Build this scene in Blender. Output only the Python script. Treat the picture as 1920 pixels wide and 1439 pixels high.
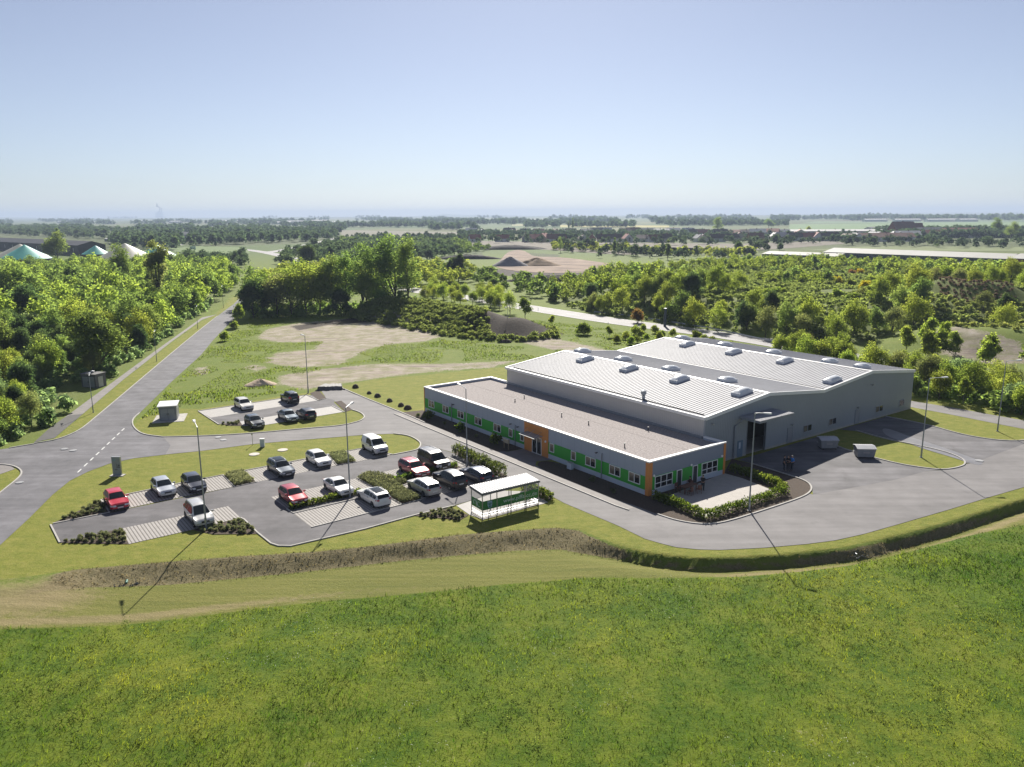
import bpy, math, random
import numpy as np
from mathutils import Vector, Matrix
from mathutils.geometry import tessellate_polygon

SC = bpy.context.scene
COL = SC.collection
for o in list(bpy.data.objects):
    bpy.data.objects.remove(o)

# ------------------------------------------------------------------ camera
CAM_H = 28.0
FPX = 1480.0                       # focal length in pixels of the 1920 px wide photograph
PITCH, ROLL = math.radians(12.04), math.radians(-0.29)
_cp, _sp, _c, _s = math.cos(PITCH), math.sin(PITCH), math.cos(ROLL), math.sin(ROLL)
CF = np.array([0, _cp, -_sp])
_R0, _U0 = np.array([1., 0, 0]), np.array([0, _sp, _cp])
CR, CU = _c*_R0 + _s*_U0, -_s*_R0 + _c*_U0
cam_d = bpy.data.cameras.new('camera')
cam = bpy.data.objects.new('camera', cam_d)
COL.objects.link(cam)
cam.matrix_world = Matrix(((CR[0], CU[0], -CF[0], 0), (CR[1], CU[1], -CF[1], 0), (CR[2], CU[2], -CF[2], CAM_H), (0, 0, 0, 1)))
cam_d.sensor_fit = 'HORIZONTAL'
cam_d.sensor_width = 36.0
cam_d.lens = 36.0*FPX/1920.0
cam_d.clip_start, cam_d.clip_end = 0.5, 60000
SC.camera = cam

# ------------------------------------------------------------------ sky, sun, exposure
SUN_EL, SUN_AZ = math.radians(35), math.radians(2.4)     # azimuth clockwise from +Y
SUN_DIR = Vector((math.sin(SUN_AZ)*math.cos(SUN_EL), math.cos(SUN_AZ)*math.cos(SUN_EL), math.sin(SUN_EL)))
world = bpy.data.worlds.new('World')
SC.world = world
world.use_nodes = True
wn = world.node_tree.nodes
sky = wn.new('ShaderNodeTexSky')
sky.sky_type = 'NISHITA'
sky.sun_disc = False
sky.sun_elevation, sky.sun_rotation = SUN_EL, SUN_AZ
sky.air_density, sky.dust_density, sky.ozone_density = 0.8, 0.3, 5.0
wn['Background'].inputs['Strength'].default_value = 0.050
air_tone = wn.new('ShaderNodeHueSaturation')          # a slightly milky summer sky
air_tone.inputs['Saturation'].default_value = 0.66
air_tone.inputs['Hue'].default_value = 0.508
world.node_tree.links.new(sky.outputs[0], air_tone.inputs['Color'])
world.node_tree.links.new(air_tone.outputs[0], wn['Background'].inputs['Color'])
sun_d = bpy.data.lights.new('sun', 'SUN')
sun_d.energy, sun_d.angle, sun_d.color = 4.7, math.radians(0.53), (1.0, 0.95, 0.86)
sun = bpy.data.objects.new('sun', sun_d)
COL.objects.link(sun)
sun.location = (0, 0, 200)
sun.rotation_euler = SUN_DIR.to_track_quat('Z', 'Y').to_euler()
SC.view_settings.view_transform = 'Standard'
SC.view_settings.look = 'None'
SC.view_settings.exposure = 0.84
SC.view_settings.gamma = 1.0
SC.cycles.max_bounces = 6
SC.cycles.transparent_max_bounces = 6
SC.cycles.volume_bounces = 0
SC.cycles.use_denoising = True
HAZE_DENSITY = 0.00014

# ------------------------------------------------------------------ helpers
def G(u, v, z=0.0):
    """ground point (x, y) at height z seen at pixel (u, v) of the photograph"""
    d = CF + CR*(u-960)/FPX - CU*(v-719.5)/FPX
    t = (z-CAM_H)/d[2]
    return (d[0]*t, d[1]*t)
def GP(pts, z=0.0):
    return [G(u, v, z) for u, v in pts]
def px2m(y):                       # metres per photo pixel at distance y
    return y/FPX
AX = math.radians(-53.83)          # long axis of the office building
EA = np.array([math.cos(AX), math.sin(AX)])
EB = np.array([-EA[1], EA[0]])
ORG = np.array(G(1215.5, 931.4))   # near front corner of the office
def AB(a, b):
    p = ORG + EA*a + EB*b
    return (p[0], p[1])

_mats = {}
def mat(name, col, rough=.6, metal=0., var=.12, scale=3., bump=0., bscale=None, spec=.5, coat=0., trans=0., stripes=None, alpha=1., objvar=0., col2=None, wear=None):
    """procedural material: base colour broken up by noise; optional ribs and bump"""
    if name in _mats: return _mats[name]
    m = bpy.data.materials.new(name); m.use_nodes = True
    nt = m.node_tree; N, L = nt.nodes, nt.links
    b = N['Principled BSDF']
    b.inputs['Roughness'].default_value = rough
    b.inputs['Metallic'].default_value = metal
    b.inputs['Specular IOR Level'].default_value = spec
    b.inputs['Coat Weight'].default_value = coat
    b.inputs['Coat Roughness'].default_value = .05
    if alpha < 1: b.inputs['Alpha'].default_value = alpha
    geo = N.new('ShaderNodeNewGeometry')
    tc = N.new('ShaderNodeTexCoord')
    no = N.new('ShaderNodeTexNoise'); no.inputs['Scale'].default_value = scale; no.inputs['Detail'].default_value = 6
    no.inputs['Roughness'].default_value = .65
    L.new(tc.outputs['Object'], no.inputs['Vector'])
    ramp = N.new('ShaderNodeValToRGB')
    c2 = col2 or tuple(min(1, c*(1+var)) for c in col)
    c1 = tuple(c*(1-var) for c in col) if col2 is None else col
    ramp.color_ramp.elements[0].position, ramp.color_ramp.elements[1].position = .35, .68
    ramp.color_ramp.elements[0].color = (*c1, 1); ramp.color_ramp.elements[1].color = (*c2, 1)
    L.new(no.outputs['Fac'], ramp.inputs[0])
    out = ramp.outputs[0]
    hgt = None
    if wear:                       # (strength, angle): streaks along the traffic, patches, dark stains
        wm = N.new('ShaderNodeMapping'); wm.inputs['Rotation'].default_value = (0, 0, -wear[1]); wm.inputs['Scale'].default_value = (.06, .75, 1)
        L.new(tc.outputs['Object'], wm.inputs[0])
        for vec, sc, lo, hi, p0, p1 in ((wm.outputs[0], 1., 1-wear[0], 1+wear[0], .36, .64), (tc.outputs['Object'], .13, 1-wear[0]*.7, 1+wear[0]*.6, .40, .60), (tc.outputs['Object'], .55, 1-wear[0]*1.6, 1, .29, .40)):
            wn_ = N.new('ShaderNodeTexNoise'); wn_.inputs['Scale'].default_value = sc; wn_.inputs['Detail'].default_value = 7; wn_.inputs['Roughness'].default_value = .62; L.new(vec, wn_.inputs['Vector'])
            wr_ = N.new('ShaderNodeMapRange'); wr_.inputs[1].default_value = p0; wr_.inputs[2].default_value = p1; wr_.inputs[3].default_value = lo; wr_.inputs[4].default_value = hi; L.new(wn_.outputs['Fac'], wr_.inputs[0])
            hv = N.new('ShaderNodeHueSaturation'); L.new(wr_.outputs[0], hv.inputs['Value']); L.new(out, hv.inputs['Color']); out = hv.outputs[0]
    if stripes:                    # (period, angle, duty, colour of the line, depth)
        per, ang, duty, lc, depth = stripes
        mp = N.new('ShaderNodeMapping'); mp.inputs['Rotation'].default_value = (0, 0, ang)
        L.new(tc.outputs['Object'], mp.inputs[0])
        sx = N.new('ShaderNodeSeparateXYZ'); L.new(mp.outputs[0], sx.inputs[0])
        mo = N.new('ShaderNodeMath'); mo.operation = 'PINGPONG'; mo.inputs[1].default_value = per/2
        L.new(sx.outputs[0], mo.inputs[0])
        lt = N.new('ShaderNodeMapRange'); lt.inputs[1].default_value = per*duty*.35; lt.inputs[2].default_value = per*duty*.65
        L.new(mo.outputs[0], lt.inputs[0])
        mx = N.new('ShaderNodeMix'); mx.data_type = 'RGBA'
        mx.inputs[6].default_value = (*lc, 1)
        L.new(lt.outputs[0], mx.inputs[0]); L.new(out, mx.inputs[7])
        out = mx.outputs[2]; hgt = lt.outputs[0]
    if objvar:
        oi = N.new('ShaderNodeObjectInfo')
        hs = N.new('ShaderNodeHueSaturation')
        mr = N.new('ShaderNodeMapRange'); mr.inputs[3].default_value = 1-objvar; mr.inputs[4].default_value = 1+objvar
        L.new(oi.outputs['Random'], mr.inputs[0]); L.new(mr.outputs[0], hs.inputs['Value']); L.new(out, hs.inputs['Color'])
        out = hs.outputs[0]
    L.new(out, b.inputs['Base Color'])
    if bump or (stripes and stripes[4]):
        bp = N.new('ShaderNodeBump'); bp.inputs['Strength'].default_value = 1.
        bp.inputs['Distance'].default_value = bump if bump else stripes[4]
        if hgt is not None and stripes[4]: L.new(hgt, bp.inputs['Height'])
        else:
            n2 = N.new('ShaderNodeTexNoise'); n2.inputs['Scale'].default_value = bscale or scale*4; n2.inputs['Detail'].default_value = 4
            L.new(tc.outputs['Object'], n2.inputs['Vector']); L.new(n2.outputs['Fac'], bp.inputs['Height'])
        L.new(bp.outputs[0], b.inputs['Normal'])
    _mats[name] = m
    return m

def leafmat(name, c1, c2, tr=.38, trcol=None, scale=.45, objvar=.22, rough=.75, patch=0.):
    """foliage: diffuse + translucent, hue varied per plant and through the crown"""
    if name in _mats: return _mats[name]
    m = bpy.data.materials.new(name); m.use_nodes = True
    nt = m.node_tree; N, L = nt.nodes, nt.links
    for n in list(N): N.remove(n)
    o = N.new('ShaderNodeOutputMaterial')
    tc = N.new('ShaderNodeTexCoord')
    no = N.new('ShaderNodeTexNoise'); no.inputs['Scale'].default_value = scale; no.inputs['Detail'].default_value = 7
    no.inputs['Roughness'].default_value = .8
    L.new(tc.outputs['Object'], no.inputs['Vector'])
    rp = N.new('ShaderNodeValToRGB')
    rp.color_ramp.elements[0].position, rp.color_ramp.elements[1].position = .36, .64
    rp.color_ramp.elements[0].color = (*c1, 1); rp.color_ramp.elements[1].color = (*c2, 1)
    L.new(no.outputs['Fac'], rp.inputs[0])
    oi = N.new('ShaderNodeObjectInfo')
    hs = N.new('ShaderNodeHueSaturation')
    mr = N.new('ShaderNodeMapRange'); mr.inputs[3].default_value = 1-objvar; mr.inputs[4].default_value = 1+objvar
    L.new(oi.outputs['Random'], mr.inputs[0]); L.new(mr.outputs[0], hs.inputs['Value'])
    mh = N.new('ShaderNodeMapRange'); mh.inputs[3].default_value = .488; mh.inputs[4].default_value = .514
    mq = N.new('ShaderNodeMath'); mq.operation = 'MULTIPLY_ADD'; mq.inputs[1].default_value = 7.31; mq.inputs[2].default_value = .17
    mf = N.new('ShaderNodeMath'); mf.operation = 'FRACT'
    L.new(oi.outputs['Random'], mq.inputs[0]); L.new(mq.outputs[0], mf.inputs[0]); L.new(mf.outputs[0], mh.inputs[0])
    L.new(mh.outputs[0], hs.inputs['Hue'])
    L.new(rp.outputs[0], hs.inputs['Color'])
    if patch:                      # broad patches of lusher and drier growth
        for sc, k, ph in ((.055, 1., 0.), (.16, .6, 9.)):
            pm_ = N.new('ShaderNodeMapping'); pm_.inputs['Location'].default_value = (ph, ph, 0); L.new(tc.outputs['Object'], pm_.inputs[0])
            pn = N.new('ShaderNodeTexNoise'); pn.inputs['Scale'].default_value = sc; pn.inputs['Detail'].default_value = 4; L.new(pm_.outputs[0], pn.inputs['Vector'])
            h2 = N.new('ShaderNodeHueSaturation'); L.new(hs.outputs[0], h2.inputs['Color'])
            for lo, hi, key in ((1-patch*k, 1+patch*k, 'Value'), (.5+.03*k*patch/.3, .5-.03*k*patch/.3, 'Hue')):
                r2 = N.new('ShaderNodeMapRange'); r2.inputs[1].default_value = .36; r2.inputs[2].default_value = .64; r2.inputs[3].default_value = lo; r2.inputs[4].default_value = hi
                L.new(pn.outputs['Fac'], r2.inputs[0]); L.new(r2.outputs[0], h2.inputs[key])
            hs = h2
    d = N.new('ShaderNodeBsdfDiffuse'); L.new(hs.outputs[0], d.inputs['Color'])
    t = N.new('ShaderNodeBsdfTranslucent')
    g = N.new('ShaderNodeMix'); g.data_type = 'RGBA'; g.blend_type = 'MULTIPLY'; g.inputs[0].default_value = 1
    g.inputs[7].default_value = (*(trcol or (1.9, 1.75, .8)), 1)
    L.new(hs.outputs[0], g.inputs[6]); L.new(g.outputs[2], t.inputs['Color'])
    # thin leaves shade alike from both faces: undo the flip of the normal on back faces
    ge = N.new('ShaderNodeNewGeometry'); fl = N.new('ShaderNodeMath'); fl.operation = 'MULTIPLY_ADD'; fl.inputs[1].default_value = -2; fl.inputs[2].default_value = 1
    L.new(ge.outputs['Backfacing'], fl.inputs[0])
    vm = N.new('ShaderNodeVectorMath'); vm.operation = 'SCALE'; L.new(ge.outputs['Normal'], vm.inputs[0]); L.new(fl.outputs[0], vm.inputs['Scale'])
    L.new(vm.outputs[0], d.inputs['Normal'])
    mx = N.new('ShaderNodeMixShader'); mx.inputs[0].default_value = tr
    L.new(d.outputs[0], mx.inputs[1]); L.new(t.outputs[0], mx.inputs[2])
    L.new(mx.outputs[0], o.inputs['Surface'])
    _mats[name] = m
    return m

def link(o, parent=None):
    COL.objects.link(o)
    if parent is not None: o.parent = parent
    return o
def tag(o, label=None, cat=None, group=None, kind=None):
    if label: o['label'] = label
    if cat: o['category'] = cat
    if group: o['group'] = group
    if kind: o['kind'] = kind
    return o
def empty(name, loc=(0, 0, 0), rz=0., label=None, cat=None, group=None):
    o = bpy.data.objects.new(name, None)
    o.empty_display_size = .3
    o.location = loc; o.rotation_euler = (0, 0, rz)
    link(o); tag(o, label, cat, group)
    return o
def np_mesh(name, V, F, m, smooth=False, nrm=None):
    """V (n,3), F (k,4) or (k,3) arrays"""
    me = bpy.data.meshes.new(name)
    V = np.asarray(V, dtype=np.float32); F = np.asarray(F, dtype=np.int32)
    k, w = F.shape
    me.vertices.add(len(V)); me.vertices.foreach_set('co', V.ravel())
    me.loops.add(k*w); me.loops.foreach_set('vertex_index', F.ravel())
    me.polygons.add(k)
    me.polygons.foreach_set('loop_start', np.arange(0, k*w, w, dtype=np.int32))
    me.polygons.foreach_set('loop_total', np.full(k, w, dtype=np.int32))
    if smooth: me.polygons.foreach_set('use_smooth', np.ones(k, dtype=bool))
    me.update(calc_edges=True)
    me.materials.append(m)
    if nrm is not None:
        me.polygons.foreach_set('use_smooth', np.ones(k, dtype=bool))
        me.normals_split_custom_set_from_vertices(np.asarray(nrm, dtype=np.float32))
    return me
class MB:
    def __init__(s): s.v = []; s.f = []
    def add(s, vs, fs):
        k = len(s.v); s.v += [tuple(p) for p in vs]; s.f += [tuple(i+k for i in f) for f in fs]; return s
    def box(s, x0, x1, y0, y1, z0, z1):
        return s.add([(x0,y0,z0),(x1,y0,z0),(x1,y1,z0),(x0,y1,z0),(x0,y0,z1),(x1,y0,z1),(x1,y1,z1),(x0,y1,z1)],
                     [(0,3,2,1),(4,5,6,7),(0,1,5,4),(1,2,6,5),(2,3,7,6),(3,0,4,7)])
    def prism(s, poly, z0, z1):
        n = len(poly); A = sum(poly[i][0]*poly[(i+1)%n][1]-poly[(i+1)%n][0]*poly[i][1] for i in range(n))
        if A < 0: poly = poly[::-1]
        return s.add([(x,y,z0) for x,y in poly]+[(x,y,z1) for x,y in poly],
                     [tuple(range(n-1,-1,-1)), tuple(range(n,2*n))]+[(i,(i+1)%n,n+(i+1)%n,n+i) for i in range(n)])
    def tube(s, pts, r, n=8, caps=True):
        pts = [Vector(p) for p in pts]
        rs = r if isinstance(r, (list, tuple)) else [r]*len(pts)
        vs = []; up0 = Vector((0,0,1))
        for i, p in enumerate(pts):
            d = (pts[min(i+1,len(pts)-1)]-pts[max(i-1,0)]).normalized()
            u = d.cross(up0 if abs(d.z) < .95 else Vector((1,0,0))).normalized(); w = d.cross(u)
            for k in range(n):
                t = 2*math.pi*k/n
                vs.append(p+(u*math.cos(t)+w*math.sin(t))*rs[i])
        fs = [(i*n+k, i*n+(k+1)%n, (i+1)*n+(k+1)%n, (i+1)*n+k) for i in range(len(pts)-1) for k in range(n)]
        if caps: fs += [tuple(range(n-1,-1,-1)), tuple(range((len(pts)-1)*n, len(pts)*n))]
        return s.add(vs, fs)
    def disc(s, c, r, axis='y', h=.02, n=20):
        e = {'x': Vector((1,0,0)), 'y': Vector((0,1,0)), 'z': Vector((0,0,1))}[axis]
        c = Vector(c); return s.tube([c-e*h/2, c+e*h/2], r, n)
    def build(s, name, m, parent=None, smooth=None, loc=None, rz=None):
        me = bpy.data.meshes.new(name); me.from_pydata(s.v, [], s.f)
        me.materials.append(m)
        if smooth is not None:
            me.shade_smooth(); me.set_sharp_from_angle(angle=math.radians(smooth))
        o = bpy.data.objects.new(name, me); link(o, parent)
        if loc is not None: o.location = loc
        if rz is not None: o.rotation_euler = (0,0,rz)
        return o
def struct(o):
    o['kind'] = 'structure'; return o
def chaikin(pts, it=2, closed=False):
    for _ in range(it):
        q = []; n = len(pts)
        rng = range(n if closed else n-1)
        if not closed: q.append(pts[0])
        for i in rng:
            a, b = pts[i], pts[(i+1)%n]
            q += [(a[0]*.75+b[0]*.25, a[1]*.75+b[1]*.25), (a[0]*.25+b[0]*.75, a[1]*.25+b[1]*.75)]
        if not closed: q.append(pts[-1])
        pts = q
    return pts
def sheet(name, poly, z, m, rz=None):
    """a flat sheet of ground; rz turns its object axes (for ribbed paving) without turning the sheet"""
    c = np.mean(np.array(poly), axis=0); P = [Vector((x-c[0], y-c[1], 0)) for x, y in poly]
    if rz is not None:
        R_ = Matrix.Rotation(-rz, 3, 'Z'); P = [R_@p for p in P]
    tri = tessellate_polygon([P])
    vs = [tuple(p) for p in P]; fs = []
    for t in tri:
        a, b, d = (P[i] for i in t)
        fs.append(tuple(t) if (b-a).cross(d-a).z > 0 else tuple(reversed(t)))
    me = bpy.data.meshes.new(name); me.from_pydata(vs, [], fs); me.materials.append(m)
    o = bpy.data.objects.new(name, me); link(o)
    o.location = (c[0], c[1], z)
    if rz is not None: o.rotation_euler = (0,0,rz)
    return struct(o)
def offset_line(pts, d):
    out = []; n = len(pts)
    for i in range(n):
        a = np.array(pts[max(i-1,0)]); b = np.array(pts[min(i+1,n-1)]); t = b-a; t = t/(np.linalg.norm(t)+1e-9)
        out.append((pts[i][0]-t[1]*d, pts[i][1]+t[0]*d))
    return out
def kerb(name, pts, m, w=.14, h=.12, z=0., closed=False):
    if closed: pts = list(pts)+[pts[0]]
    a, b = offset_line(pts, w/2), offset_line(pts, -w/2)
    n = len(pts); vs = []
    for (x,y),(p,q) in zip(a, b): vs += [(x,y,z-.05),(x,y,z+h),(p,q,z+h),(p,q,z-.05)]
    fs = [(i*4+k, i*4+(k+1)%4, i*4+4+(k+1)%4, i*4+4+k) for i in range(n-1) for k in range(3)]
    fs += [(0,1,2,3), tuple(4*(n-1)+k for k in (3,2,1,0))]
    mb = MB(); mb.add(vs, fs)
    return struct(mb.build(name, m))
def resample(pts, step):
    P = np.array(pts, float); seg = np.linalg.norm(np.diff(P, axis=0), axis=1); s = np.concatenate([[0], np.cumsum(seg)])
    n = max(2, int(s[-1]/step)+1); t = np.linspace(0, s[-1], n)
    return np.stack([np.interp(t, s, P[:,0]), np.interp(t, s, P[:,1])], 1)
def sdpoly(P, poly):
    """signed distance to a polygon, inside positive; P (n,2)"""
    Q = np.asarray(poly, float); n = len(Q)
    d2 = np.full(len(P), 1e18); ins = np.zeros(len(P), bool)
    for i in range(n):
        a, b = Q[i], Q[(i+1)%n]; e = b-a; w = P-a
        t = np.clip((w@e)/(e@e+1e-12), 0, 1)
        dd = w-t[:,None]*e; d2 = np.minimum(d2, (dd*dd).sum(1))
        c = ((a[1] > P[:,1]) != (b[1] > P[:,1]))
        with np.errstate(divide='ignore', invalid='ignore'):
            xx = (b[0]-a[0])*(P[:,1]-a[1])/(b[1]-a[1]+1e-15)+a[0]
        ins ^= c & (P[:,0] < xx)
    d = np.sqrt(d2)
    return np.where(ins, d, -d)
def pl_dist(P, line):
    Q = np.asarray(line, float); d2 = np.full(len(P), 1e18)
    for a, b in zip(Q[:-1], Q[1:]):
        e = b-a; w = P-a; t = np.clip((w@e)/(e@e+1e-12), 0, 1); dd = w-t[:,None]*e
        d2 = np.minimum(d2, (dd*dd).sum(1))
    return np.sqrt(d2)
def sstep(x): x = np.clip(x, 0, 1); return x*x*(3-2*x)
def vnoise(x, y, s, seed=0):
    """cheap value noise, numpy"""
    r = np.random.RandomState(seed); T = r.rand(256,256)
    x = np.asarray(x)/s; y = np.asarray(y)/s
    i, j = np.floor(x).astype(int), np.floor(y).astype(int); fx, fy = sstep(x-i), sstep(y-j)
    g = lambda a, b: T[a%256, b%256]
    return (g(i,j)*(1-fx)+g(i+1,j)*fx)*(1-fy)+(g(i,j+1)*(1-fx)+g(i+1,j+1)*fx)*fy
def scatter(poly, step, seed, jit=.42):
    r = np.random.RandomState(seed); Q = np.array(poly)
    x0, y0 = Q.min(0); x1, y1 = Q.max(0)
    gx, gy = np.meshgrid(np.arange(x0, x1, step), np.arange(y0, y1, step*.87))
    gx = gx + (np.arange(gx.shape[0])%2)[:,None]*step*.5
    P = np.stack([gx.ravel(), gy.ravel()], 1) + r.uniform(-jit, jit, (gx.size,2))*step
    return P[sdpoly(P, poly) > 0]
# ------------------------------------------------------------------ terrain
FZ = -.9
CREST = GP([(-260,1135),(-20,1100),(50,1082),(146,1068),(321,1053),(440,1044),(575,1036),(690,1025),(765,1015.6),(860,1003),(960,995),(1040,990),(1085,992),(1112,1004),(1150,1019),(1210,1037),(1310,1048),(1460,1042),(1585,1026),(1710,998),(1800,972),(1920,938),(2100,885),(2500,780)])
FOOT = GP([(-260,1215),(-20,1168),(87,1128),(175,1114),(321,1101),(560,1078),(760,1055),(960,1037),(1050,1034),(1085,1040),(1185,1056),(1260,1069),(1360,1073),(1560,1059),(1635,1049),(1720,1024),(1800,1000),(1910,960),(2100,906),(2500,800)], FZ)
PADP = CREST + [(9000, CREST[-1][1]), (9000, 20000), (-9000, 20000), (-9000, CREST[0][1])]
FLDP = FOOT + [(9000, FOOT[-1][1]), (9000, -500), (-9000, -500), (-9000, FOOT[0][1])]
MEADOW_EDGE = GP([(-260,1215),(-50,1196),(0,1191),(200,1172),(400,1149),(640,1121),(830,1105),(960,1093),(1100,1083),(1250,1085),(1400,1081),(1500,1071),(1600,1056),(1720,1028),(1820,1002),(1920,985),(2100,945),(2500,850)], FZ+.3)
MEADOWP = MEADOW_EDGE + [(MEADOW_EDGE[-1][0], 20), (MEADOW_EDGE[0][0], 20)]
HILLP = GP([(1030,568),(1130,591),(1290,614),(1420,634),(1560,647),(1700,640),(1920,628),(2300,640),(2500,520),(1920,512),(1500,497),(1150,512),(1040,540)])
HEAPL = GP([(728,592),(770,598),(850,612),(915,622),(962,627)])
MOUNDB = GP([(1768,593),(1820,600),(1872,601)])
MOUNDG = GP([(1790,652),(1850,655),(1940,655)])
WOODP = GP([(-260,905),(-30,850),(10,836),(62,826),(117,783),(200,716),(291,652),(379,590),(432,554),(452,540),(462,524),(425,505),(300,500),(0,512),(-260,520)])
_xs = [-80.]; st = 1.
while _xs[0] > -9000: st *= 1.045; _xs.insert(0, _xs[0]-st)
_xs += list(np.arange(-79.5, 95.1, .5)); st = 1.
while _xs[-1] < 9000: st *= 1.045; _xs.append(_xs[-1]+st)
_ys = list(np.arange(14, 75, .4)) + list(np.arange(75, 270, 1.)); st = 1.2
while _ys[-1] < 15500: st *= 1.035; _ys.append(_ys[-1]+st)
XS, YS = np.array(_xs), np.array(_ys)

def height(P):
    P = np.asarray(P, float); z = np.zeros(len(P)); x, y = P[:,0], P[:,1]
    near = y < 125
    if near.any():
        Q = P[near]; dp, df = sdpoly(Q, PADP), sdpoly(Q, FLDP)
        t = np.where(dp >= 0, 0., np.where(df >= 0, 1., -dp/np.maximum(1e-6, -dp-df)))
        dr = FZ*sstep((Q[:,0]+40)/14)*(.8+.12*sstep((Q[:,0]-2)/6))
        zz = dr*sstep(t*.92+.04*(t > 0))
        zz = np.where(df > 0, dr+.25*sstep(df/2.2)*sstep((Q[:,0]-2)/6), zz)
        slope = (t > 0) & (t < 1)
        rough = (vnoise(Q[:,0],Q[:,1],.8,3)-.5)*.22+(vnoise(Q[:,0],Q[:,1],2.6,4)-.5)*.22
        zz += np.where(slope, rough*np.minimum(1, 4*t*(1-t)), 0)
        zz += np.where(df > 0, (vnoise(Q[:,0],Q[:,1],9,5)-.5)*.25*sstep(df/4), 0)
        z[near] = zz
    m = (y > 120) & (y < 420) & (np.abs(x) < 420)
    if m.any():
        Q = P[m]; zz = z[m]
        d = sdpoly(Q, HILLP)
        zz += (6.0-3.6*np.clip((Q[:,1]-215-.12*np.abs(Q[:,0]-60))/75,0,1))*sstep((d+1)/24)*(.75+.5*vnoise(Q[:,0],Q[:,1],38,6)) + np.where(d > 0, (vnoise(Q[:,0],Q[:,1],9,7)-.5)*1.6*sstep(d/10), 0)
        d = pl_dist(Q, HEAPL); zz = np.maximum(zz, 4.7*sstep(1-d/13.5)*(.8+.4*vnoise(Q[:,0],Q[:,1],8,8))*(d < 13.5))
        d = pl_dist(Q, MOUNDB); zz += 3.6*sstep(1-d/10)
        d = pl_dist(Q, MOUNDG); zz += 4.5*sstep(1-d/20)
        sw = sdpoly(Q, WOODP); zz += np.where(sw > 2, (vnoise(Q[:,0],Q[:,1],22,9)-.3)*1.2*sstep(sw/12), 0)
        z[m] = zz
    f = y > 2500
    if f.any():
        z[f] += sstep((y[f]-2500)/9000)*22*(vnoise(x[f]+5000, y[f], 2600, 11)*.8+.2*vnoise(x[f], y[f], 900, 12))
    return z

gx, gy = np.meshgrid(XS, YS)
TP = np.stack([gx.ravel(), gy.ravel()], 1)
TZ = height(TP)
nx, ny = len(XS), len(YS)
TG = TZ.reshape(ny, nx)
def zat(x, y):
    """height of the ground mesh under (x, y)"""
    i = min(max(int(np.searchsorted(XS, x))-1, 0), nx-2); j = min(max(int(np.searchsorted(YS, y))-1, 0), ny-2)
    fx, fy = (x-XS[i])/(XS[i+1]-XS[i]), (y-YS[j])/(YS[j+1]-YS[j]); fx, fy = min(max(fx,0),1), min(max(fy,0),1)
    return float((TG[j,i]*(1-fx)+TG[j,i+1]*fx)*(1-fy)+(TG[j+1,i]*(1-fx)+TG[j+1,i+1]*fx)*fy)
ii = (np.arange(ny-1)[:,None]*nx + np.arange(nx-1)[None,:]).ravel()
TF = np.stack([ii, ii+1, ii+nx+1, ii+nx], 1)

# what grows or lies where: one weight per vertex and kind of ground
def zone(polys, soft, m=None):
    w = np.zeros(len(TP))
    for p in polys:
        q = np.array(p); lo, hi = q.min(0)-soft*2, q.max(0)+soft*2
        s = (TP[:,0] > lo[0]) & (TP[:,0] < hi[0]) & (TP[:,1] > lo[1]) & (TP[:,1] < hi[1])
        if s.any(): w[s] = np.maximum(w[s], np.clip(sdpoly(TP[s], p)/soft+.5, 0, 1))
    return w
SITE = CREST[2:-2] + GP([(2100,790),(1920,770),(1712,748),(1320,690),(940,689),(800,703),(700,712),(640,724),(575,737),(528,743),(440,757),(370,768),(330,765),(262,785),(225,825),(100,925),(-60,1040),(-260,1120)])
VERGE = GP([(92,832),(175,791),(248,730),(324,665),(400,598),(440,570),(475,545),(460,545),(432,560),(404,590),(379,602),(321,644),(233,712),(157,776)])
ISL = GP([(-160,905),(0,872),(30,876),(44,888),(0,928),(-160,1020)])
SAND = [GP(p) for p in (
 [(482,634),(500,618),(560,606),(660,597),(740,603),(800,615),(838,628),(800,640),(740,645),(700,652),(660,668),(640,684),(560,690),(500,680),(520,662),(590,655),(600,642),(520,642)],
 [(498,671),(660,655),(676,664),(640,680),(595,688),(520,684)],
 [(523,705),(607,692),(701,683),(826,683),(939,678),(967,677),(920,690),(820,696),(732,706),(639,720),(576,730),(523,722)],
 [(925,632),(985,628),(1030,632),(1100,648),(1150,660),(1090,664),(1030,655),(990,645)],
 [(1735,655),(1790,652),(1905,668),(1940,684),(1850,683),(1760,670)],
 [(960,490),(1040,483),(1140,497),(1175,502),(1110,510),(1000,509),(940,501)],
 [(948,466),(985,471),(1000,482),(970,486),(955,476)],
 [(458,690),(480,684),(500,690),(478,697)], [(366,690),(388,688),(392,700),(370,705)])]
EARTH_SHADE = [GP(p) for p in ([(925,505),(1105,508),(1112,522),(1060,530),(980,522),(918,512)], [(955,459),(1010,462),(1025,469),(960,469)],
 [(860,470),(905,472),(905,482),(862,480)], [(960,472),(1050,478),(1050,482),(1000,484)], [(545,612),(660,597),(700,599),(690,605),(620,609),(560,620)],
 [(905,607),(955,600),(990,625),(955,632),(915,629)], [(1768,560),(1800,548),(1850,565),(1885,596),(1850,600),(1800,585)])]
EARTH_SHADE.append([(HEAPL[-1][0]+12*math.cos(a), HEAPL[-1][1]+11*math.sin(a)) for a in np.linspace(0, 6.1, 16)])  # ring round the heap end, darkened to stand for its shaded side
def two(name, a4):
    at = me.color_attributes.new(name=name, type='FLOAT_COLOR', domain='POINT')
    at.data.foreach_set('color', np.stack(a4, 1).astype(np.float32).ravel())
w_lawn = zone([SITE, VERGE, ISL], .6)
fld = np.zeros(len(TP)); slope = np.zeros(len(TP)); mead = np.zeros(len(TP)); tan = np.zeros(len(TP))
s = TP[:,1] < 125
dp, df, dm = sdpoly(TP[s], PADP), sdpoly(TP[s], FLDP), sdpoly(TP[s], MEADOWP)
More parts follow.
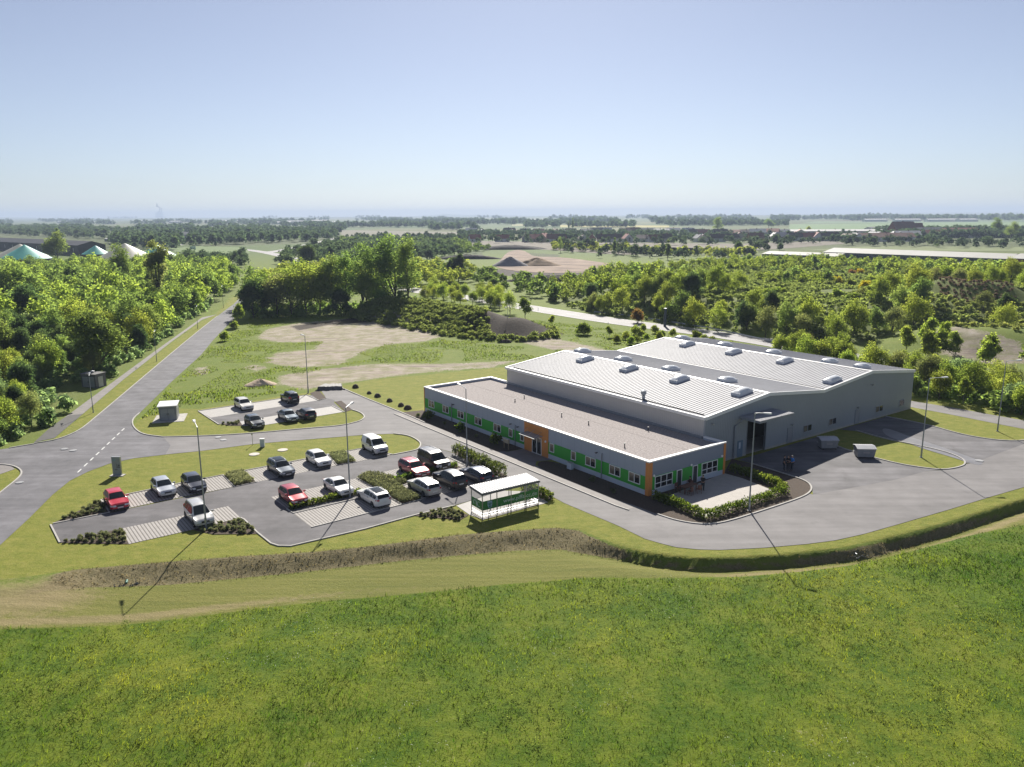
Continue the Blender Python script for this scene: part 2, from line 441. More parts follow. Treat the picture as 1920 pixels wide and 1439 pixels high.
xr_ = TP[s][:,0]; slope[s] = np.clip(np.minimum(-dp-.35*sstep((xr_-3)/5), -df)/.7+.5, 0, 1)*np.clip((xr_+40)/6+.6*(vnoise(xr_, TP[s][:,1], 2.2, 31)-.5), 0, 1)
fld[s] = np.clip(df/.7+.5, 0, 1)
mead[s] = np.clip(dm/.8+.5, 0, 1)
# dry straw left in rows by the mower and at the worn western end
tan[s] = np.maximum(np.exp(-((dm+1.0)/.9)**2)*np.clip(1.1-(TP[s][:,0]+40)/45, .15, .8), np.clip((-27-TP[s][:,0])/9, 0, .9)*np.clip(1-np.abs(dm+4.5)/7, 0, 1))
tan[s] = np.maximum(tan[s], np.exp(-((df-1.1)/.8)**2)*np.clip((TP[s][:,0]-4)/20, 0, .75))
w_sand, w_earth_shade = zone(SAND, 3.), zone(EARTH_SHADE, 4.)
w_wood = zone([WOODP, HILLP], 5.)
w_far = np.clip((TP[:,1]-430)/250, 0, 1)

def terrain_material():
    m = bpy.data.materials.new('ground_cover'); m.use_nodes = True
    nt = m.node_tree; N, L = nt.nodes, nt.links
    b = N['Principled BSDF']; b.inputs['Roughness'].default_value = .9; b.inputs['Specular IOR Level'].default_value = .15
    tc = N.new('ShaderNodeTexCoord')
    def noise(sc, det=6, ro=.6, vec=None):
        n = N.new('ShaderNodeTexNoise'); n.inputs['Scale'].default_value = sc; n.inputs['Detail'].default_value = det; n.inputs['Roughness'].default_value = ro
        L.new(vec or tc.outputs['Object'], n.inputs['Vector']); return n.outputs['Fac']
    def ramp(f, *st):
        r = N.new('ShaderNodeValToRGB'); e = r.color_ramp.elements
        while len(e) < len(st): e.new(.5)
        for k, (p, c) in enumerate(st): e[k].position = p; e[k].color = (*c, 1)
        L.new(f, r.inputs[0]); return r.outputs[0]
    def mix(f, a, c, bl='MIX'):
        x = N.new('ShaderNodeMix'); x.data_type = 'RGBA'; x.blend_type = bl
        if isinstance(f, float): x.inputs[0].default_value = f
        else: L.new(f, x.inputs[0])
        L.new(a, x.inputs[6]); L.new(c, x.inputs[7]); return x.outputs[2]
    def math_(op, a, c, cl=False):
        x = N.new('ShaderNodeMath'); x.operation = op; x.use_clamp = cl
        for k, v in enumerate((a, c)):
            if isinstance(v, (int, float)): x.inputs[k].default_value = v
            else: L.new(v, x.inputs[k])
        return x.outputs[0]
    def attr(nm):
        a = N.new('ShaderNodeAttribute'); a.attribute_name = nm
        sp = N.new('ShaderNodeSeparateColor'); L.new(a.outputs['Color'], sp.inputs[0])
        return sp.outputs[0], sp.outputs[1], sp.outputs[2], a.outputs['Alpha']
    lawn, sand, slp, md = attr('zone_a'); earth_shade, fieldw, tanw, farw = attr('zone_b'); wood, _, _, _ = attr('zone_c')
    nb, nm_, nf, nff = noise(.06), noise(.35), noise(2.2, 8, .7), noise(9, 6, .7)
    def edge(w, k, src=None):        # ragged border
        x = math_('SUBTRACT', src or nm_, .5); x = math_('MULTIPLY', x, k); x = math_('ADD', x, w)
        r = N.new('ShaderNodeMapRange'); r.inputs[1].default_value = .38; r.inputs[2].default_value = .62; L.new(x, r.inputs[0]); return r.outputs[0]
    var = mix(.5, ramp(nm_, (.3, (.095,.155,.016)), (.5, (.14,.195,.022)), (.7, (.21,.23,.05))), ramp(nf, (.3, (.07,.115,.012)), (.7, (.19,.23,.04))))
    c = mix(math_('MULTIPLY', nb, .55), var, ramp(nff, (.35, (.12,.16,.022)), (.7, (.24,.24,.065))))
    # mown lawn, a little worn
    mp = N.new('ShaderNodeMapping'); mp.inputs['Rotation'].default_value = (0, 0, -AX); mp.inputs['Scale'].default_value = (.35, 1.6, 1)
    L.new(tc.outputs['Object'], mp.inputs[0])
    streak = noise(.9, 5, .6, mp.outputs[0])
    nl = noise(.8, 8, .72); lw = mix(.62, ramp(streak, (.36, (.105,.15,.012)), (.62, (.29,.275,.050))), ramp(nl, (.38, (.085,.135,.010)), (.50, (.185,.205,.025)), (.62, (.31,.275,.075))))
    lw = mix(.35, lw, ramp(nff, (.36, (.07,.11,.010)), (.62, (.32,.31,.06))))
    lw = mix(math_('MULTIPLY', nm_, .5), lw, ramp(nf, (.3, (.115,.155,.016)), (.65, (.27,.24,.07))))
    c = mix(edge(lawn, .25), c, lw)
    # mown strip at the foot of the bank
    mp2 = N.new('ShaderNodeMapping'); mp2.inputs['Rotation'].default_value = (0, 0, math.radians(-4)); mp2.inputs['Scale'].default_value = (.10, 2.4, 1)
    L.new(tc.outputs['Object'], mp2.inputs[0]); st2 = noise(1., 6, .65, mp2.outputs[0])
    sw = mix(.55, ramp(st2, (.3, (.11,.145,.016)), (.5, (.185,.20,.032)), (.72, (.29,.27,.075))), ramp(nff, (.3, (.09,.10,.022)), (.7, (.22,.20,.07))))
    c = mix(fieldw, c, sw)
    bank = mix(.6, ramp(nf, (.3, (.075,.066,.026)), (.5, (.145,.12,.06)), (.72, (.27,.215,.125))), ramp(nff, (.3, (.08,.085,.028)), (.7, (.31,.25,.145))))
    c = mix(edge(slp, .5, nf), c, bank)
    straw = mix(.5, ramp(nff, (.3, (.17,.13,.06)), (.7, (.36,.29,.16))), ramp(st2, (.3, (.18,.15,.06)), (.7, (.38,.30,.17))))
    c = mix(math_('MULTIPLY', tanw, edge(tanw, 1.1, nf)), c, straw)
    undr = mix(.5, ramp(nf, (.36, (.045,.10,.005)), (.62, (.145,.19,.016))), ramp(nm_, (.38, (.05,.105,.005)), (.62, (.185,.21,.022))))
    undr = mix(ramp(nb, (.36, (.0,.0,.0)), (.64, (1,1,1))), mix(1., undr, ramp(nb, (.3, (.72,.86,.6)), (.4, (.72,.86,.6))), 'MULTIPLY'), mix(1., undr, ramp(nb, (.6, (1.2,1.08,1.1)), (.7, (1.25,1.1,1.1))), 'MULTIPLY'))
    c = mix(edge(md, .5, nf), c, undr)
    wd = mix(.5, ramp(nm_, (.3, (.085,.125,.022)), (.7, (.17,.20,.05))), ramp(nf, (.3, (.09,.12,.028)), (.7, (.20,.215,.065))))
    c = mix(wood, c, wd)
    sd = mix(.5, ramp(nf, (.25, (.26,.20,.175)), (.6, (.53,.445,.41))), ramp(nm_, (.3, (.32,.255,.225)), (.7, (.57,.485,.445))))
    sd = mix(math_('MULTIPLY', edge(nff, 0.), .35), sd, ramp(nm_, (.4, (.14,.15,.06)), (.6, (.32,.26,.19))))
    mp4 = N.new('ShaderNodeMapping'); mp4.inputs['Rotation'].default_value = (0,0,.12); mp4.inputs['Scale'].default_value = (.07,.6,1); L.new(tc.outputs['Object'], mp4.inputs[0])
    trk = noise(1., 8, .7, mp4.outputs[0]); sd = mix(.72, sd, ramp(trk, (.38, (.13,.10,.08)), (.46, (.33,.27,.225)), (.54, (.50,.425,.37)), (.64, (.64,.56,.50))))
    sd = mix(edge(trk, .8, nm_), sd, mix(.8, sd, ramp(nf, (.3, (.11,.13,.04)), (.7, (.24,.23,.09)))))
    rag = math_('MULTIPLY', math_('ADD', nm_, math_('MULTIPLY', nf, 1.3)), .435); c = mix(edge(sand, 3.2, rag), c, sd)
    c = mix(edge(earth_shade, .9, nf), c, ramp(nf, (.3, (.03,.025,.020)), (.7, (.085,.065,.05))))  # dark earth, its colour deepened to carry the heap end's shade too
    # far farmland: parcels of different crops
    vo = N.new('ShaderNodeTexVoronoi'); vo.inputs['Scale'].default_value = 1.
    mp3 = N.new('ShaderNodeMapping'); mp3.inputs['Scale'].default_value = (.0022, .0016, 1); mp3.inputs['Rotation'].default_value = (0,0,.3); L.new(tc.outputs['Object'], mp3.inputs[0]); L.new(mp3.outputs[0], vo.inputs['Vector'])
    sp = N.new('ShaderNodeSeparateColor'); L.new(vo.outputs['Color'], sp.inputs[0])
    fc = ramp(sp.outputs[0], (0, (.055,.10,.025)), (.3, (.08,.13,.036)), (.5, (.11,.09,.058)), (.65, (.06,.10,.028)), (.85, (.18,.17,.07)), (1, (.035,.055,.022)))
    fc = mix(.3, fc, ramp(nb, (.3, (.08,.11,.03)), (.7, (.17,.19,.07))))
    c = mix(farw, c, fc)
    L.new(c, b.inputs['Base Color'])
    bp = N.new('ShaderNodeBump'); bp.inputs['Strength'].default_value = .9; bp.inputs['Distance'].default_value = .16
    hh = math_('ADD', math_('MULTIPLY', nf, .7), math_('MULTIPLY', nff, .45)); L.new(hh, bp.inputs['Height']); L.new(bp.outputs[0], b.inputs['Normal'])
    return m
me = np_mesh('ground', np.column_stack([TP, TZ]), TF, terrain_material(), smooth=True)
two('zone_a', [w_lawn, w_sand, slope, mead]); two('zone_b', [w_earth_shade, fld, tan, w_far]); two('zone_c', [w_wood, w_wood*0, w_wood*0, w_wood*0+1])
ground = struct(link(bpy.data.objects.new('ground', me)))

# ------------------------------------------------------------------ roads, paving, kerbs
M_ROAD = mat('asphalt_road', (.160,.155,.165), .8, var=.16, scale=.5, bump=.012, bscale=18, spec=.25, wear=(.15, math.radians(62)))
M_DRIVE = mat('asphalt_drive', (.205,.194,.192), .8, var=.10, scale=.35, bump=.01, bscale=20, spec=.22, wear=(.10, AX))
M_LOT = mat('asphalt_lot', (.122,.115,.120), .8, var=.20, scale=.45, bump=.01, bscale=20, spec=.3, wear=(.16, math.radians(36)))
M_YARD = mat('asphalt_yard', (.125,.119,.125), .75, var=.22, scale=.3, bump=.01, bscale=20, spec=.3, wear=(.22, math.radians(-10)))
M_PATH = mat('path_paving', (.21,.19,.18), .8, var=.15, scale=.7, bump=.01)
M_BAY = mat('bay_paving', (.37,.345,.325), .8, var=.10, scale=1.2, stripes=(.30, 0., .34, (.20,.185,.165), .02), spec=.3)
M_BAY2 = mat('plain_paving', (.37,.35,.33), .75, var=.09, scale=1.2, stripes=(.20, 0., .12, (.30,.28,.26), .004))
M_TERR = mat('terrace_paving', (.42,.385,.35), .78, var=.1, scale=1.2, stripes=(.30, 0., .14, (.30,.28,.25), .006))
M_CONC = mat('concrete_kerb', (.40,.38,.35), .8, var=.14, scale=2)
M_SOIL = mat('bark_mulch', (.075,.052,.036), .95, var=.5, scale=6, bump=.05, bscale=14)
M_LINE = mat('road_paint', (.62,.62,.60), .7, var=.15, scale=3)
M_WALKDK = mat('walk_repair', (.075,.07,.068), .75, var=.15, scale=1)
road = sheet('road', GP([(-60,1066),(0,1023),(55,972),(99,928),(131,902),(165,885),(205,870),(251,860),(310,853),(320,836),(306,820),(271,816),(256,808),(248,797),(249,786),(262,775),(321,717),(376,667),(400,638),(437,600),(455,573),(468,556),(476,545),(480,538),(467,538),(462,547),(437.5,571),(408,593),(370,623),(324,661),(248,725.5),(175,787),(152,806),(125,819),(100,827),(64,833),(17,841),(-60,852),(-60,873),(0,871),(22,873.5),(36,879),(42,887),(35,898),(0,925),(-60,975)]), .022, M_ROAD)
drive_poly = GP([(310,853),(379,846),(478,833),(560,826),(684,816),(738,814),(765,817),(782,825),(790,833),(849,849),(950,897),(1036,932),(1058,944),(1160,987),(1209,1011),(1240,1020),(1268,1027),(1310,1031),(1350,1032),(1431,1028),(1512,1021),(1566,1014),(1620,1002),(1680,985),(1780,956),(1858,932),(1920,914),(2100,862),(2100,788),(1920,833),(1875,850),(1830,867),(1811,871),(1802,876),(1774,881.5),(1731,885.5),(1680,900),(1600,915),(1524,928),(1517,926),(1498,935),(1458,949),(1412,964),(1377,975),(1344,983),(1311,984),(1268,977),(1232,965),(1160,937),(1040,889),(950,848),(860,814),(796,792),(760,777),(692,750),(660,738),(638,727),(602,733),(612,748),(627,753),(660,769),(676,774),(684,781),(682,786),(673,791),(640,799),(575,804),(466,814),(379,818.5),(306,820),(320,836)])
drive = sheet('driveway', drive_poly, .026, M_DRIVE)
yard = sheet('yard', GP([(1385,863),(1409,870),(1455,884),(1493,896),(1515,905),(1523,916),(1524,928),(1600,915),(1680,900),(1731,885.5),(1765,881.5),(1745,880),(1689,871.7),(1633,857.6),(1585,843.6),(1556,832),(1535,819)]), .030, M_YARD)
sheet('yard', GP([(1574,806),(1605,809),(1661,824),(1717,835),(1773.7,847.8),(1804.6,860.4),(1811,870),(1830,867),(1875,850),(1920,833),(1920,827),(1894,827.5),(1858,825),(1802,815.4),(1740,797),(1661,781.7)]), .030, M_YARD)
sheet('rear_lane', GP([(1709,764),(1773,776),(1858,793),(1920,805),(2100,840),(2100,822),(1920,789),(1858,778),(1788,765),(1712,753),(1690,749),(1690,760)]), .022, M_DRIVE)
lot_poly = GP([(94.8,985),(112,1018.5),(227.6,992),(427.5,950),(451,971.7),(483,1000),(508,1020),(522,1024.5),(545,1025),(602,1011.6),(684,992.6),(776,967),(854,948),(940,921),(975,912),(952,899),(849,850),(791,833.5),(786,842),(776,846),(737,853.5),(669,867),(632,873.5),(479,905),(440,914),(206,962)])
sheet('parking_lot', lot_poly, .030, M_LOT)
sheet('parking_lot', GP([(371.7,771.7),(410,796.7),(450,791),(455,799),(495,798),(645,773),(626,755),(628,751),(611,747),(597,742),(575,741.5),(528,748)]), .030, M_LOT)
BAYROT = math.radians(36.17)
for poly, m in (([(189.7,938),(245,926.5),(335.6,907.5),(417.5,891.5),(439,913.6),(292,942.6),(205.5,961.5)], M_BAY),
                ([(457.6,883),(575.4,861),(614,853),(632,873.2),(482,904.6)], M_BAY), ([(644,848),(681,841),(735.5,853),(669,866.7)], M_BAY),
                ([(227.6,992),(427.5,950),(451,971.7),(362,994),(242,1021)], M_BAY),
                ([(507.7,933),(667.5,898),(696,914),(541,956.5)], M_BAY), ([(549.7,964),(724,926),(754,947),(583.5,990)], M_BAY),
                ([(708,888),(749,879),(841,858.6),(873,873.5),(735,903)], M_BAY), ([(751.5,912.7),(865,877.5),(927.5,902),(792,937)], M_BAY),
                ([(371.7,771.7),(528,748),(575,741.7),(595,751.7),(395,784)], M_BAY2), ([(450,791),(623,762.5),(645,773),(495,798),(455,799.5)], M_BAY2)):
    sheet('parking_bay', GP(poly), .036, m, rz=BAYROT)
sheet('shelter_pad', GP([(856,949),(880,966),(906,975),(1028,943),(992,922),(940,921)]), .036, M_BAY2, rz=BAYROT)
sheet('path', GP([(64,830),(116.7,786.7),(204,722.5),(291.7,658),(379,595.6),(408,590),(379,600),(321,642),(233,711),(157.5,775),(102,822)]), .026, M_PATH)
sheet('path', GP([(64,830),(90,806),(117,786),(130,779),(155,777),(102,822)]), .030, M_WALKDK)
sheet('path', GP([(-60,870),(-60,905),(0,890),(28,880),(20,874),(0,872)]), .026, M_PATH)
TERRACE = [AB(.05, 1.3), AB(.05, 11.4), AB(7.4, 11.4), AB(7.4, 1.3)]
TERRP = GP([(1246,934),(1323,971),(1460,925),(1393,898),(1357,888)])
sheet('terrace', TERRP, .040, M_TERR, rz=BAYROT)
sheet('planting_bed', GP([(1160,937),(1232,965),(1268,977),(1311,983.5),(1344,982.5),(1377,974.5),(1412,963.5),(1458,948.5),(1498,934.5),(1517,925.5),(1523,916),(1515,905.5),(1493,896.5),(1455,884.5),(1409,870.5),(1372,861),(1357,888),(1216,931)]), .030, M_SOIL)
sheet('planting_bed', [AB(-44.9,-3.3), AB(-22,-3.3), AB(-21.2,-2.2), AB(-21.0,-.05), AB(-45.5,-.05), AB(-46.3,-3.2)], .034, M_SOIL)
sheet('planting_bed', chaikin([AB(-15.2,-.6), AB(-15.8,-1.8), AB(-14.6,-2.9), AB(-12,-3.3), AB(-2,-3.3), AB(1.2,-3.0), AB(1.5,.5), AB(.02,-.02), AB(-13,-.05)], 1, True), .034, M_SOIL)
sheet('footway', [AB(-46,-4.45), AB(0,-4.45), AB(1.4,-4.3), AB(1.4,-3.4), AB(-2,-3.4), AB(-12,-3.4), AB(-14.8,-3.0), AB(-16,-1.9), AB(-15.4,-.5), AB(-15.4,-.02), AB(-20.9,-.02), AB(-21.1,-2.2), AB(-21.9,-3.4), AB(-46,-3.4)], .030, M_PATH)
for poly in ([(420,891),(458,884),(478.6,904.6),(440.6,913.4)], [(616,852),(646,847.5),(669,866.7),(632,873.4)], [(99,982),(190,938.5),(205,961.5)],
             [(112,1018.5),(227.6,992),(242,1021),(160,1020)], [(362,995),(449,973),(483,1002),(400,1003)], [(669,897),(689,888),(708,888),(765,904),(751,913),(792,937),(754,947)],
             [(541,957.5),(676,926),(668,921),(540,953)], [(735,904),(752,911),(866,877),(852,871)], [(849,850),(858,846),(952,893),(943,898)],
             [(776,968),(846,953),(879,967),(862,976)], [(415,796),(450,791),(455,799),(430,799)], [(581,738),(597,732),(612,748),(598,752)], [(628,754),(640,752),(660,769),(648,773)], [(975,914),(992,914),(1040,934),(1026,941)]):
    sheet('planting_bed', GP(poly), .042, M_SOIL)
for pts in ([(64,832),(100,826.5),(125,819),(152,806),(175,787),(248,725.5),(324,661),(370,623),(408,593)], [(306,820),(271,816),(256,808),(248,797),(249,786),(262,775)],
            [(-60,975),(0,925),(35,898),(42,887),(36,879),(22,873.5),(0,871),(-60,873)],
            [(17,841),(64,833)], [(306,820),(379,818.5),(466,814),(575,804),(640,799),(673,791),(682,786),(684,781),(676,774),(660,769)],
            [(638,727),(692,750),(760,777),(796,793)], [(738,814),(765,817),(782,825),(790,833),(786,842),(776,846),(737,853.5)],
            [(1232,965),(1268,977),(1311,984),(1344,983),(1377,975),(1412,964),(1458,949),(1498,935.5),(1517,926),(1523,916),(1515,905),(1493,896),(1409,870)],
            [(1556,832),(1585,843.6),(1633,857.6),(1689,871.7),(1745,880),(1774,881.5),(1802,876),(1811,870),(1804.6,860.4),(1773.7,847.8),(1717,835),(1661,824),(1605,808)],
            [(1661,781.7),(1740,797),(1802,815.4),(1858,825),(1894,827.5),(1920,827),(2000,815)]):
    kerb('kerb', chaikin(GP(pts), 2), M_CONC, .16, .11)
for pts in ([(95,985),(112,1018.5)], [(99,983),(205,962),(189.7,938.5),(245,926.5),(335.6,907.5),(418,891.5),(440,914),(481,905),(458,883.5),(575.4,861),(614,852.5),(632,873.5),(669,867),(645,848),(681,841),(737,853.5)],
            [(451,972),(458,975),(483,1000),(508,1020),(522,1024.5),(545,1025),(602,1011.8),(684,992.8),(776,967.5),(854,948.5)],
            [(541,957.5),(549.5,963.5),(680,933)], [(541,957.5),(538,955)], [(669,897),(754,947),(792,937),(751.5,912.7),(769,907)], [(841,858.5),(873,873.5)], [(865,877.5),(930,903)],
            [(371.7,771.7),(410,796.7)], [(371.7,771.5),(528,748),(575,741.5),(598,752),(611,748)], [(623,762.5),(646,773.5)], [(992,914),(1036,933)], [(584,990),(754,947)]):
    kerb('kerb', GP(pts), M_CONC, .14, .10)
kerb('kerb', [AB(-46,-4.5), AB(0,-4.5), AB(1.6,-4.3)], M_CONC, .14, .11)
# centre line dashes and manhole lids
L0, L1 = np.array(G(233,804)), np.array(G(140,892)); dl = (L1-L0)/np.linalg.norm(L1-L0); tot = np.linalg.norm(L1-L0); nd = 9
for k in range(nd):
    a = L0+dl*tot*k/nd; b_ = a+dl*tot/nd*.55; n_ = np.array([-dl[1], dl[0]])*.08
    sheet('road_marking', [tuple(a-n_), tuple(b_-n_), tuple(b_+n_), tuple(a+n_)], .034, M_LINE)
M_LID = mat('manhole_concrete', (.55,.50,.44), .8, scale=5)
M_LID2 = mat('manhole_iron', (.33,.33,.33), .5, scale=5)
for (u, v, r, m, lb) in ((476.9,852.6,.62,M_LID,'pale round concrete manhole cover in the lawn, nearer the dark estate car'), (530,844.5,.62,M_LID,'pale round concrete manhole cover in the lawn, farther along behind the white cars'),
                         (121,843,.42,M_LID2,'round manhole lid on the asphalt, left one of the pair at the junction'), (137.5,845.8,.42,M_LID2,'round manhole lid on the asphalt, right one of the pair at the junction'), (37,906,.40,M_LID2,'round manhole lid on the road beside the small grass corner'),
                         (409,821,.40,M_LID2,'round manhole lid in the side road, upper one near the kerb'), (419,826,.40,M_LID2,'round manhole lid in the side road, lower one near the thin post'), (1836,865,.45,M_LID2,'round manhole lid at the end of the wet streak in the yard')):
    x, y = G(u, v); mb = MB(); mb.disc((0,0,.03), r, 'z', .06, 24); mb.disc((0,0,.065), r*.8, 'z', .012, 24)
    tag(mb.build('manhole_cover', m, loc=(x,y,.0 if m is M_LID else .025)), lb, 'manhole cover', 'manhole covers')

sheet('quarry_floor', chaikin(GP([(925,503),(935,492),(952,472),(975,468),(990,474),(1000,482),(1050,482),(1140,494),(1185,502),(1130,512),(1000,513)]), 2, True), .09, mat('quarry_sand', (.13,.085,.058), .95, scale=.06, col2=(.33,.235,.165)))
sheet('wet_streak', chaikin(GP([(1652,803),(1672,806),(1712,822),(1752,834),(1800,851),(1846,868),(1838,874),(1815,868),(1785,858),(1740,845),(1700,831),(1660,818)]), 2, True), .034, mat('wet_asphalt', (.17,.165,.175), .45, var=.25, scale=.5, spec=.5))
# ------------------------------------------------------------------ office building
M_CLAD = mat('grey_cladding', (.36,.405,.485), .5, metal=.0, var=.04, scale=.4, stripes=(1.15, 0., .02, (.23,.26,.33), .0), spec=.4)
M_PLINTH = mat('light_plinth', (.47,.53,.61), .6, var=.05, scale=.5)
M_GREEN = mat('green_panel', (.035,.34,.035), .5, var=.06, scale=.4)
M_ORANGE = mat('orange_panel', (.62,.235,.055), .5, var=.05, scale=.5)
M_WHITE = mat('white_frame', (.78,.78,.77), .45, var=.04, scale=2)
M_CAP = mat('white_flashing', (.80,.79,.77), .38, var=.04, scale=1)
M_GRAVEL = mat('roof_gravel', (.215,.19,.182), .95, scale=4.5, bump=.05, bscale=9, col2=(.43,.385,.37))
M_GLASS = mat('window_glass', (.015,.018,.022), .06, var=.2, scale=.6, spec=.9)
M_CURTAIN = mat('curtained_glass', (.16,.135,.105), .12, var=.35, scale=1.3, spec=.8)
M_STEEL = mat('galvanised_steel', (.42,.43,.45), .42, metal=.7, var=.1, scale=3)
M_POLE = mat('lamp_steel', (.27,.29,.32), .5, metal=.3, var=.1, scale=2)
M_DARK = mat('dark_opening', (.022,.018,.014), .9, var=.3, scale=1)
M_BLACK = mat('black_plastic', (.018,.018,.02), .5, var=.2, scale=4)
M_DOORDK = mat('dark_door', (.03,.04,.045), .35, var=.15, scale=2)
off = empty('office_building', (*ORG, 0), AX, 'long single storey office with green window band, orange entrance and flat gravel roof', 'building')
LX, WY, PH = 45.0, 11.85, 3.55
mb = MB(); mb.box(-LX, 0, 0, .32, 0, PH); mb.box(-LX, -LX+.32, .32, WY, 0, PH); mb.box(-.32, 0, .32, WY, 0, PH); mb.box(-2.95, -.32, WY-.3, WY, 0, PH); mb.box(-LX+.32, -40.7, WY-.3, WY, 0, PH)
mb.build('wall', M_CLAD, off)
mb = MB(); mb.box(-LX+.32, -.32, .32, WY-.30, 3.1, 3.33); mb.build('roof_deck', M_GRAVEL, off)
mb = MB()
mb.box(-LX-.06, .06, -.06, .36, PH, PH+.14); mb.box(-.36, .06, .36, WY+.06, PH, PH+.14); mb.box(-LX-.06, -LX+.36, .36, WY+.06, PH, PH+.14)
mb.box(-2.9, -.36, WY-.34, WY+.06, PH, PH+.14); mb.box(-LX+.36, -40.9, WY-.34, WY+.06, PH, PH+.14)
mb.build('parapet_cap', M_CAP, off)
mb = MB(); mb.box(-LX, -20.8, -.02, 0, 0, .58); mb.box(-16.15, -.45, -.02, 0, 0, .58); mb.box(0, .02, .45, 11.5, 0, .58); mb.build('plinth', M_PLINTH, off)
mb = MB(); mb.box(-LX+.12, -20.8, -.03, 0, .58, 2.0); mb.box(-16.15, -.45, -.03, 0, .58, 2.0); mb.box(0, .03, .45, 4.06, .58, 2.0); mb.box(0, .03, 4.95, 6.5, .58, 2.0); mb.box(0, .03, 7.35, 11.5, .58, 2.0)
mb.build('green_band', M_GREEN, off)
mb = MB(); mb.box(-20.8, -19.25, -.05, 0, 0, PH); mb.box(-17.4, -16.15, -.05, 0, 0, PH); mb.box(-19.25, -17.4, -.05, 0, 2.12, PH)
mb.build('entrance_panel', M_ORANGE, off)
for k in range(3):
    mb = MB()
    if k == 0: mb.prism([(-.45,-.05),(.05,-.05),(.05,.45),(0,.45),(0,0),(-.45,0)], 0, PH)
    elif k == 1: mb.box(0, .05, 11.5, WY, 0, PH)
    else: mb.prism([(-LX-.04,-.05),(-LX+.12,-.05),(-LX+.12,0),(-LX,0),(-LX,.3),(-LX-.04,.3)], 0, PH)
    mb.build('corner_panel', M_ORANGE, off)
def window(parent, x0, x1, z0, z1, y, n=2, side='front', rows=1, pane=M_CURTAIN, fr=.07):
    """side 'front': in the plane y; side 'end': in the plane x=y"""
    f = MB()
    def bx(m, a0, a1, d0, d1, c0, c1):
        m.box(a0, a1, y-d1, y-d0, c0, c1) if side == 'front' else m.box(y+d0, y+d1, a0, a1, c0, c1)
    D0, D1 = .0, .06
    bx(f, x0, x1, D0, D1, z1-fr, z1); bx(f, x0, x1, D0, D1+.05, z0, z0+fr)
    bx(f, x0, x0+fr, D0, D1, z0+fr, z1-fr); bx(f, x1-fr, x1, D0, D1, z0+fr, z1-fr)
    w = (x1-x0)/n
    for k in range(1, n): bx(f, x0+w*k-fr*.6, x0+w*k+fr*.6, D0, D1-.004, z0+fr, z1-fr)
    if rows == 2: bx(f, x0+fr, x1-fr, D0, D1-.008, z0+(z1-z0)*.42-fr*.5, z0+(z1-z0)*.42+fr*.5)
    fo = f.build('window', M_WHITE, parent)
    for k in range(n):
        p = MB(); a0, a1 = x0+w*k+fr*.5, x0+w*(k+1)-fr*.5
        bx(p, a0, a1, D0+.004, D0+.03, z0+fr*.8, z1-fr*.8)
        p.build('pane', pane if not isinstance(pane, list) else pane[k%len(pane)], fo)
    return fo
MIX = [M_CURTAIN, M_GLASS]
for x0, x1, n in ((-43.75,-42.15,2),(-39.85,-38.25,2),(-35.95,-34.35,2),(-31.65,-30.05,2),(-27.3,-25.7,2),(-24.0,-23.2,1),(-21.6,-20.85,1),(-15.85,-15.05,1),(-12.0,-11.2,1),(-9.55,-7.9,2),(-5.72,-4.05,2),(-2.8,-1.15,2)):
    window(off, x0, x1, .95, 1.99, -.03, n, pane=MIX if n == 2 else [M_CURTAIN])
window(off, .83, 3.42, .64, 1.96, .03, 3, 'end', 2, M_GLASS); window(off, 7.95, 10.52, .64, 1.96, .03, 3, 'end', 2, M_GLASS)
for y0 in (4.1, 6.55):
    d = MB(); d.box(.0, .035, y0+.08, y0+.72, .06, 1.9); dd = d.build('terrace_door', M_DOORDK, off)
    f = MB(); f.box(0, .06, y0, y0+.08, 0, 1.97); f.box(0, .06, y0+.72, y0+.8, 0, 1.97); f.box(0, .06, y0+.08, y0+.72, 1.9, 1.97); f.build('frame', M_WHITE, dd)
f = MB(); f.box(-19.25, -19.15, -.07, 0, 0, 2.12); f.box(-17.5, -17.4, -.07, 0, 0, 2.12); f.box(-19.15, -17.5, -.07, 0, 2.02, 2.12); f.box(-18.38, -18.27, -.07, 0, 0, 2.02); f.box(-19.15, -18.38, -.066, 0, 0, .1); f.box(-18.27, -17.5, -.066, 0, 0, .1)
ed = f.build('entrance_door', M_WHITE, off)
for a in (-19.15, -18.27):
    p = MB(); p.box(a, a+.77, -.04, -.01, .1, 2.02); p.build('pane', M_GLASS, ed)
    h = MB(); h.tube([(a+(.66 if a < -19 else .1), -.11, .8), (a+(.66 if a < -19 else .1), -.11, 1.25)], .018, 6); h.build('handle', M_STEEL, ed)
c = MB(); c.add([(-20.2,-.05,2.42),(-17.2,-.05,2.42),(-17.2,-1.35,2.30),(-20.2,-1.35,2.30),(-20.2,-.05,2.46),(-17.2,-.05,2.46),(-17.2,-1.35,2.34),(-20.2,-1.35,2.34)], [(0,1,2,3),(7,6,5,4),(0,4,5,1),(1,5,6,2),(2,6,7,3),(3,7,4,0)])
can = c.build('entrance_canopy', mat('canopy_glass', (.30,.31,.30), .2, var=.1, scale=1), off)
for a in (-20.0, -18.7, -17.4):
    r = MB(); r.tube([(a,-.05,2.95),(a,-1.2,2.37)], .018, 6); r.build('tie_rod', M_STEEL, can)
for a, z1 in ((-37.4, 2.45), (-22.6, 2.55), (-6.9, 2.75)):
    p = MB(); p.tube([(a,-.12,.05),(a,-.12,z1),(a,-.02,z1+.12)], .055, 10); p.build('downpipe', M_POLE, off, 40)
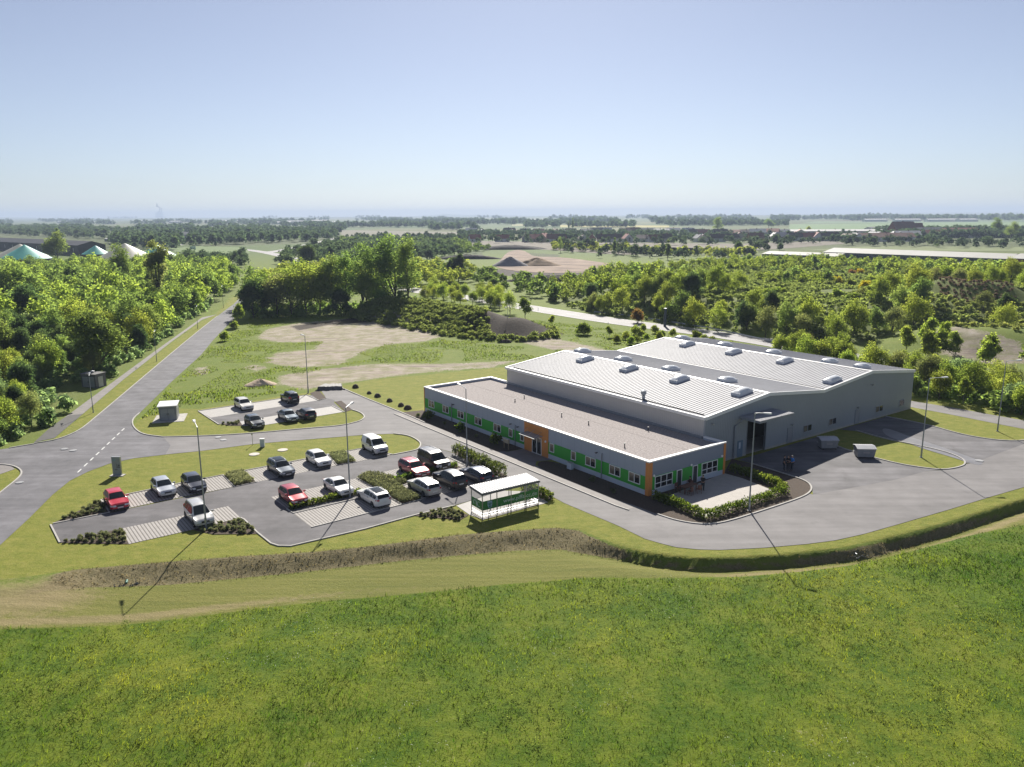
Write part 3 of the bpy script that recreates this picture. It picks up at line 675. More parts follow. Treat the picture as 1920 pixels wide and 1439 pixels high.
for a, z in ((-36.9,2.5),(-23.5,2.6),(-22.0,2.55),(-7.7,2.75)):
    p = MB(); p.box(a-.05, a+.05, -.16, 0, z, z+.07); p.box(a-.09, a+.09, -.3, -.16, z-.03, z+.08); p.build('facade_lamp', M_BLACK, off)
for a, z in ((-20.35,2.15),(-16.6,1.95)):
    p = MB(); p.disc((a,-.1,z), .13, 'y', .1, 16); p.build('wall_lamp', M_WHITE, off, 40)
for b, z in ((.65,2.1),(6.25,2.15),(11.2,2.2)):
    p = MB(); p.disc((.09,b,z), .13, 'x', .1, 16); p.build('wall_lamp', M_WHITE, off, 40)
for a, b in ((-31.3,7.9),(-30.4,5.65),(-20.5,5.6),(-15.5,5.65),(-9.2,9.3),(-6.0,2.4)):
    p = MB(); p.tube([(a,b,3.32),(a,b,3.72)], .055, 10); p.tube([(a,b,3.72),(a,b,3.80)], [.10,.10], 10); p.tube([(a,b,3.33),(a,b,3.40)], [.11,.06], 10); p.build('roof_vent', M_BLACK, off, 40)
s = MB(); s.box(-LX+.4, -.4, 6.98, 7.02, 3.331, 3.338); s.build('roof_seam', mat('seam', (.16,.14,.13), .9), off)

# ------------------------------------------------------------------ production hall
hall = empty('production_hall', (*AB(-22, 34.6), 0), AX, 'large silver grey metal hall with twin ridged roofs, skylights and open loading gate', 'building')
def H_(mb): 
    mb.v = [(x+22, y-34.6, z) for x, y, z in mb.v]; return mb
X0, X1 = -40.8, -3.0
PROF = [(WY+.02, 5.7), (23.2, 6.95), (34.6, 5.75), (45.85, 6.9), (57.4, 5.65)]
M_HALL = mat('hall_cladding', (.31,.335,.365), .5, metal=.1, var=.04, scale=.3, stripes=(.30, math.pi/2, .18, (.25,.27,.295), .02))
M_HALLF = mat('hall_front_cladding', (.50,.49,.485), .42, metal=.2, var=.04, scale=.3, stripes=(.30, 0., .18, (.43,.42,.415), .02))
M_ROOF = mat('sheet_metal_roof', (.325,.325,.345), .62, metal=.0, var=.07, scale=.5, spec=.25)
w = MB(); w.add([(X1,p[0],0) for p in (PROF[0], PROF[-1])]+[(X1,y,z) for y, z in PROF[::-1]], [tuple(range(7))])
gate0, gate1, gz = 19.45, 23.05, 4.3
# gable wall in pieces round the gate opening
w = MB()
def rz_(y): 
    return float(np.interp(y, [p[0] for p in PROF], [p[1] for p in PROF]))
cols = [PROF[0][0], gate0, gate1, PROF[1][0], PROF[2][0], PROF[3][0], PROF[4][0]]
for y0, y1 in zip(cols[:-1], cols[1:]):
    zb = gz if (y0, y1) == (gate0, gate1) else 0
    for k, x in ((0, X1), (1, X1-.2)):
        pass
    w.add([(X1,y0,zb),(X1,y1,zb),(X1,y1,rz_(y1)),(X1,y0,rz_(y0)),(X1-.2,y0,zb),(X1-.2,y1,zb),(X1-.2,y1,rz_(y1)),(X1-.2,y0,rz_(y0))],
          [(0,1,2,3),(7,6,5,4),(0,4,5,1),(3,2,6,7)]+([(0,3,7,4)] if y0 in (cols[0], gate1) else [])+([(1,5,6,2)] if y1 in (gate0, cols[-1]) else []))
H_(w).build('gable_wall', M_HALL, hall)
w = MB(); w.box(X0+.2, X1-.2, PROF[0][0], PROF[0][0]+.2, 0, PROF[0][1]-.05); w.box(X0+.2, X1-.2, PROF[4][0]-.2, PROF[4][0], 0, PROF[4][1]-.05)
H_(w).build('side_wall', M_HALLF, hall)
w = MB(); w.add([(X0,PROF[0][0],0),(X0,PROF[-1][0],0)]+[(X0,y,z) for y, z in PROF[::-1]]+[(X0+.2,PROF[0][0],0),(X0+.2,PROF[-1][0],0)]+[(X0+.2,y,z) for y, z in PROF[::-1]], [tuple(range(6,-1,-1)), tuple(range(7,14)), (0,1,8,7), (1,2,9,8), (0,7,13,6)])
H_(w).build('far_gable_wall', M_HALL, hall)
w = MB(); w.box(X0+.2, X1-.2, PROF[0][0]+.2, PROF[4][0]-.2, .0, .03); H_(w).build('hall_floor', M_CONC, hall)
w = MB(); w.box(X1-.02, X1+.03, PROF[0][0], gate0, 0, .22); w.box(X1-.02, X1+.03, gate1, PROF[4][0], 0, .22); H_(w).build('base_strip', M_CONC, hall)
# trapezoid sheet roof: ribs run down the slope
for (ya, za), (yb, zb) in zip(PROF[:-1], PROF[1:]):
    e0 = ya-(.18 if ya < 12 else 0); e1 = yb+(.18 if yb > 57 else 0)
    k = (zb-za)/(yb-ya); z0, z1 = za+k*(e0-ya), zb+k*(e1-yb)
    xs = []; per = .50; n = int((X1-X0+.3)/per)
    for i in range(n+1):
        a = X0-.15+i*per; xs += [(a, 0), (a+.26, 0), (a+.31, .048), (a+.40, .048), (a+.45, 0)]
    xs = [(a, h) for a, h in xs if a <= X1+.15]+[(X1+.15, 0)]
    v = []; f = []
    for a, h in xs: v += [(a, e0, z0+.10+h), (a, e1, z1+.10+h)]
    m_ = len(xs); f = [(2*i, 2*i+2, 2*i+3, 2*i+1) for i in range(m_-1)]
    b0 = len(v); v += [(X0-.15,e0,z0-.02),(X1+.15,e0,z0-.02),(X1+.15,e1,z1-.02),(X0-.15,e1,z1-.02)]
    f += [(b0,b0+3,b0+2,b0+1)]
    r = MB(); r.add(v, f); H_(r).build('roof', M_ROOF, hall)
fa = MB()
for xx in (X1, X0-.19):
    for (ya, za), (yb, zb) in zip(PROF[:-1], PROF[1:]):
        fa.add([(xx+q,ya,za+d) for q in (0,.19) for d in (-.22,.19)]+[(xx+q,yb,zb+d) for q in (0,.19) for d in (-.22,.19)], [(0,1,5,4),(2,6,7,3),(1,3,7,5),(0,4,6,2),(0,2,3,1),(4,5,7,6)])
fa.box(X0-.15, X1+.15, PROF[0][0]-.32, PROF[0][0]-.02, PROF[0][1]-.18, PROF[0][1]+.16)
H_(fa).build('fascia', M_CAP, hall)
g = MB(); g.box(X0+1.2, X1-.6, PROF[0][0]+.42, PROF[0][0]+.50, 5.8, 5.97); g.box(X0+1, X1-.2, PROF[2][0]+.25, PROF[2][0]+.40, 5.84, 5.98)
H_(g).build('dark_roof_line', M_BLACK, hall)  # thin black bars set in from the front eave and beside the valley
fl = MB(); fl.box(X0+.2, X1-.2, PROF[0][0]-.24, PROF[0][0]-.0, 3.28, 3.55); H_(fl).build('wall_flashing', M_POLE, hall)
for yy in (23.2, 45.85):
    rg = MB(); zz = rz_(yy); rg.add([(X0-.1,yy-.25,zz+.135),(X1+.1,yy-.25,zz+.135),(X1+.1,yy,zz+.19),(X0-.1,yy,zz+.19),(X0-.1,yy+.25,zz+.135),(X1+.1,yy+.25,zz+.135)], [(0,1,2,3),(3,2,5,4)]); H_(rg).build('ridge_cap', M_CAP, hall)
vg = MB(); vg.box(X0, X1, 34.45, 34.8, 5.83, 5.93); H_(vg).build('valley_gutter', M_CAP, hall)
M_DOME = mat('skylight_dome', (.66,.68,.70), .22, var=.05, scale=1, spec=.7)
M_DOMEB = mat('skylight_kerb', (.52,.55,.60), .5, var=.1, scale=2)
for a, b in [(-33.6,21.0),(-24.4,21.0),(-15.1,21.0),(-5.3,21.1),(-39.1,25.3),(-30,25.3),(-20.6,25.3),(-10.9,25.3),(-33.8,43.6),(-24.4,43.6),(-15,43.4),(-4.3,38.6),(-38.8,48.0),(-29.7,48.0),(-20.3,48.0),(-10.7,48.0),(-5.6,47.9)]:
    sl = math.atan2(rz_(b+.5)-rz_(b-.5), 1.0)
    k = MB(); k.box(-.62, .62, -1.3, 1.3, -.12, .42)
    ko = k.build('skylight', M_DOMEB, hall); ko.location = (a+22, b-34.6, rz_(b)+.1); ko.rotation_euler = (sl, 0, 0)
    d = MB(); n = 8; vs = []
    for i in range(n+1):
        for j in range(n+1):
            p, q = i/n*2-1, j/n*2-1
            vs.append((p*.60, q*1.28, .42+.30*(1-abs(p)**3)*(1-abs(q)**4)))
    d.add(vs, [(i*(n+1)+j, (i+1)*(n+1)+j, (i+1)*(n+1)+j+1, i*(n+1)+j+1) for i in range(n) for j in range(n)])
    d.build('dome', M_DOME, ko, 60)
v = MB(); v.tube([(-13.3,12.6,5.75),(-13.3,12.6,6.35)], .2, 14); v.tube([(-13.3,12.6,6.35),(-13.3,12.6,6.5),(-13.3,12.6,6.9),(-13.3,12.6,7.05)], [.12,.34,.34,.1], 14); v.tube([(-13.3,12.6,5.8),(-13.3,12.6,5.95)], [.4,.25], 14)
H_(v).build('roof_fan', M_POLE, hall, 40)
# gate, canopy, doors and windows of the gable
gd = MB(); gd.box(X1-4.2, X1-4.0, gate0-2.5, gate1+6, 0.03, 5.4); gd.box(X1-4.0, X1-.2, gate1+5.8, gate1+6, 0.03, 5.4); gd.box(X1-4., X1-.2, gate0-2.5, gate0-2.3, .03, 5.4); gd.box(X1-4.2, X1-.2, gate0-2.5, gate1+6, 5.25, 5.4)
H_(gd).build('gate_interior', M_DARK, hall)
gr = MB(); gr.box(X1-.24, X1+.04, gate0-.09, gate0, 0, gz+.09); gr.box(X1-.24, X1+.04, gate1, gate1+.09, 0, gz+.09); gr.box(X1-.24, X1+.04, gate0, gate1, gz, gz+.09); H_(gr).build('gate_frame', M_POLE, hall)
for k in range(3):
    sh = MB(); sh.box(X1-3.6, X1-2.9, gate0-.2+k*1.5, gate0+.9+k*1.5, .03, 1.1+.4*k); H_(sh).build('stored_goods', mat('cardboard', (.16,.10,.055), .9, var=.3, scale=2), hall)
cn = MB(); c0, c1 = 17.8, 24.2
cn.box(X1, X1+2.9, c0, c1, 4.72, 5.0); H_(cn).build('gate_canopy', M_POLE, hall)
co = MB()
for i in range(34):
    y = c0+.05+i*(c1-c0-.1)/34; co.box(X1+.02, X1+2.95, y, y+.12, 5.0, 5.04); 
co.box(X1, X1+2.94, c0-.02, c1+.02, 4.998, 5.015); H_(co).build('canopy_sheet', M_ROOF, hall)
dp_ = MB(); dp_.tube([(X1+.55,c0+.1,4.75),(X1+.5,c0-.25,4.55),(X1+.14,c0-.75,4.0),(X1+.14,c0-.78,.1)], .1, 10); H_(dp_).build('canopy_downpipe', M_POLE, hall, 40)
bd = MB(); bd.box(X1, X1+.05, 17.75, 18.75, .02, 2.0); dr = H_(bd).build('side_door', mat('blue_grey_door', (.13,.19,.26), .45, var=.08, scale=1), hall)
dw = MB(); dw.box(X1+.05, X1+.06, 18.0, 18.3, 1.05, 1.8); H_(dw).build('pane', M_PLINTH, dr)
M_DR = mat('grey_door', (.27,.28,.30), .45, var=.06, scale=1)
for y in (27.5, 42.6):
    d = MB(); d.box(X1, X1+.05, y, y+.95, .02, 1.95); do = H_(d).build('side_door', M_DR, hall)
    d = MB(); d.box(X1, X1+.07, y-.07, y, 0, 2.02); d.box(X1, X1+.07, y+.95, y+1.02, 0, 2.02); d.box(X1, X1+.07, y, y+.95, 1.95, 2.02); H_(d).build('frame', M_POLE, do)
    h = MB(); h.tube([(X1+.1,y+.12,1.0),(X1+.1,y+.26,1.0)], .015, 6); H_(h).build('handle', M_STEEL, do)
M_GW = mat('grey_window_frame', (.30,.32,.35), .5, var=.06, scale=1)
for y0, y1, n in ((30.75,32.6,2),(36.4,38.1,2),(47.7,49.6,2),(54.0,55.3,1)):
    fo = window(hall, y0-34.6, y1-34.6, .85, 1.75, X1+22, n, 'end', 1, [M_CURTAIN, M_GLASS] if n == 2 else M_GLASS); fo.data.materials[0] = M_GW
for y, z in ((12.9,4.9),(42.9,2.35),(28.1,2.35),(46.0,5.1)):
    p = MB(); p.box(X1, X1+.28, y-.05, y+.05, z, z+.06); p.box(X1+.16, X1+.38, y-.13, y+.13, z-.08, z+.06); H_(p).build('wall_lamp', M_STEEL, hall)
# ------------------------------------------------------------------ cars
M_TYRE = mat('tyre_rubber', (.016,.016,.017), .85, var=.2, scale=8)
M_RIM = mat('alloy_rim', (.42,.43,.45), .3, metal=.7, var=.1, scale=6)
M_RIMD = mat('dark_rim', (.10,.10,.11), .35, metal=.6, var=.1, scale=6)
M_AUTOGL = mat('car_glass', (.014,.019,.022), .16, var=.2, scale=1.5, spec=.35)
M_LAMPGL = mat('headlamp_glass', (.55,.57,.6), .12, var=.1, scale=9, spec=.8)
M_TAIL = mat('tail_lamp', (.42,.02,.02), .2, var=.15, scale=9)
M_TRIM = mat('car_trim', (.03,.03,.032), .6, var=.15, scale=5)
M_PLATE = mat('number_plate', (.66,.66,.64), .5, var=.05, scale=6)
def paint(n, c, metal=.25, rough=.34):
    return mat('car_paint_'+n, c, rough, metal=metal, var=.03, scale=2, coat=.9)
# roofline: (x as a share of the length from the middle, height as a share) ; cowl, roof start, roof end, tail
SHAPES = {
 'hatch':  dict(L=3.85, W=1.68, H=1.43, top=[(.5,.36),(.492,.47),(.455,.54),(.25,.655),(.045,.975),(-.06,1),(-.30,.975),(-.40,.93),(-.47,.68),(-.495,.60),(-.5,.40)], cowl=.25, rf=.045, rr=-.40, rb=-.475),
 'compact':dict(L=4.15, W=1.75, H=1.45, top=[(.5,.36),(.492,.47),(.455,.54),(.24,.665),(.04,.975),(-.06,1),(-.30,.975),(-.405,.92),(-.475,.68),(-.495,.60),(-.5,.40)], cowl=.24, rf=.04, rr=-.405, rb=-.48),
 'estate': dict(L=4.60, W=1.80, H=1.46, top=[(.5,.36),(.493,.46),(.455,.53),(.22,.64),(.055,.965),(-.05,1),(-.30,.985),(-.43,.93),(-.485,.66),(-.497,.58),(-.5,.40)], cowl=.22, rf=.055, rr=-.43, rb=-.488),
 'saloon': dict(L=4.45, W=1.72, H=1.40, top=[(.5,.36),(.492,.47),(.455,.55),(.215,.66),(.06,.965),(-.04,1),(-.17,.98),(-.25,.92),(-.37,.70),(-.485,.67),(-.498,.56),(-.5,.42)], cowl=.215, rf=.06, rr=-.235, rb=-.375),
 'mpv':    dict(L=4.60, W=1.82, H=1.72, top=[(.5,.33),(.492,.44),(.45,.50),(.30,.60),(.08,.965),(-.04,1),(-.35,.985),(-.455,.94),(-.488,.62),(-.497,.55),(-.5,.36)], cowl=.30, rf=.08, rr=-.455, rb=-.49),
 'suv':    dict(L=4.65, W=1.88, H=1.70, top=[(.5,.37),(.494,.50),(.455,.565),(.22,.655),(.07,.965),(-.05,1),(-.30,.985),(-.415,.92),(-.475,.66),(-.495,.58),(-.5,.38)], cowl=.22, rf=.07, rr=-.415, rb=-.478),
 'jeep':   dict(L=4.0, W=1.78, H=1.72, top=[(.5,.37),(.494,.52),(.46,.58),(.20,.645),(.10,.96),(-.02,1),(-.35,.99),(-.46,.95),(-.488,.64),(-.497,.55),(-.5,.38)], cowl=.20, rf=.10, rr=-.46, rb=-.49),
 'van':    dict(L=4.40, W=1.80, H=1.82, top=[(.5,.33),(.492,.43),(.455,.52),(.30,.60),(.115,.945),(.0,1),(-.30,.995),(-.475,.975),(-.493,.62),(-.498,.5),(-.5,.34)], cowl=.30, rf=.115, rr=-.475, rb=-.492),
 'box':    dict(L=4.75, W=1.88, H=1.90, top=[(.5,.34),(.494,.48),(.46,.545),(.30,.60),(.13,.945),(.0,1),(-.30,.995),(-.465,.97),(-.49,.62),(-.497,.5),(-.5,.34)], cowl=.30, rf=.13, rr=-.465, rb=-.491)}
_wheel = {}
def wheel_mesh(r, w):
    if (r, w) not in _wheel:
        t = MB(); n = 24; prof = [(r*.66,-w/2),(r*.95,-w/2),(r,-w*.3),(r,w*.3),(r*.95,w/2),(r*.66,w/2)]
        vs = [(rr*math.cos(2*math.pi*k/n), yy, rr*math.sin(2*math.pi*k/n)) for rr, yy in prof for k in range(n)]
        t.add(vs, [(i*n+k, (i+1)*n+k, (i+1)*n+(k+1)%n, i*n+(k+1)%n) for i in range(5) for k in range(n)])
        me = bpy.data.meshes.new('tyre'); me.from_pydata(t.v, [], t.f); me.materials.append(M_TYRE); me.shade_smooth(); me.set_sharp_from_angle(angle=.7)
        q = MB(); q.disc((0,w*.20,0), r*.2, 'y', .05, 12)
        for k in range(5):
            a = 2*math.pi*k/5; u = Vector((math.cos(a),0,math.sin(a))); p = Vector((-u.z,0,u.x))
            q.add([tuple(u*r*.1-p*r*.11+Vector((0,w*.22,0))), tuple(u*r*.66-p*r*.16+Vector((0,w*.30,0))), tuple(u*r*.66+p*r*.16+Vector((0,w*.30,0))), tuple(u*r*.1+p*r*.11+Vector((0,w*.22,0)))], [(0,3,2,1)])
        n = 24; vs = [(rr*math.cos(2*math.pi*k/n), yy, rr*math.sin(2*math.pi*k/n)) for rr, yy in ((r*.60,w*.34),(r*.69,w*.42),(r*.69,-w*.3)) for k in range(n)]
        q.add(vs, [(i*n+k, (i+1)*n+k, (i+1)*n+(k+1)%n, i*n+(k+1)%n) for i in range(2) for k in range(n)]); 
        q.disc((0,w*.05,0), r*.62, 'y', .02, 24)
        rm = bpy.data.meshes.new('rim'); rm.from_pydata(q.v, [], q.f)
        _wheel[(r, w)] = (me, rm)
    return _wheel[(r, w)]
def car(kind, pm, loc, heading, name, label, cat='car', group='cars parked in the bays', rails=False, darkroof=False, dark_lower=False, panel_van=False, rim=None, privacy=False):
    S = SHAPES[kind]; L, W, Ht = S['L'], S['W'], S['H']; hw = W/2
    tx = np.array([p[0] for p in S['top']][::-1])*L; tz = np.array([p[1] for p in S['top']][::-1])*Ht
    xs = np.unique(np.concatenate([np.linspace(-L/2, L/2, 46), tx])); 
    zt0 = np.interp(xs, tx, tz); ztop = lambda x: float(np.interp(x, xs, zt))
    k = np.array([.2,.6,.2]); zt = zt0.copy(); zt[1:-1] = np.convolve(zt0, k, 'valid')
    beltF = .565*Ht if Ht > 1.6 else .64*Ht; 
    def prm(x):
        e = max(0, (abs(x)/(L/2)-.72)/.28); w = hw*(1-.17*e**2.2)
        T = ztop(x); sl = .03*(1-(x/L+.5)); bz = min(beltF+.05*Ht*(.5-x/L)*.6, T-.015)
        gy = .955*w-(T-bz)*.40 if not (kind in ('van','box') ) else .955*w-(T-bz)*.20
        return w, T, bz, gy
    z0 = .19 if Ht < 1.6 else .24
    def ring(x):
        w, T, bz, gy = prm(x); d = min(.09, max(.004, (T-bz)*.5)); lift = max(0, (abs(x)/(L/2)-.86)/.14)*.10
        return [(0,z0+lift),(.80*w,z0+lift),(.95*w,z0+.08+lift),(w,.36*Ht*.9 if T>.5 else z0+.15),(w*1.0,min(.45*Ht,bz-.05)),(.985*w,bz-.03),(.955*w,bz),(gy,T-d),(gy-.05,T-.02),(gy*.55,T+.005),(0,T+.012)]
    vs = []; fs = []; n = 11
    for x in xs:
        r = ring(x); vs += [(x, y, z) for y, z in r]+[(x, -y, z) for y, z in r[-2:0:-1]]
    m_ = 2*n-2
    for i in range(len(xs)-1):
        for j in range(m_):
            fs.append((i*m_+j, i*m_+(j+1)%m_, (i+1)*m_+(j+1)%m_, (i+1)*m_+j))
    fs += [tuple(range(m_-1,-1,-1)), tuple((len(xs)-1)*m_+j for j in range(m_))]
    root = empty(name, (*loc, .036), heading, label, cat, group)
    b = MB(); b.add(vs, fs); body = b.build('body', pm, root, 32)
    def side(x, z, s, off=.012):
        w, T, bz, gy = prm(x); d = min(.09, max(.004, (T-bz)*.5)); t = (z-bz)/max(.02, T-d-bz)
        return (x, s*(.955*w+(gy-.955*w)*t+off), z)
    def strip(x0, x1, s, lowpad=.03):
        N = 10; vs = []; ok = []
        for i in range(N+1):
            x = x0+(x1-x0)*i/N; w, T, bz, gy = prm(x); zl, zh = bz+lowpad, T-.11
            if zh-zl < .03: zh = zl+.001
            vs += [side(x, zl, s), side(x, (zl+zh)/2, s), side(x, zh, s)]
        fs = []
        for i in range(N):
            for q in (0, 1):
                f = (i*3+q, i*3+3+q, i*3+4+q, i*3+1+q); fs.append(f if s < 0 else f[::-1])
        o = MB(); o.add(vs, fs); return o
    c0, r0, r1, rb = S['cowl']*L, S['rf']*L, S['rr']*L, S['rb']*L
    bp = (r0+r1)/2+.12*L*.3
    for s in (1, -1):
        strip(c0-.12*L, bp+.035, s).build('side_window', M_AUTOGL, body)
        if not panel_van:
            if kind in ('hatch','compact','saloon','jeep'):
                strip(bp-.035, r1+(.01 if kind != 'saloon' else -.06)*L, s).build('side_window', M_AUTOGL, body)
            else:
                q = r1+.135*L
                strip(bp-.035, q+.03, s).build('side_window', M_AUTOGL, body)
                strip(q-.03, r1-.0*L, s).build('side_window', M_AUTOGL, body)
    def cap(x0, x1, f0, f1, name, m, up=.014, N=8):
        vs = []; fs = []
        for i in range(N+1):
            x = x0+(x1-x0)*i/N; r = ring(x); t = i/N; f = f0+(f1-f0)*t
            ys = [p[0] for p in r[7:]][::-1]; zs = [p[1] for p in r[7:]][::-1]; ym = max(.05, ys[-2])
            for j in range(7):
                y = (j/3-1)*ym*f; vs.append((x, y, float(np.interp(abs(y), ys[:3], zs[:3]))+up))
        for i in range(N):
            for j in range(6):
                f = (i*7+j, i*7+j+1, i*7+8+j, i*7+7+j); fs.append(f)
        o = MB(); o.add(vs, fs); return o.build(name, m, body, 40)
    cap(c0-.015*L, r0+.012*L, .93, .95, 'windscreen', M_AUTOGL)
    if not panel_van or True:
        o = cap(r1-.004*L, rb+.006*L, .90, .90, 'rear_window', M_AUTOGL if not panel_van else pm)
    if darkroof: cap(r0-.03*L, r1+.10*L, .88, .88, 'glass_roof', M_AUTOGL, .012)
    if rails:
        for s in (1, -1):
            pts = []
            for i in range(9):
                x = r0-.05*L+(r1+.03*L-r0+.05*L)*i/8; w, T, bz, gy = prm(x); pts.append((x, s*(gy-.07), T+(.055 if 0 < i < 8 else .0)))
            t = MB(); t.tube(pts, .018, 6); t.build('roof_rail', M_STEEL if pm is not _mats.get('car_paint_white') else M_STEEL, body, 50)
    # front and rear furniture
    za, zb_ = S['top'][0][1]*Ht, S['top'][1][1]*Ht
    fx = lambda z: L/2+(S['top'][1][0]-.5)*L*max(0., min(1., (z-za)/(zb_-za)))
    zf = za-.01; zg = zb_-.015
    for s in (1, -1):
        h = MB(); vs = []
        for t in range(7):
            q = t/6; 
            if q < .5: x0_ = 0; y_ = .50+.36*q*2
            for z in (zf+.015*q, zg+.02*q):
                if q < .5: w_ = prm(L/2)[0]; vs.append((fx(z)+.02-.05*q, s*w_*(.52+.80*q), z))
                else: xx = L/2-.02-.30*(q-.5)*2; vs.append((xx, s*(prm(xx)[0]+.014), z))
        f = [(2*t, 2*t+2, 2*t+3, 2*t+1) for t in range(6)]; h.add(vs, f if s > 0 else [q[::-1] for q in f]); h.build('headlight', M_LAMPGL, body)
        w = prm(-L/2+.12)[0]; tz_ = .50*Ht if Ht > 1.6 else .56*Ht
        t = MB(); xr = -L/2
        hh = .34 if kind in ('mpv','van','box','jeep') else .17
        t.add([(xr-.012, s*w*.66, tz_), (xr-.012, s*w*.66, tz_+hh*.8), (xr+.02, s*w*.93, tz_), (xr+.05, s*w*.90, tz_+hh), (xr+.24, s*(prm(xr+.24)[0]+.01), tz_+.02), (xr+.24, s*(prm(xr+.24)[0]+.004), tz_+hh*.9)], [(0,1,3,2),(2,3,5,4)] if s > 0 else [(2,3,1,0),(4,5,3,2)])
        t.build('tail_light', M_TAIL, body)
        mr = MB(); xm = c0-.09*L; wm, Tm, bm, gm = prm(xm); mr.box(xm-.05, xm+.07, min(s*(wm-.03), s*(wm+.19)), max(s*(wm-.03), s*(wm+.19)), bm+.02, bm+.17)
        mr.build('wing_mirror', pm if not dark_lower else M_TRIM, body)
        hd = MB(); hd.box(bp+.10, bp+.28, s*hw-.012 if s > 0 else s*hw-.02, s*hw+.02 if s > 0 else s*hw+.012, beltF-.12, beltF-.085); hd.build('door_handle', M_TRIM, body)
        sk = MB(); sk.box(-L*.28, L*.28, min(s*hw*.96, s*(hw+.012)), max(s*hw*.96, s*(hw+.012)), z0, z0+.10); sk.build('sill_trim', M_TRIM, body)
    g = MB(); w = prm(L/2)[0]; g.box(L/2-.08, L/2+.012, -w*.46, w*.46, zf-.005, zg-.02); g.build('grille', M_TRIM, body)
    bu = MB()
    for e in (1, -1):
        w = prm(e*L/2)[0]; bu.box(min(e*(L/2-.1), e*(L/2+.02)), max(e*(L/2-.1), e*(L/2+.02)), -w*.86, w*.86, z0+.02, z0+(.22 if dark_lower else .13))
    bu.build('bumper_trim', M_TRIM, body)
    for e in (1, -1):
        pl = MB(); zz = zf-.10 if e > 0 else (.42*Ht); pl.box(min(e*(L/2-.02), e*(L/2+.032)), max(e*(L/2-.02), e*(L/2+.032)), -.26, .26, zz-.055, zz+.055); pl.build('number_plate', M_PLATE, body)
    wr = .315 if Ht < 1.6 else .345
    for ex in (.315, -.305):
        for s in (1, -1):
            x = ex*L; yo = s*(prm(x)[0]-.075)
            a = MB(); yv = s*(prm(x)[0]+.004); R_ = wr+.055; N = 14
            av = [(x, yv, z0+.02)]+[(x+R_*math.cos(math.pi*q/N), yv, max(z0, wr-.02+R_*math.sin(math.pi*q/N))) for q in range(N+1)]
            a.add(av, [(0,q+1,q+2) if s < 0 else (0,q+2,q+1) for q in range(N)]); a.build('wheel_arch', M_TRIM, body)
            we = empty('wheel', (x, yo, wr), 0 if s > 0 else math.pi); we.parent = root
            tm, rm = wheel_mesh(wr, .20)
            link(bpy.data.objects.new('tyre', tm), we)
            rmm = rm if not rim else rm.copy()
            if not rmm.materials: rmm.materials.append(rim or M_RIM)
            link(bpy.data.objects.new('rim', rmm), we)
    return root
HA, HR = AX, AX+math.pi
PW = paint('white', (.72,.71,.68), 0, .35)
CARS = [
 ('compact', paint('bright_red', (.55,.012,.03), 0), (219,948), HA, 'parked_car', 'bright red small hatchback at the road end of the lot beside a shrub bed', {}),
 ('compact', paint('silver', (.50,.52,.55), .55), (307,924), HA, 'parked_car', 'silver hatchback parked next to the dark blue hatchback along the lawn', {}),
 ('compact', paint('night_blue', (.016,.02,.038), .3), (364,916), HA, 'parked_car', 'dark blue rounded hatchback parked behind the tall lamp post along the lawn', {}),
 ('mpv', paint('pale_silver', (.56,.55,.53), .45), (374,977), HA, 'parked_car', 'pale silver people carrier alone in its row beside the lamp post', dict(rails=True)),
 ('estate', paint('slate', (.075,.09,.11), .5), (527,887), HA, 'parked_car', 'slate grey estate car with dark glass roof beside the lawn', dict(rails=True, darkroof=True)),
 ('compact', PW, (597.5,870), HA, 'parked_car', 'white hatchback in the lawn side row left of the white van', {}),
 ('van', PW, (703,847), HA, 'parked_van', 'white panel van with black bumper at the rounded lawn end', dict(panel_van=True, dark_lower=True)),
 ('compact', paint('cherry', (.40,.02,.03), .25), (550,940), HA, 'parked_car', 'cherry red hatchback nosing onto the low green hedge', {}),
 ('saloon', PW, (634.5,922), HA, 'parked_car', 'white saloon nosing onto the hedge beside the middle lamp post', {}),
 ('estate', PW, (701,941.5), HR, 'parked_car', 'white estate with black glass roof seen from behind', dict(rails=True, darkroof=True)),
 ('estate', paint('wine', (.30,.02,.04), .35), (776,888), HA, 'parked_car', 'wine red estate with silver roof rails next to the black van', dict(rails=True)),
 ('box', paint('black_brown', (.018,.014,.015), .3), (813.5,876), HA, 'parked_van', 'black tall passenger van with silver roof rails', dict(rails=True)),
 ('estate', paint('champagne', (.46,.46,.45), .5), (795,922), HR, 'parked_car', 'silver estate seen from behind beside the grey green shrub bed', dict(rails=False)),
 ('suv', paint('black', (.012,.010,.012), .2), (843.5,909.5), HR, 'parked_car', 'black off road car seen from behind with red tail light', dict(rails=False, darkroof=False)),
 ('estate', paint('deep_blue', (.014,.022,.06), .35), (893,900), HR, 'parked_car', 'deep blue estate with silver rails by the tall hedge near the shelter', dict(rails=True)),
 ('estate', paint('ivory', (.66,.63,.57), .05), (457.5,766), HA, 'parked_car', 'ivory white estate alone in the back row of the upper lot', dict(rails=True)),
 ('jeep', paint('black_green', (.012,.016,.016), .2), (544,754), HR, 'parked_car', 'black short off roader seen from behind in the back row of the upper lot', dict(dark_lower=True)),
 ('compact', paint('charcoal', (.04,.045,.048), .4), (477.5,799), HA, 'parked_car', 'charcoal hatchback at the left end of the front row in the upper lot', {}),
 ('saloon', paint('steel_grey', (.10,.13,.15), .5), (540.5,787.5), HA, 'parked_car', 'steel grey saloon next to the black hatchback in the upper lot', {}),
 ('compact', paint('ink', (.014,.012,.018), .25), (574.5,783.5), HR, 'parked_car', 'black hatchback with nose away from the viewer in the upper lot front row', {}),
]
for kind, pm, (u, v), hd, nm, lb, kw in CARS:
    car(kind, pm, G(u, v), hd+random.Random(u).uniform(-.02,.02), nm, lb, cat='van' if 'van' in nm else 'car', **kw)
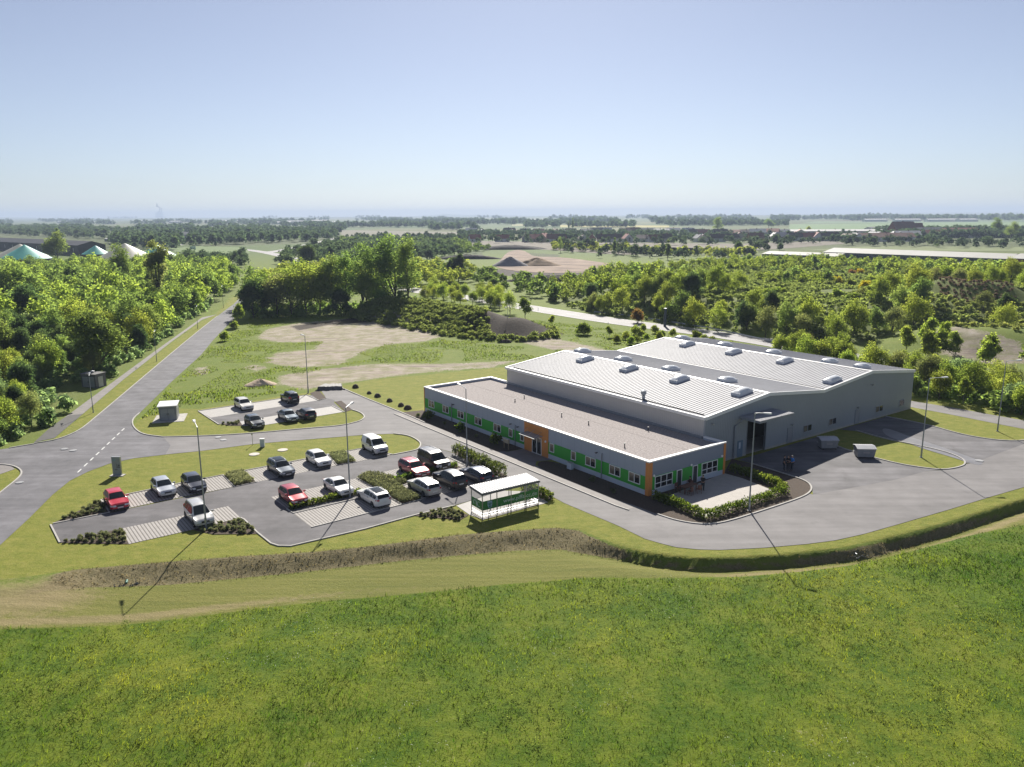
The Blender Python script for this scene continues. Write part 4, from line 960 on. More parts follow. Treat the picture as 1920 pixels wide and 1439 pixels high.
# ------------------------------------------------------------------ lamp posts
def lamp(base, toppx, headpx, name, label, r=.075, group=None, zb=0.):
    x, y = G(*base, zb)
    # height of the pole from where its top is seen
    lo, hi = 0., 30.
    for _ in range(40):
        m_ = (lo+hi)/2; w = np.array([x, y, m_-CAM_H]); v = 719.5-FPX*(w@CU)/(w@CF)
        if v > toppx: lo = m_
        else: hi = m_
    h = lo
    root = empty(name, (x, y, zb), 0, label, 'street lamp', group)
    p = MB(); p.tube([(0,0,0),(0,0,1.1),(0,0,1.1),(0,0,h)], [r*1.35,r*1.35,r,r*.62], 10); p.tube([(0,0,-.1),(0,0,.06)], [r*2.4,r*2.2], 10)
    p.build('pole', M_POLE, root, 40)
    d = MB(); d.box(-.06, .06, -r*1.4-.01, -r*1.2, .45, .9); d.build('service_door', M_STEEL, root)
    hx, hy = G(*headpx, h+.1); v = Vector((hx-x, hy-y, 0)); ln = min(2.2, max(.7, v.length)); v.normalize(); ang = math.atan2(v.y, v.x)
    a = MB(); a.tube([(0,0,h-.15),(.08,0,h),(.35,0,h+.06),(ln-.45,0,h+.10)], [r*.6,r*.55,r*.5,r*.45], 8); ao = a.build('arm', M_CAP if r > .07 else M_STEEL, root, 40); ao.rotation_euler = (0,0,ang)
    hd = MB(); L_, w_ = .72, .15
    hd.add([(ln-.5,-w_*.6,h+.06),(ln+.25,-w_,h+.07),(ln+.25,w_,h+.07),(ln-.5,w_*.6,h+.06),(ln-.5,-w_*.5,h+.15),(ln+.2,-w_*.8,h+.2),(ln+.2,w_*.8,h+.2),(ln-.5,w_*.5,h+.15)], [(0,3,2,1),(4,5,6,7),(0,1,5,4),(1,2,6,5),(2,3,7,6),(3,0,4,7)])
    ho = hd.build('lamp_head', M_CAP if r > .07 else M_STEEL, root); ho.rotation_euler = (0,0,ang)
    gl = MB(); gl.box(ln-.3, ln+.2, -w_*.7, w_*.7, h+.045, h+.062); go = gl.build('lamp_glass', M_LAMPGL, ho)
    return root
LG = 'tall lamp posts round the site'
lamp((387,992), 802, (363,788), 'lamp_post', 'tall grey lamp post beside the pale silver people carrier', group=LG)
lamp((656.6,932.8), 765, (660,756), 'lamp_post', 'tall grey lamp post in the low hedge between the two white cars', group=LG)
lamp((876,873), 729, (857,719), 'lamp_post', 'tall grey lamp post by the dark hedge in front of the office', group=LG)
lamp((1404.5,958), 775, (1442,776), 'lamp_post', 'tall grey lamp post in the hedge of the paved terrace', group=LG)
lamp((1727,858), 710, (1773.4,708), 'lamp_post', 'tall grey lamp post on the rounded lawn island in the yard', group=LG)
lamp((1870,809), 678, (1912,676), 'lamp_post', 'tall grey lamp post on the far right lawn', group=LG)
lamp((578,737.5), 630, (566,628), 'lamp_post', 'tall dark lamp post behind the upper parking lot beside the dirt', group=LG)
lamp((952,627), 577, (948,577), 'lamp_post', 'thin distant lamp post in front of the dark end of the overgrown heap', r=.06, group=LG)
SG = 'small street lamps along the verge'
for k, (b_, t_, hp, lb) in enumerate((((175,774),705,(168,700),'small street lamp on the verge nearest the junction'), ((294,678),623,(290,620),'small street lamp on the verge second from the junction'), ((371,617),576,(369,574),'small street lamp on the verge third from the junction'), ((419,578),538,(417,536),'small street lamp on the verge where the road bends away'))):
    lamp(b_, t_, hp, 'street_lamp', lb, r=.055, group=SG)

# ------------------------------------------------------------------ bicycle shelter
so = np.array(G(904.3,972.5)); s1 = np.array(G(1010,946)); s2 = np.array(G(881.4,964))
sa = math.atan2(*(s1-so)[::-1]); SL = float(np.linalg.norm(s1-so)); SD = 2.0
sh = empty('bicycle_shelter', (*so, .04), sa, 'glazed bicycle shelter with ribbed roof and green lettered band', 'shelter')
SHH = 2.42
f = MB()
for x in np.linspace(.04, SL-.04, 5): f.box(x-.035, x+.035, -.035, .035, 0, SHH)
for x in np.linspace(.04, SL-.04, 4): f.box(x-.035, x+.035, SD-.035, SD+.035, 0, SHH+.12)
f.box(0, SL, -.03, .03, .10, .16); f.box(0, SL, -.032, .032, .34, .39)
for x in (.04, SL-.04): f.box(x-.03, x+.03, .04, SD-.04, .10, .16); f.box(x-.03, x+.03, .04, SD-.04, .34, .39)
f.build('frame', M_STEEL, sh)
r = MB(); r.add([(-.1,-.12,SHH),(SL+.1,-.12,SHH),(SL+.1,SD+.12,SHH+.14),(-.1,SD+.12,SHH+.14),(-.1,-.12,SHH-.17),(SL+.1,-.12,SHH-.17),(SL+.1,SD+.12,SHH-.03),(-.1,SD+.12,SHH-.03)], [(0,1,2,3),(7,6,5,4),(0,4,5,1),(1,5,6,2),(2,6,7,3),(3,7,4,0)])
ro = r.build('roof_frame', mat('roof_underlay', (.13,.13,.14), .7), sh)
rb = MB(); nr = 24
for i in range(nr):
    x = -.06+(SL+.12)*i/nr; w_ = (SL+.12)/nr*.74
    rb.add([(x,-.10,SHH+.075),(x+w_,-.10,SHH+.075),(x+w_,SD+.14,SHH+.215),(x,SD+.14,SHH+.215),(x,-.10,SHH+.005),(x+w_,-.10,SHH+.005),(x+w_,SD+.14,SHH+.145),(x,SD+.14,SHH+.145)], [(0,1,2,3),(0,4,5,1),(1,5,6,2),(2,6,7,3),(3,7,4,0)])
rb.build('ribbed_roof', mat('ribbed_roof_sheet', (.42,.42,.43), .6, var=.05), sh)
M_CLEAR = mat('clear_panel', (.5,.56,.53), .1, var=.02, alpha=.10)
M_GBAND = mat('green_foil', (.02,.20,.045), .3, var=.06, scale=2, alpha=.93)
M_LET = mat('pale_lettering', (.55,.66,.60), .6, var=.04, scale=4)
for x0, x1 in zip(np.linspace(.04, SL-.04, 5)[:-1], np.linspace(.04, SL-.04, 5)[1:]):
    p = MB(); p.box(x0+.04, x1-.04, -.008, .008, .45, 2.2); po = p.build('glass_panel', M_CLEAR, sh)
    p = MB(); p.box(x0+.04, x1-.04, -.016, -.010, .72, 1.62); p.build('green_band', M_GBAND, po)
p = MB(); p.box(.032, .048, .05, SD-.05, .45, 2.2); po = p.build('glass_panel', M_CLEAR, sh)
p = MB(); p.box(.024, .030, .05, SD-.05, .72, 1.62); p.build('green_band', M_GBAND, po)
p = MB(); p.box(SL-.048, SL-.032, .05, SD-.05, .45, 2.2); po = p.build('glass_panel', M_CLEAR, sh)
def lettering(txt, size, parent, m, name='lettering', M=None, ext=.003):
    cu = bpy.data.curves.new(name, 'FONT'); cu.body = txt; cu.size = size; cu.extrude = ext; cu.align_x = 'LEFT'
    t = bpy.data.objects.new(name, cu); COL.objects.link(t); bpy.context.view_layer.update()
    me = bpy.data.meshes.new_from_object(t.evaluated_get(bpy.context.evaluated_depsgraph_get()))
    bpy.data.objects.remove(t); me.materials.clear(); me.materials.append(m); me.name = name
    o = bpy.data.objects.new(name, me); link(o, parent)
    if M is not None: o.matrix_local = M
    return o
lt = lettering('www.plffa-cc.de', .60, sh, M_LET, M=Matrix.Translation((SL*.36, -.042, 1.02))@Matrix.Rotation(math.pi/2, 4, 'X'))
bw = max(v.co.x for v in lt.data.vertices); lt.scale = (SL*.60/bw, 1, 1)
ln = MB(); ln.box(SL*.25, SL*.25+.04, -.022, -.016, .78, 1.56); ln.build('band_stripe', M_LET, sh)
cr = MB(); cr.add([(SL*.13+x, -.024, 1.17+z) for x, z in ((-.26,.36),(.26,.36),(.26,-.05),(.15,-.27),(0,-.38),(-.15,-.27),(-.26,-.05))], [tuple(range(6,-1,-1))])
ce = cr.build('crest_shield', mat('crest_blue', (.30,.42,.55), .5, var=.1, scale=6), sh)
cr = MB(); cr.add([(SL*.13+x, -.028, 1.17+z) for x, z in ((-.2,.05),(-.1,.28),(0,.08),(.1,.28),(.2,.05),(0,-.06))], [(0,5,2,1),(2,5,4,3)]); cr.disc((SL*.13,-.028,.98), .12, 'y', .006, 14)
cr.build('crest_figure', mat('crest_green', (.05,.2,.16), .5), ce)
em = MB()
for cy, a0, a1 in ((1.33,-60,200),(.62,120,-130)):
    pts = [(.018, cy+.26*math.cos(math.radians(a)), 1.17+.24*math.sin(math.radians(a))) for a in np.linspace(a0, a1, 14)]; em.tube(pts, .035, 6)
em.tube([(.018,1.0,.80),(.018,1.0,1.42)], .035, 6); em.tube([(.018,.86,1.12),(.018,1.14,1.12)], .035, 6)
em.build('emblem', M_LET, sh)
M_BIKE = mat('bicycle_rack_steel', (.3,.3,.32), .4, metal=.6)
for i in range(7):
    x = 1.2+i*.75; rk = MB(); rk.tube([(x,.35,.02),(x,.35,.45),(x,.42,.55),(x,.95,.55),(x,1.02,.45),(x,1.02,.02)], .022, 6); rk.build('bicycle_rack', M_BIKE, sh, 40)

# ------------------------------------------------------------------ substation hut, second hut, totem, small furniture
def box_hut(name, FL_, FR_, depth, h, label, cat, wall, roofm, over=.18, door=True, slab=True, tilt=0.):
    a, b_ = np.array(G(*FL_)), np.array(G(*FR_)); ang = math.atan2(*(b_-a)[::-1]); W_ = float(np.linalg.norm(b_-a))
    root = empty(name, (*a, 0), ang, label, cat)
    w = MB(); w.box(0, W_, 0, depth, 0, h); w.build('wall', wall, root)
    r = MB(); r.add([(-over,-over,h),(W_+over,-over,h),(W_+over,depth+over,h+tilt),(-over,depth+over,h+tilt),(-over,-over,h+.12),(W_+over,-over,h+.12),(W_+over,depth+over,h+.12+tilt),(-over,depth+over,h+.12+tilt)], [(0,3,2,1),(4,5,6,7),(0,1,5,4),(1,2,6,5),(2,3,7,6),(3,0,4,7)]); r.build('roof', roofm, root)
    if door:
        for k in (0, 1):
            d = MB(); d.box(W_*.1+k*W_*.42, W_*.48+k*W_*.42, -.035, 0, .12, h*.82); do = d.build('door', M_DR, root)
            l = MB()
            for q in range(7): l.box(W_*.15+k*W_*.42, W_*.43+k*W_*.42, -.05, -.035, .3+q*.12, .36+q*.12)
            l.build('louvre', M_POLE, do)
            hh = MB(); hh.box(W_*(.46 if k == 0 else .54)-.02, W_*(.46 if k == 0 else .54)+.02, -.08, -.036, .9, 1.1); hh.build('handle', M_BLACK, do)
        d = MB(); d.box(W_, W_+.03, depth*.25, depth*.7, .12, h*.82); d.build('side_panel', M_STEEL, root)
    if slab:
        s_ = MB(); s_.box(-.9, W_+1.0, -1.0, depth+1.2, -.02, .05); s_.build('base_slab', M_CONC, root)
    return root
box_hut('transformer_hut', (299.6,790.5), (332,788.3), 2.5, 2.05, 'small grey transformer hut with pale flat roof on a concrete pad', 'hut', mat('hut_grey', (.19,.20,.215), .6, var=.08, scale=1, stripes=(.25,0.,.12,(.16,.17,.18),.01)), M_CAP, tilt=.15)
h2 = box_hut('utility_hut', (154,726.5), (181,728.5), 2.2, 2.25, 'dark concrete hut half hidden by bushes beside the footpath', 'hut', mat('hut_dark', (.13,.125,.125), .85, var=.2, scale=1), mat('hut_roof', (.17,.165,.16), .85, var=.2), over=.1, slab=False)
v_ = MB(); v_.tube([(1.4,1.1,2.35),(1.4,1.1,2.65),(1.4,1.1,2.75)], [.25,.35,.1], 12); v_.build('roof_vent', M_STEEL, h2)
tx_, ty_ = G(221,892); tt = empty('sign_totem', (tx_, ty_, 0), -.05, 'upright grey sign slab on a pale plinth at the lawn corner', 'sign')
p = MB(); p.box(-.46, .46, -.09, .09, .08, 2.15); p.build('sign_panel', mat('sign_grey', (.22,.25,.28), .45, var=.04, scale=1), tt)
p = MB(); p.box(.46, .49, -.1, .1, .08, 2.15); p.box(-.49, -.46, -.1, .1, .08, 2.15); p.box(-.49, .49, -.1, .1, 2.15, 2.18); p.build('sign_edge', M_STEEL, tt)
p = MB(); p.box(-.75, .75, -.4, .35, -.05, .08); p.build('plinth', M_CONC, tt)
p = MB(); p.box(.02, .045, -.097, -.089, .85, 1.4); p.box(.10, .14, -.097, -.089, 1.15, 1.3); p.box(.22, .38, -.097, -.089, 1.15, 1.28); p.box(.08, .40, -.097, -.089, 1.02, 1.07); p.box(.08, .40, -.097, -.089, .93, .97); p.box(-.22, .1, -.097, -.089, .68, .73); p.build('sign_marks', M_BLACK, tt)
p = MB(); p.box(-.36, -.1, -.097, -.089, 1.75, 1.85); p.build('sign_mark', mat('sign_teal', (.12,.30,.33), .5), tt)
x, y = G(492.5,838.5); cb = empty('utility_cabinet', (x, y, 0), .05, 'white utility cabinet standing on the lawn beside the side road', 'cabinet')
p = MB(); p.box(-.27, .27, -.17, .17, .1, 1.02); p.build('housing', M_WHITE, cb)
p = MB(); p.box(-.30, .30, -.2, .2, 1.02, 1.09); p.build('lid', M_CAP, cb)
p = MB(); p.box(-.25, .25, -.15, .15, -.05, .1); p.build('base', M_POLE, cb)
p = MB(); p.box(-.24, -.01, -.185, -.17, .16, .96); p.box(.01, .24, -.185, -.17, .16, .96); p.build('door', M_PLINTH, cb)
x, y = G(474,835); ps = empty('marker_post', (x, y, 0), 0, 'thin pale post standing between the side road and the lawn', 'post')
p = MB(); p.tube([(0,0,-.1),(0,0,1.6)], .035, 8); p.build('pole', M_STEEL, ps, 40); p = MB(); p.box(-.09, .09, -.045, -.035, 1.3, 1.55); p.build('plate', M_STEEL, ps)
x, y = G(949.5,842.5); ib = empty('notice_board', (x, y, .04), AX, 'small wooden notice board on two posts in the office bed', 'sign')
for s in (-.45, .45):
    p = MB(); p.box(s-.045, s+.045, -.045, .045, 0, 1.3); p.build('post', mat('board_wood', (.22,.16,.10), .8, var=.2, scale=4), ib)
p = MB(); p.box(-.56, .56, -.08, .08, .75, 1.25); p.build('board', mat('board_face', (.33,.29,.22), .7, var=.2, scale=5), ib); p = MB(); p.box(-.62, .62, -.2, .2, 1.26, 1.32); p.build('board_roof', M_STEEL, ib)
x, y = G(1069,881); ub = empty('meter_box', (x, y, .04), AX, 'grey meter box standing in the shaded bed before the office', 'cabinet')
p = MB(); p.box(-.35, .35, -.2, .2, .05, .8); p.build('housing', M_PLINTH, ub); p = MB(); p.box(-.37, .37, -.22, .22, .8, .85); p.build('lid', M_STEEL, ub)
# speed camera column and guard rail by the highway
x, y = G(1246.5,613); sc_ = empty('speed_camera_column', (x, y, 0), 0, 'tall dark column of a speed camera beside the highway guard rail', 'camera column')
hcol = 28*(1-(0))*0+4.6
p = MB(); p.tube([(0,0,0),(0,0,hcol)], .36, 16); p.build('column', mat('column_blue', (.035,.05,.075), .35, var=.1), sc_, 40); p = MB(); p.tube([(0,0,hcol),(0,0,hcol+.12)], .40, 16); p.build('cap', M_STEEL, sc_, 40)
p = MB(); p.tube([(0,0,1.2),(0,0,1.3)], .37, 16); p.tube([(0,0,2.5),(0,0,2.55)], .37, 16); p.build('window_ring', M_BLACK, sc_, 40)
GR = resample(GP([(1114,588.5),(1180,595.5),(1246,606),(1330,619),(1412,637),(1480,651)]), 4.)
gr = empty('guard_rail', (*GR[0], 0), 0, 'long steel guard rail along the far side of the highway', 'guard rail')
rl = MB()
v = []; fs = []
for k, (px_, py_) in enumerate(GR):
    for dz, dy in ((.42,0),(.50,-.06),(.58,0),(.66,-.06),(.74,0)): v.append((px_-GR[0][0], py_-GR[0][1]+dy, dz))
for k in range(len(GR)-1):
    for j in range(4): fs.append((k*5+j, k*5+5+j, k*5+6+j, k*5+1+j))
rl.add(v, fs); rl.build('rail', M_STEEL, gr)
for px_, py_ in GR:
    p = MB(); p.box(px_-GR[0][0]-.05, px_-GR[0][0]+.05, py_-GR[0][1]+.02, py_-GR[0][1]+.12, 0, .7); p.build('post', M_STEEL, gr)
# small road signs along the highway verge
for (u, v, lb) in ((1009,583,'white delineator post at the highway bend'), (1140,611,'white delineator post on the near side of the highway'), (1253,632,'white delineator post nearest the hall roof')):
    x, y = G(u, v); o = MB(); o.box(-.06,.06,-.06,.06,0,.9); o.box(-.055,.055,-.055,.055,.9,1.0); tag(o.build('delineator_post', M_WHITE, loc=(x,y,0)), lb, 'post', 'delineator posts')
# ------------------------------------------------------------------ waste skips
def skip(loc, ang, label):
    root = empty('waste_skip', (*loc, .03), ang, label, 'waste skip', 'waste skips in the yard')
    L_, W_, H2 = 2.15, 1.35, 1.15
    b = MB(); b.add([(-L_/2+.14,-W_/2+.08,.14),(L_/2-.14,-W_/2+.08,.14),(L_/2-.14,W_/2-.08,.14),(-L_/2+.14,W_/2-.08,.14),(-L_/2,-W_/2,H2),(L_/2,-W_/2,H2),(L_/2,W_/2,H2+.12),(-L_/2,W_/2,H2+.12)], [(0,3,2,1),(4,5,6,7),(0,1,5,4),(1,2,6,5),(2,3,7,6),(3,0,4,7)])
    bo = b.build('body', mat('skip_grey', (.24,.25,.27), .5, metal=.2, var=.12, scale=2), root)
    l = MB()
    for i in range(10):
        x = -L_/2-.05+i*(L_+.1)/10; l.add([(x,-W_/2-.1,H2+.04),(x+.16,-W_/2-.1,H2+.04),(x+.16,0,H2+.28),(x,0,H2+.28),(x,W_/2+.1,H2+.18),(x+.16,W_/2+.1,H2+.18)], [(0,1,2,3),(3,2,5,4)])
    l.add([(-L_/2-.05,-W_/2-.1,H2),(L_/2+.05,-W_/2-.1,H2),(L_/2+.05,0,H2+.24),(-L_/2-.05,0,H2+.24),(-L_/2-.05,W_/2+.1,H2+.14),(L_/2+.05,W_/2+.1,H2+.14)], [(0,1,2,3),(3,2,5,4)])
    l.build('lid', mat('skip_lid', (.50,.50,.52), .5, var=.06, scale=2), root)
    for s in (-1, 1):
        q = MB(); q.box(s*L_*.36-.06, s*L_*.36+.06, -W_/2-.02, W_/2+.02, 0, .15); q.build('skid', M_BLACK, root)
        q = MB(); q.tube([(s*(L_/2+.02),-.2,.75),(s*(L_/2+.16),-.2,.75),(s*(L_/2+.16),.2,.75),(s*(L_/2+.02),.2,.75)], .03, 6); q.build('lifting_bar', M_STEEL, root)
    q = MB(); q.add([(-.35,-W_/2-.012+.035,.62),(.35,-W_/2-.012+.035,.62),(.35,-W_/2-.014+.01,.80),(-.35,-W_/2-.014+.01,.80)], [(0,1,2,3)]); q.build('label_plate', mat('skip_plate', (.36,.34,.36), .6), bo)
skip(G(1551,841), .02, 'grey waste skip partly in the shadow of the hall')
skip(G(1620,857.5), -.06, 'grey waste skip with sunlit ribbed lid at the lawn kerb')
# ------------------------------------------------------------------ boulders, heaps
M_BOUL = mat('dark_boulder', (.06,.045,.035), .9, var=.4, scale=4, bump=.05)
M_HEAPS = mat('sand_heap', (.50,.39,.28), .95, var=.2, scale=1.2, bump=.06)
def lump(name, c, rx, ry, h, m, label, cat, seed, group=None, peak=1.2, rough=.12, n=30, z=0.):
    r = np.random.RandomState(seed); vs = [(0,0,h)]; fs = []; R_ = 10
    ph = r.uniform(0, 6, 6)
    for i in range(1, R_+1):
        t = i/R_
        for k in range(n):
            a = 2*math.pi*k/n; w = 1+rough*(math.sin(2*a+ph[0])+.7*math.sin(3*a+ph[1])+.5*math.sin(5*a+ph[2]))
            zz = h*max(0, (1-t**peak))+h*rough*.8*r.uniform(-1,1)*(1-t)
            vs.append((rx*t*w*math.cos(a), ry*t*w*math.sin(a), zz if i < R_ else -.15))
    fs = [(0, 1+k, 1+(k+1)%n) for k in range(n)]+[(1+i*n+k, 1+(i+1)*n+k, 1+(i+1)*n+(k+1)%n, 1+i*n+(k+1)%n) for i in range(R_-1) for k in range(n)]
    b = MB(); b.add(vs, fs); o = b.build(name, m, loc=(c[0], c[1], z), smooth=60); tag(o, label, cat, group); return o
for k, (u, v, s) in enumerate(((667,727.5,.8),(692.5,738.8,.55),(708,744.7,.75),(730.6,753.4,.7),(752,762,.7),(764.7,767.5,.8))):
    lump('boulder', G(u, v), .75*s, .65*s, .75*s, M_BOUL, ['dark boulder on the lawn farthest along the drive, by the broken asphalt','small dark boulder second in the row on the lawn','dark boulder third in the row on the lawn','dark boulder fourth in the row on the lawn','dark boulder fifth in the row on the lawn','dark boulder nearest the office corner in the row on the lawn'][k], 'boulder', k, 'dark boulders beside the drive', 3.2, .1, 14)
lump('sand_heap', G(488,722), 2.6, 2.0, 1.05, M_HEAPS, 'low heap of tan sand at the edge of the rough grass', 'heap', 21)
lump('gravel_heap', G(956,499), 9.5, 8, 5.2, mat('grey_gravel', (.26,.24,.24), .95, var=.15, scale=.5, bump=.1), 'pointed grey gravel heap in the quarry', 'heap', 22, peak=1.05)
lump('sand_heap', G(1008,498), 15, 8, 4.4, mat('brown_sand', (.27,.19,.12), .95, var=.2, scale=.3, bump=.1), 'broad brown sand heap in the quarry', 'heap', 23, peak=1.0)
lump('earth_bank', G(958,468), 34, 9, 3.4, mat('earth_dark', (.036,.028,.024), .95, var=.5, scale=.2, bump=.2), 'dark earth bank behind the quarry sand', 'heap', 24, peak=2.)
lump('earth_bank', G(1040,527), 24, 5, 2.4, mat('earth_dark', (0,0,0)), 'dark earth bank in front of the quarry sand', 'heap', 25, peak=2.)
lump('earth_bank', G(880,486), 20, 6, 2.6, mat('earth_dark', (0,0,0)), 'dark earth bank left of the grey gravel heap', 'heap', 26, peak=2.)
# broken slab of old asphalt heaved up at the end of the drive
x, y = G(620,729); bs = empty('broken_asphalt_slab', (x, y, 0), math.radians(8), 'tilted slab of broken asphalt with a dark ragged edge ending the drive', 'slab')
r = np.random.RandomState(5); top = []; n = 13
fr = [(-1.9+3.8*i/(n-1), -1.05+r.uniform(-.25,.2), .62+r.uniform(-.06,.06)) for i in range(n)]; bk = [(-1.4+2.9*i/(n-1), 2.6+r.uniform(-.3,.3), .30) for i in range(n)]
p = MB(); p.add(fr+bk, [(i, i+1, n+i+1, n+i) for i in range(n-1)]); p.build('slab_top', mat('old_asphalt', (.30,.29,.275), .85, var=.1, scale=1), bs)
p = MB(); lo = [(x_*1.12, y_-.35+r.uniform(-.15,.15), -.05) for x_, y_, _ in fr]; lb_ = [(x_*1.1, y_+.5, -.05) for x_, y_, _ in bk]
p.add(fr+lo, [(i+1, i, n+i, n+i+1) for i in range(n-1)]); p.add([fr[0],bk[0],lb_[0],lo[0]], [(0,1,2,3)]); p.add([fr[-1],bk[-1],lb_[-1],lo[-1]], [(3,2,1,0)]); p.add(bk+lb_, [(i, i+1, n+i+1, n+i) for i in range(n-1)]); p.build('broken_edge', M_LOT, bs)
r = random.Random(4)
rub = MB()
for k in range(60):
    a = r.uniform(-2.4, 2.4); b_ = -1.35+r.uniform(-.5,.25); s = r.uniform(.07,.2); rub.add([(a+s*p_, b_+s*q_, .02+s*w_) for p_, q_, w_ in ((1,0,0),(0,1,.1),(-1,.2,0),(0,-1,0),(.1,0,1.2))], [(0,1,4),(1,2,4),(2,3,4),(3,0,4)])
rub.build('rubble', M_LOT, bs)['kind'] = 'stuff'
x, y = G(949,643); lg = lump('boulder', (x,y), 1.3, .6, .7, M_BOUL, 'dark boulder lying alone on the grass behind the hall', 'boulder', 31, None, 3., .1, 14)
# drain outlets in the bank
for u, v, lb in ((238,1101,'green topped drain outlet among stones in the dry bank'), (1605,1047,'pale drain pipe end at the foot of the right bank')):
    x, y = G(u, v, FZ*.9); z = zat(x, y)
    o = empty('drain_outlet', (x, y, z), .3, lb, 'drain outlet'); p = MB(); p.tube([(0,.35,.06),(0,-.08,.03)], .09, 12); p.build('pipe', M_STEEL if u > 900 else mat('drain_green', (.06,.19,.14), .6), o, 40)
    rr = random.Random(u); st_ = MB()
    for k in range(22):
        a, b_, s = rr.uniform(-.9,.9), rr.uniform(-.6,.5), rr.uniform(.05,.12); st_.add([(a+s*p_, b_+s*q_, -.05+s*w_) for p_, q_, w_ in ((1,0,0),(0,1,.1),(-1,.2,0),(0,-1,0),(.1,0,1.3))], [(0,1,4),(1,2,4),(2,3,4),(3,0,4)])
    so_ = st_.build('stones', mat('stone_grey', (.22,.21,.19), .9, var=.3, scale=6), o); so_['kind'] = 'stuff'
# ------------------------------------------------------------------ people and the terrace table
M_SKIN = mat('skin', (.42,.25,.18), .55, var=.08, scale=8)
def person(loc, rz, label, shirt, trousers, hair, arms='down', sit=False, z=.03):
    """one continuous skinned body; clothing and hair are shells over it"""
    J = {'pelvis':(0,0,.93,.135), 'waist':(0,.0,1.06,.125), 'chest':(0,.01,1.30,.155), 'neckb':(0,.0,1.46,.075), 'neck':(0,-.01,1.53,.055), 'head':(0,-.03,1.64,.088), 'crown':(0,-.02,1.735,.07)}
    E = [('pelvis','waist'),('waist','chest'),('chest','neckb'),('neckb','neck'),('neck','head'),('head','crown')]
    J['nose'] = (0,-.13,1.63,.016); E.append(('head','nose'))
    for s, n in ((1,'l'),(-1,'r')):
        J['hip'+n] = (s*.09,0,.88,.105)
        if sit: J['knee'+n] = (s*.11,-.44,.88,.062); J['ank'+n] = (s*.11,-.46,.50,.042); J['toe'+n] = (s*.12,-.62,.44,.036)
        else: J['knee'+n] = (s*.10,-.02,.49,.060); J['ank'+n] = (s*.11,.02,.09,.042); J['toe'+n] = (s*.13,-.16,.04,.036)
        J['sh'+n] = (s*.19,0,1.40,.066)
        if arms == 'down': J['el'+n] = (s*.25,.02,1.13,.046); J['wr'+n] = (s*.25,-.08,.89,.032)
        elif arms == 'phone': J['el'+n] = (s*.24,-.02,1.14,.046); J['wr'+n] = (s*.08,-.26,1.22,.032)
        elif arms == 'hip': J['el'+n] = (s*.36,.04,1.15,.046); J['wr'+n] = (s*.19,-.10,1.02,.032)
        elif arms == 'point': J['el'+n] = (s*.27,-.16 if s > 0 else .02,1.2 if s > 0 else 1.13,.046); J['wr'+n] = (s*.27,-.42 if s > 0 else -.07,1.28 if s > 0 else .9,.032)
        else: J['el'+n] = (s*.24,-.12,1.16,.046); J['wr'+n] = (s*.14,-.36,1.16,.032)
        w = Vector(J['wr'+n][:3]); d = (w-Vector(J['el'+n][:3])).normalized(); sd = d.cross(Vector((0,1,0) if abs(d.z) > .5 else (0,0,1))).normalized()
        pm_ = w+d*.075; J['palm'+n] = (*pm_, .028)
        E += [('pelvis','hip'+n),('hip'+n,'knee'+n),('knee'+n,'ank'+n),('ank'+n,'toe'+n),('chest','sh'+n),('sh'+n,'el'+n),('el'+n,'wr'+n),('wr'+n,'palm'+n)]
        for q in range(4):
            off_ = sd*(q-1.5)*.021; L_ = (.07,.085,.08,.06)[q]; b_ = pm_+off_+d*.03; t_ = b_+d*L_*.9+Vector((0,-.015,0))
            J['f%d%s'%(q,n)] = (*b_, .010); J['g%d%s'%(q,n)] = (*t_, .008); E += [('palm'+n,'f%d%s'%(q,n)),('f%d%s'%(q,n),'g%d%s'%(q,n))]
        b_ = w+d*.03+sd*.045; J['th'+n] = (*b_, .011); J['tt'+n] = (*(b_+d*.045+sd*.012), .009); E += [('palm'+n,'th'+n),('th'+n,'tt'+n)]
    def skinned(keys, name, m, parent, grow=0., levels=1):
        ks = [k for k in J if k in keys]; ix = {k: i for i, k in enumerate(ks)}
        me = bpy.data.meshes.new(name); me.from_pydata([J[k][:3] for k in ks], [(ix[a], ix[b_]) for a, b_ in E if a in ix and b_ in ix], [])
        o = bpy.data.objects.new(name, me); COL.objects.link(o)
        md = o.modifiers.new('skin', 'SKIN'); md.use_smooth_shade = True; sb = o.modifiers.new('sub', 'SUBSURF'); sb.levels = sb.render_levels = levels
        for i, k in enumerate(ks):
            r_ = J[k][3]+grow; fx = 1.25 if k in ('chest','waist','pelvis') else 1.
            me.skin_vertices[0].data[i].radius = (r_*fx, r_*(.85 if fx > 1 else 1)); me.skin_vertices[0].data[i].use_root = (i == 0)
        bpy.context.view_layer.update()
        m2 = bpy.data.meshes.new_from_object(o.evaluated_get(bpy.context.evaluated_depsgraph_get()))
        bpy.data.objects.remove(o); m2.materials.clear(); m2.materials.append(m); m2.name = name
        q = bpy.data.objects.new(name, m2); link(q, parent); return q
    root = empty('person', (*loc, z if not sit else z-.42), rz, label, 'person')
    skinned(set(J), 'body', M_SKIN, root, 0, 2)
    skinned({'waist','chest','neckb','shl','shr','ell','elr','pelvis'}, 'shirt', shirt, root, .018)
    skinned({'pelvis','hipl','hipr','kneel','kneer','ankl','ankr'}, 'trousers', trousers, root, .016)
    for n in 'lr': skinned({'ank'+n,'toe'+n}, 'shoe', M_BLACK, root, .016)
    hb = MB(); vs = []; N = 12
    for i in range(6):
        a = i/5*1.9
        for k in range(N):
            t = 2*math.pi*k/N; vs.append((.100*math.sin(a)*math.cos(t), -.015+.112*math.sin(a)*math.sin(t)+.018*i/5, 1.665+.105*math.cos(a)))
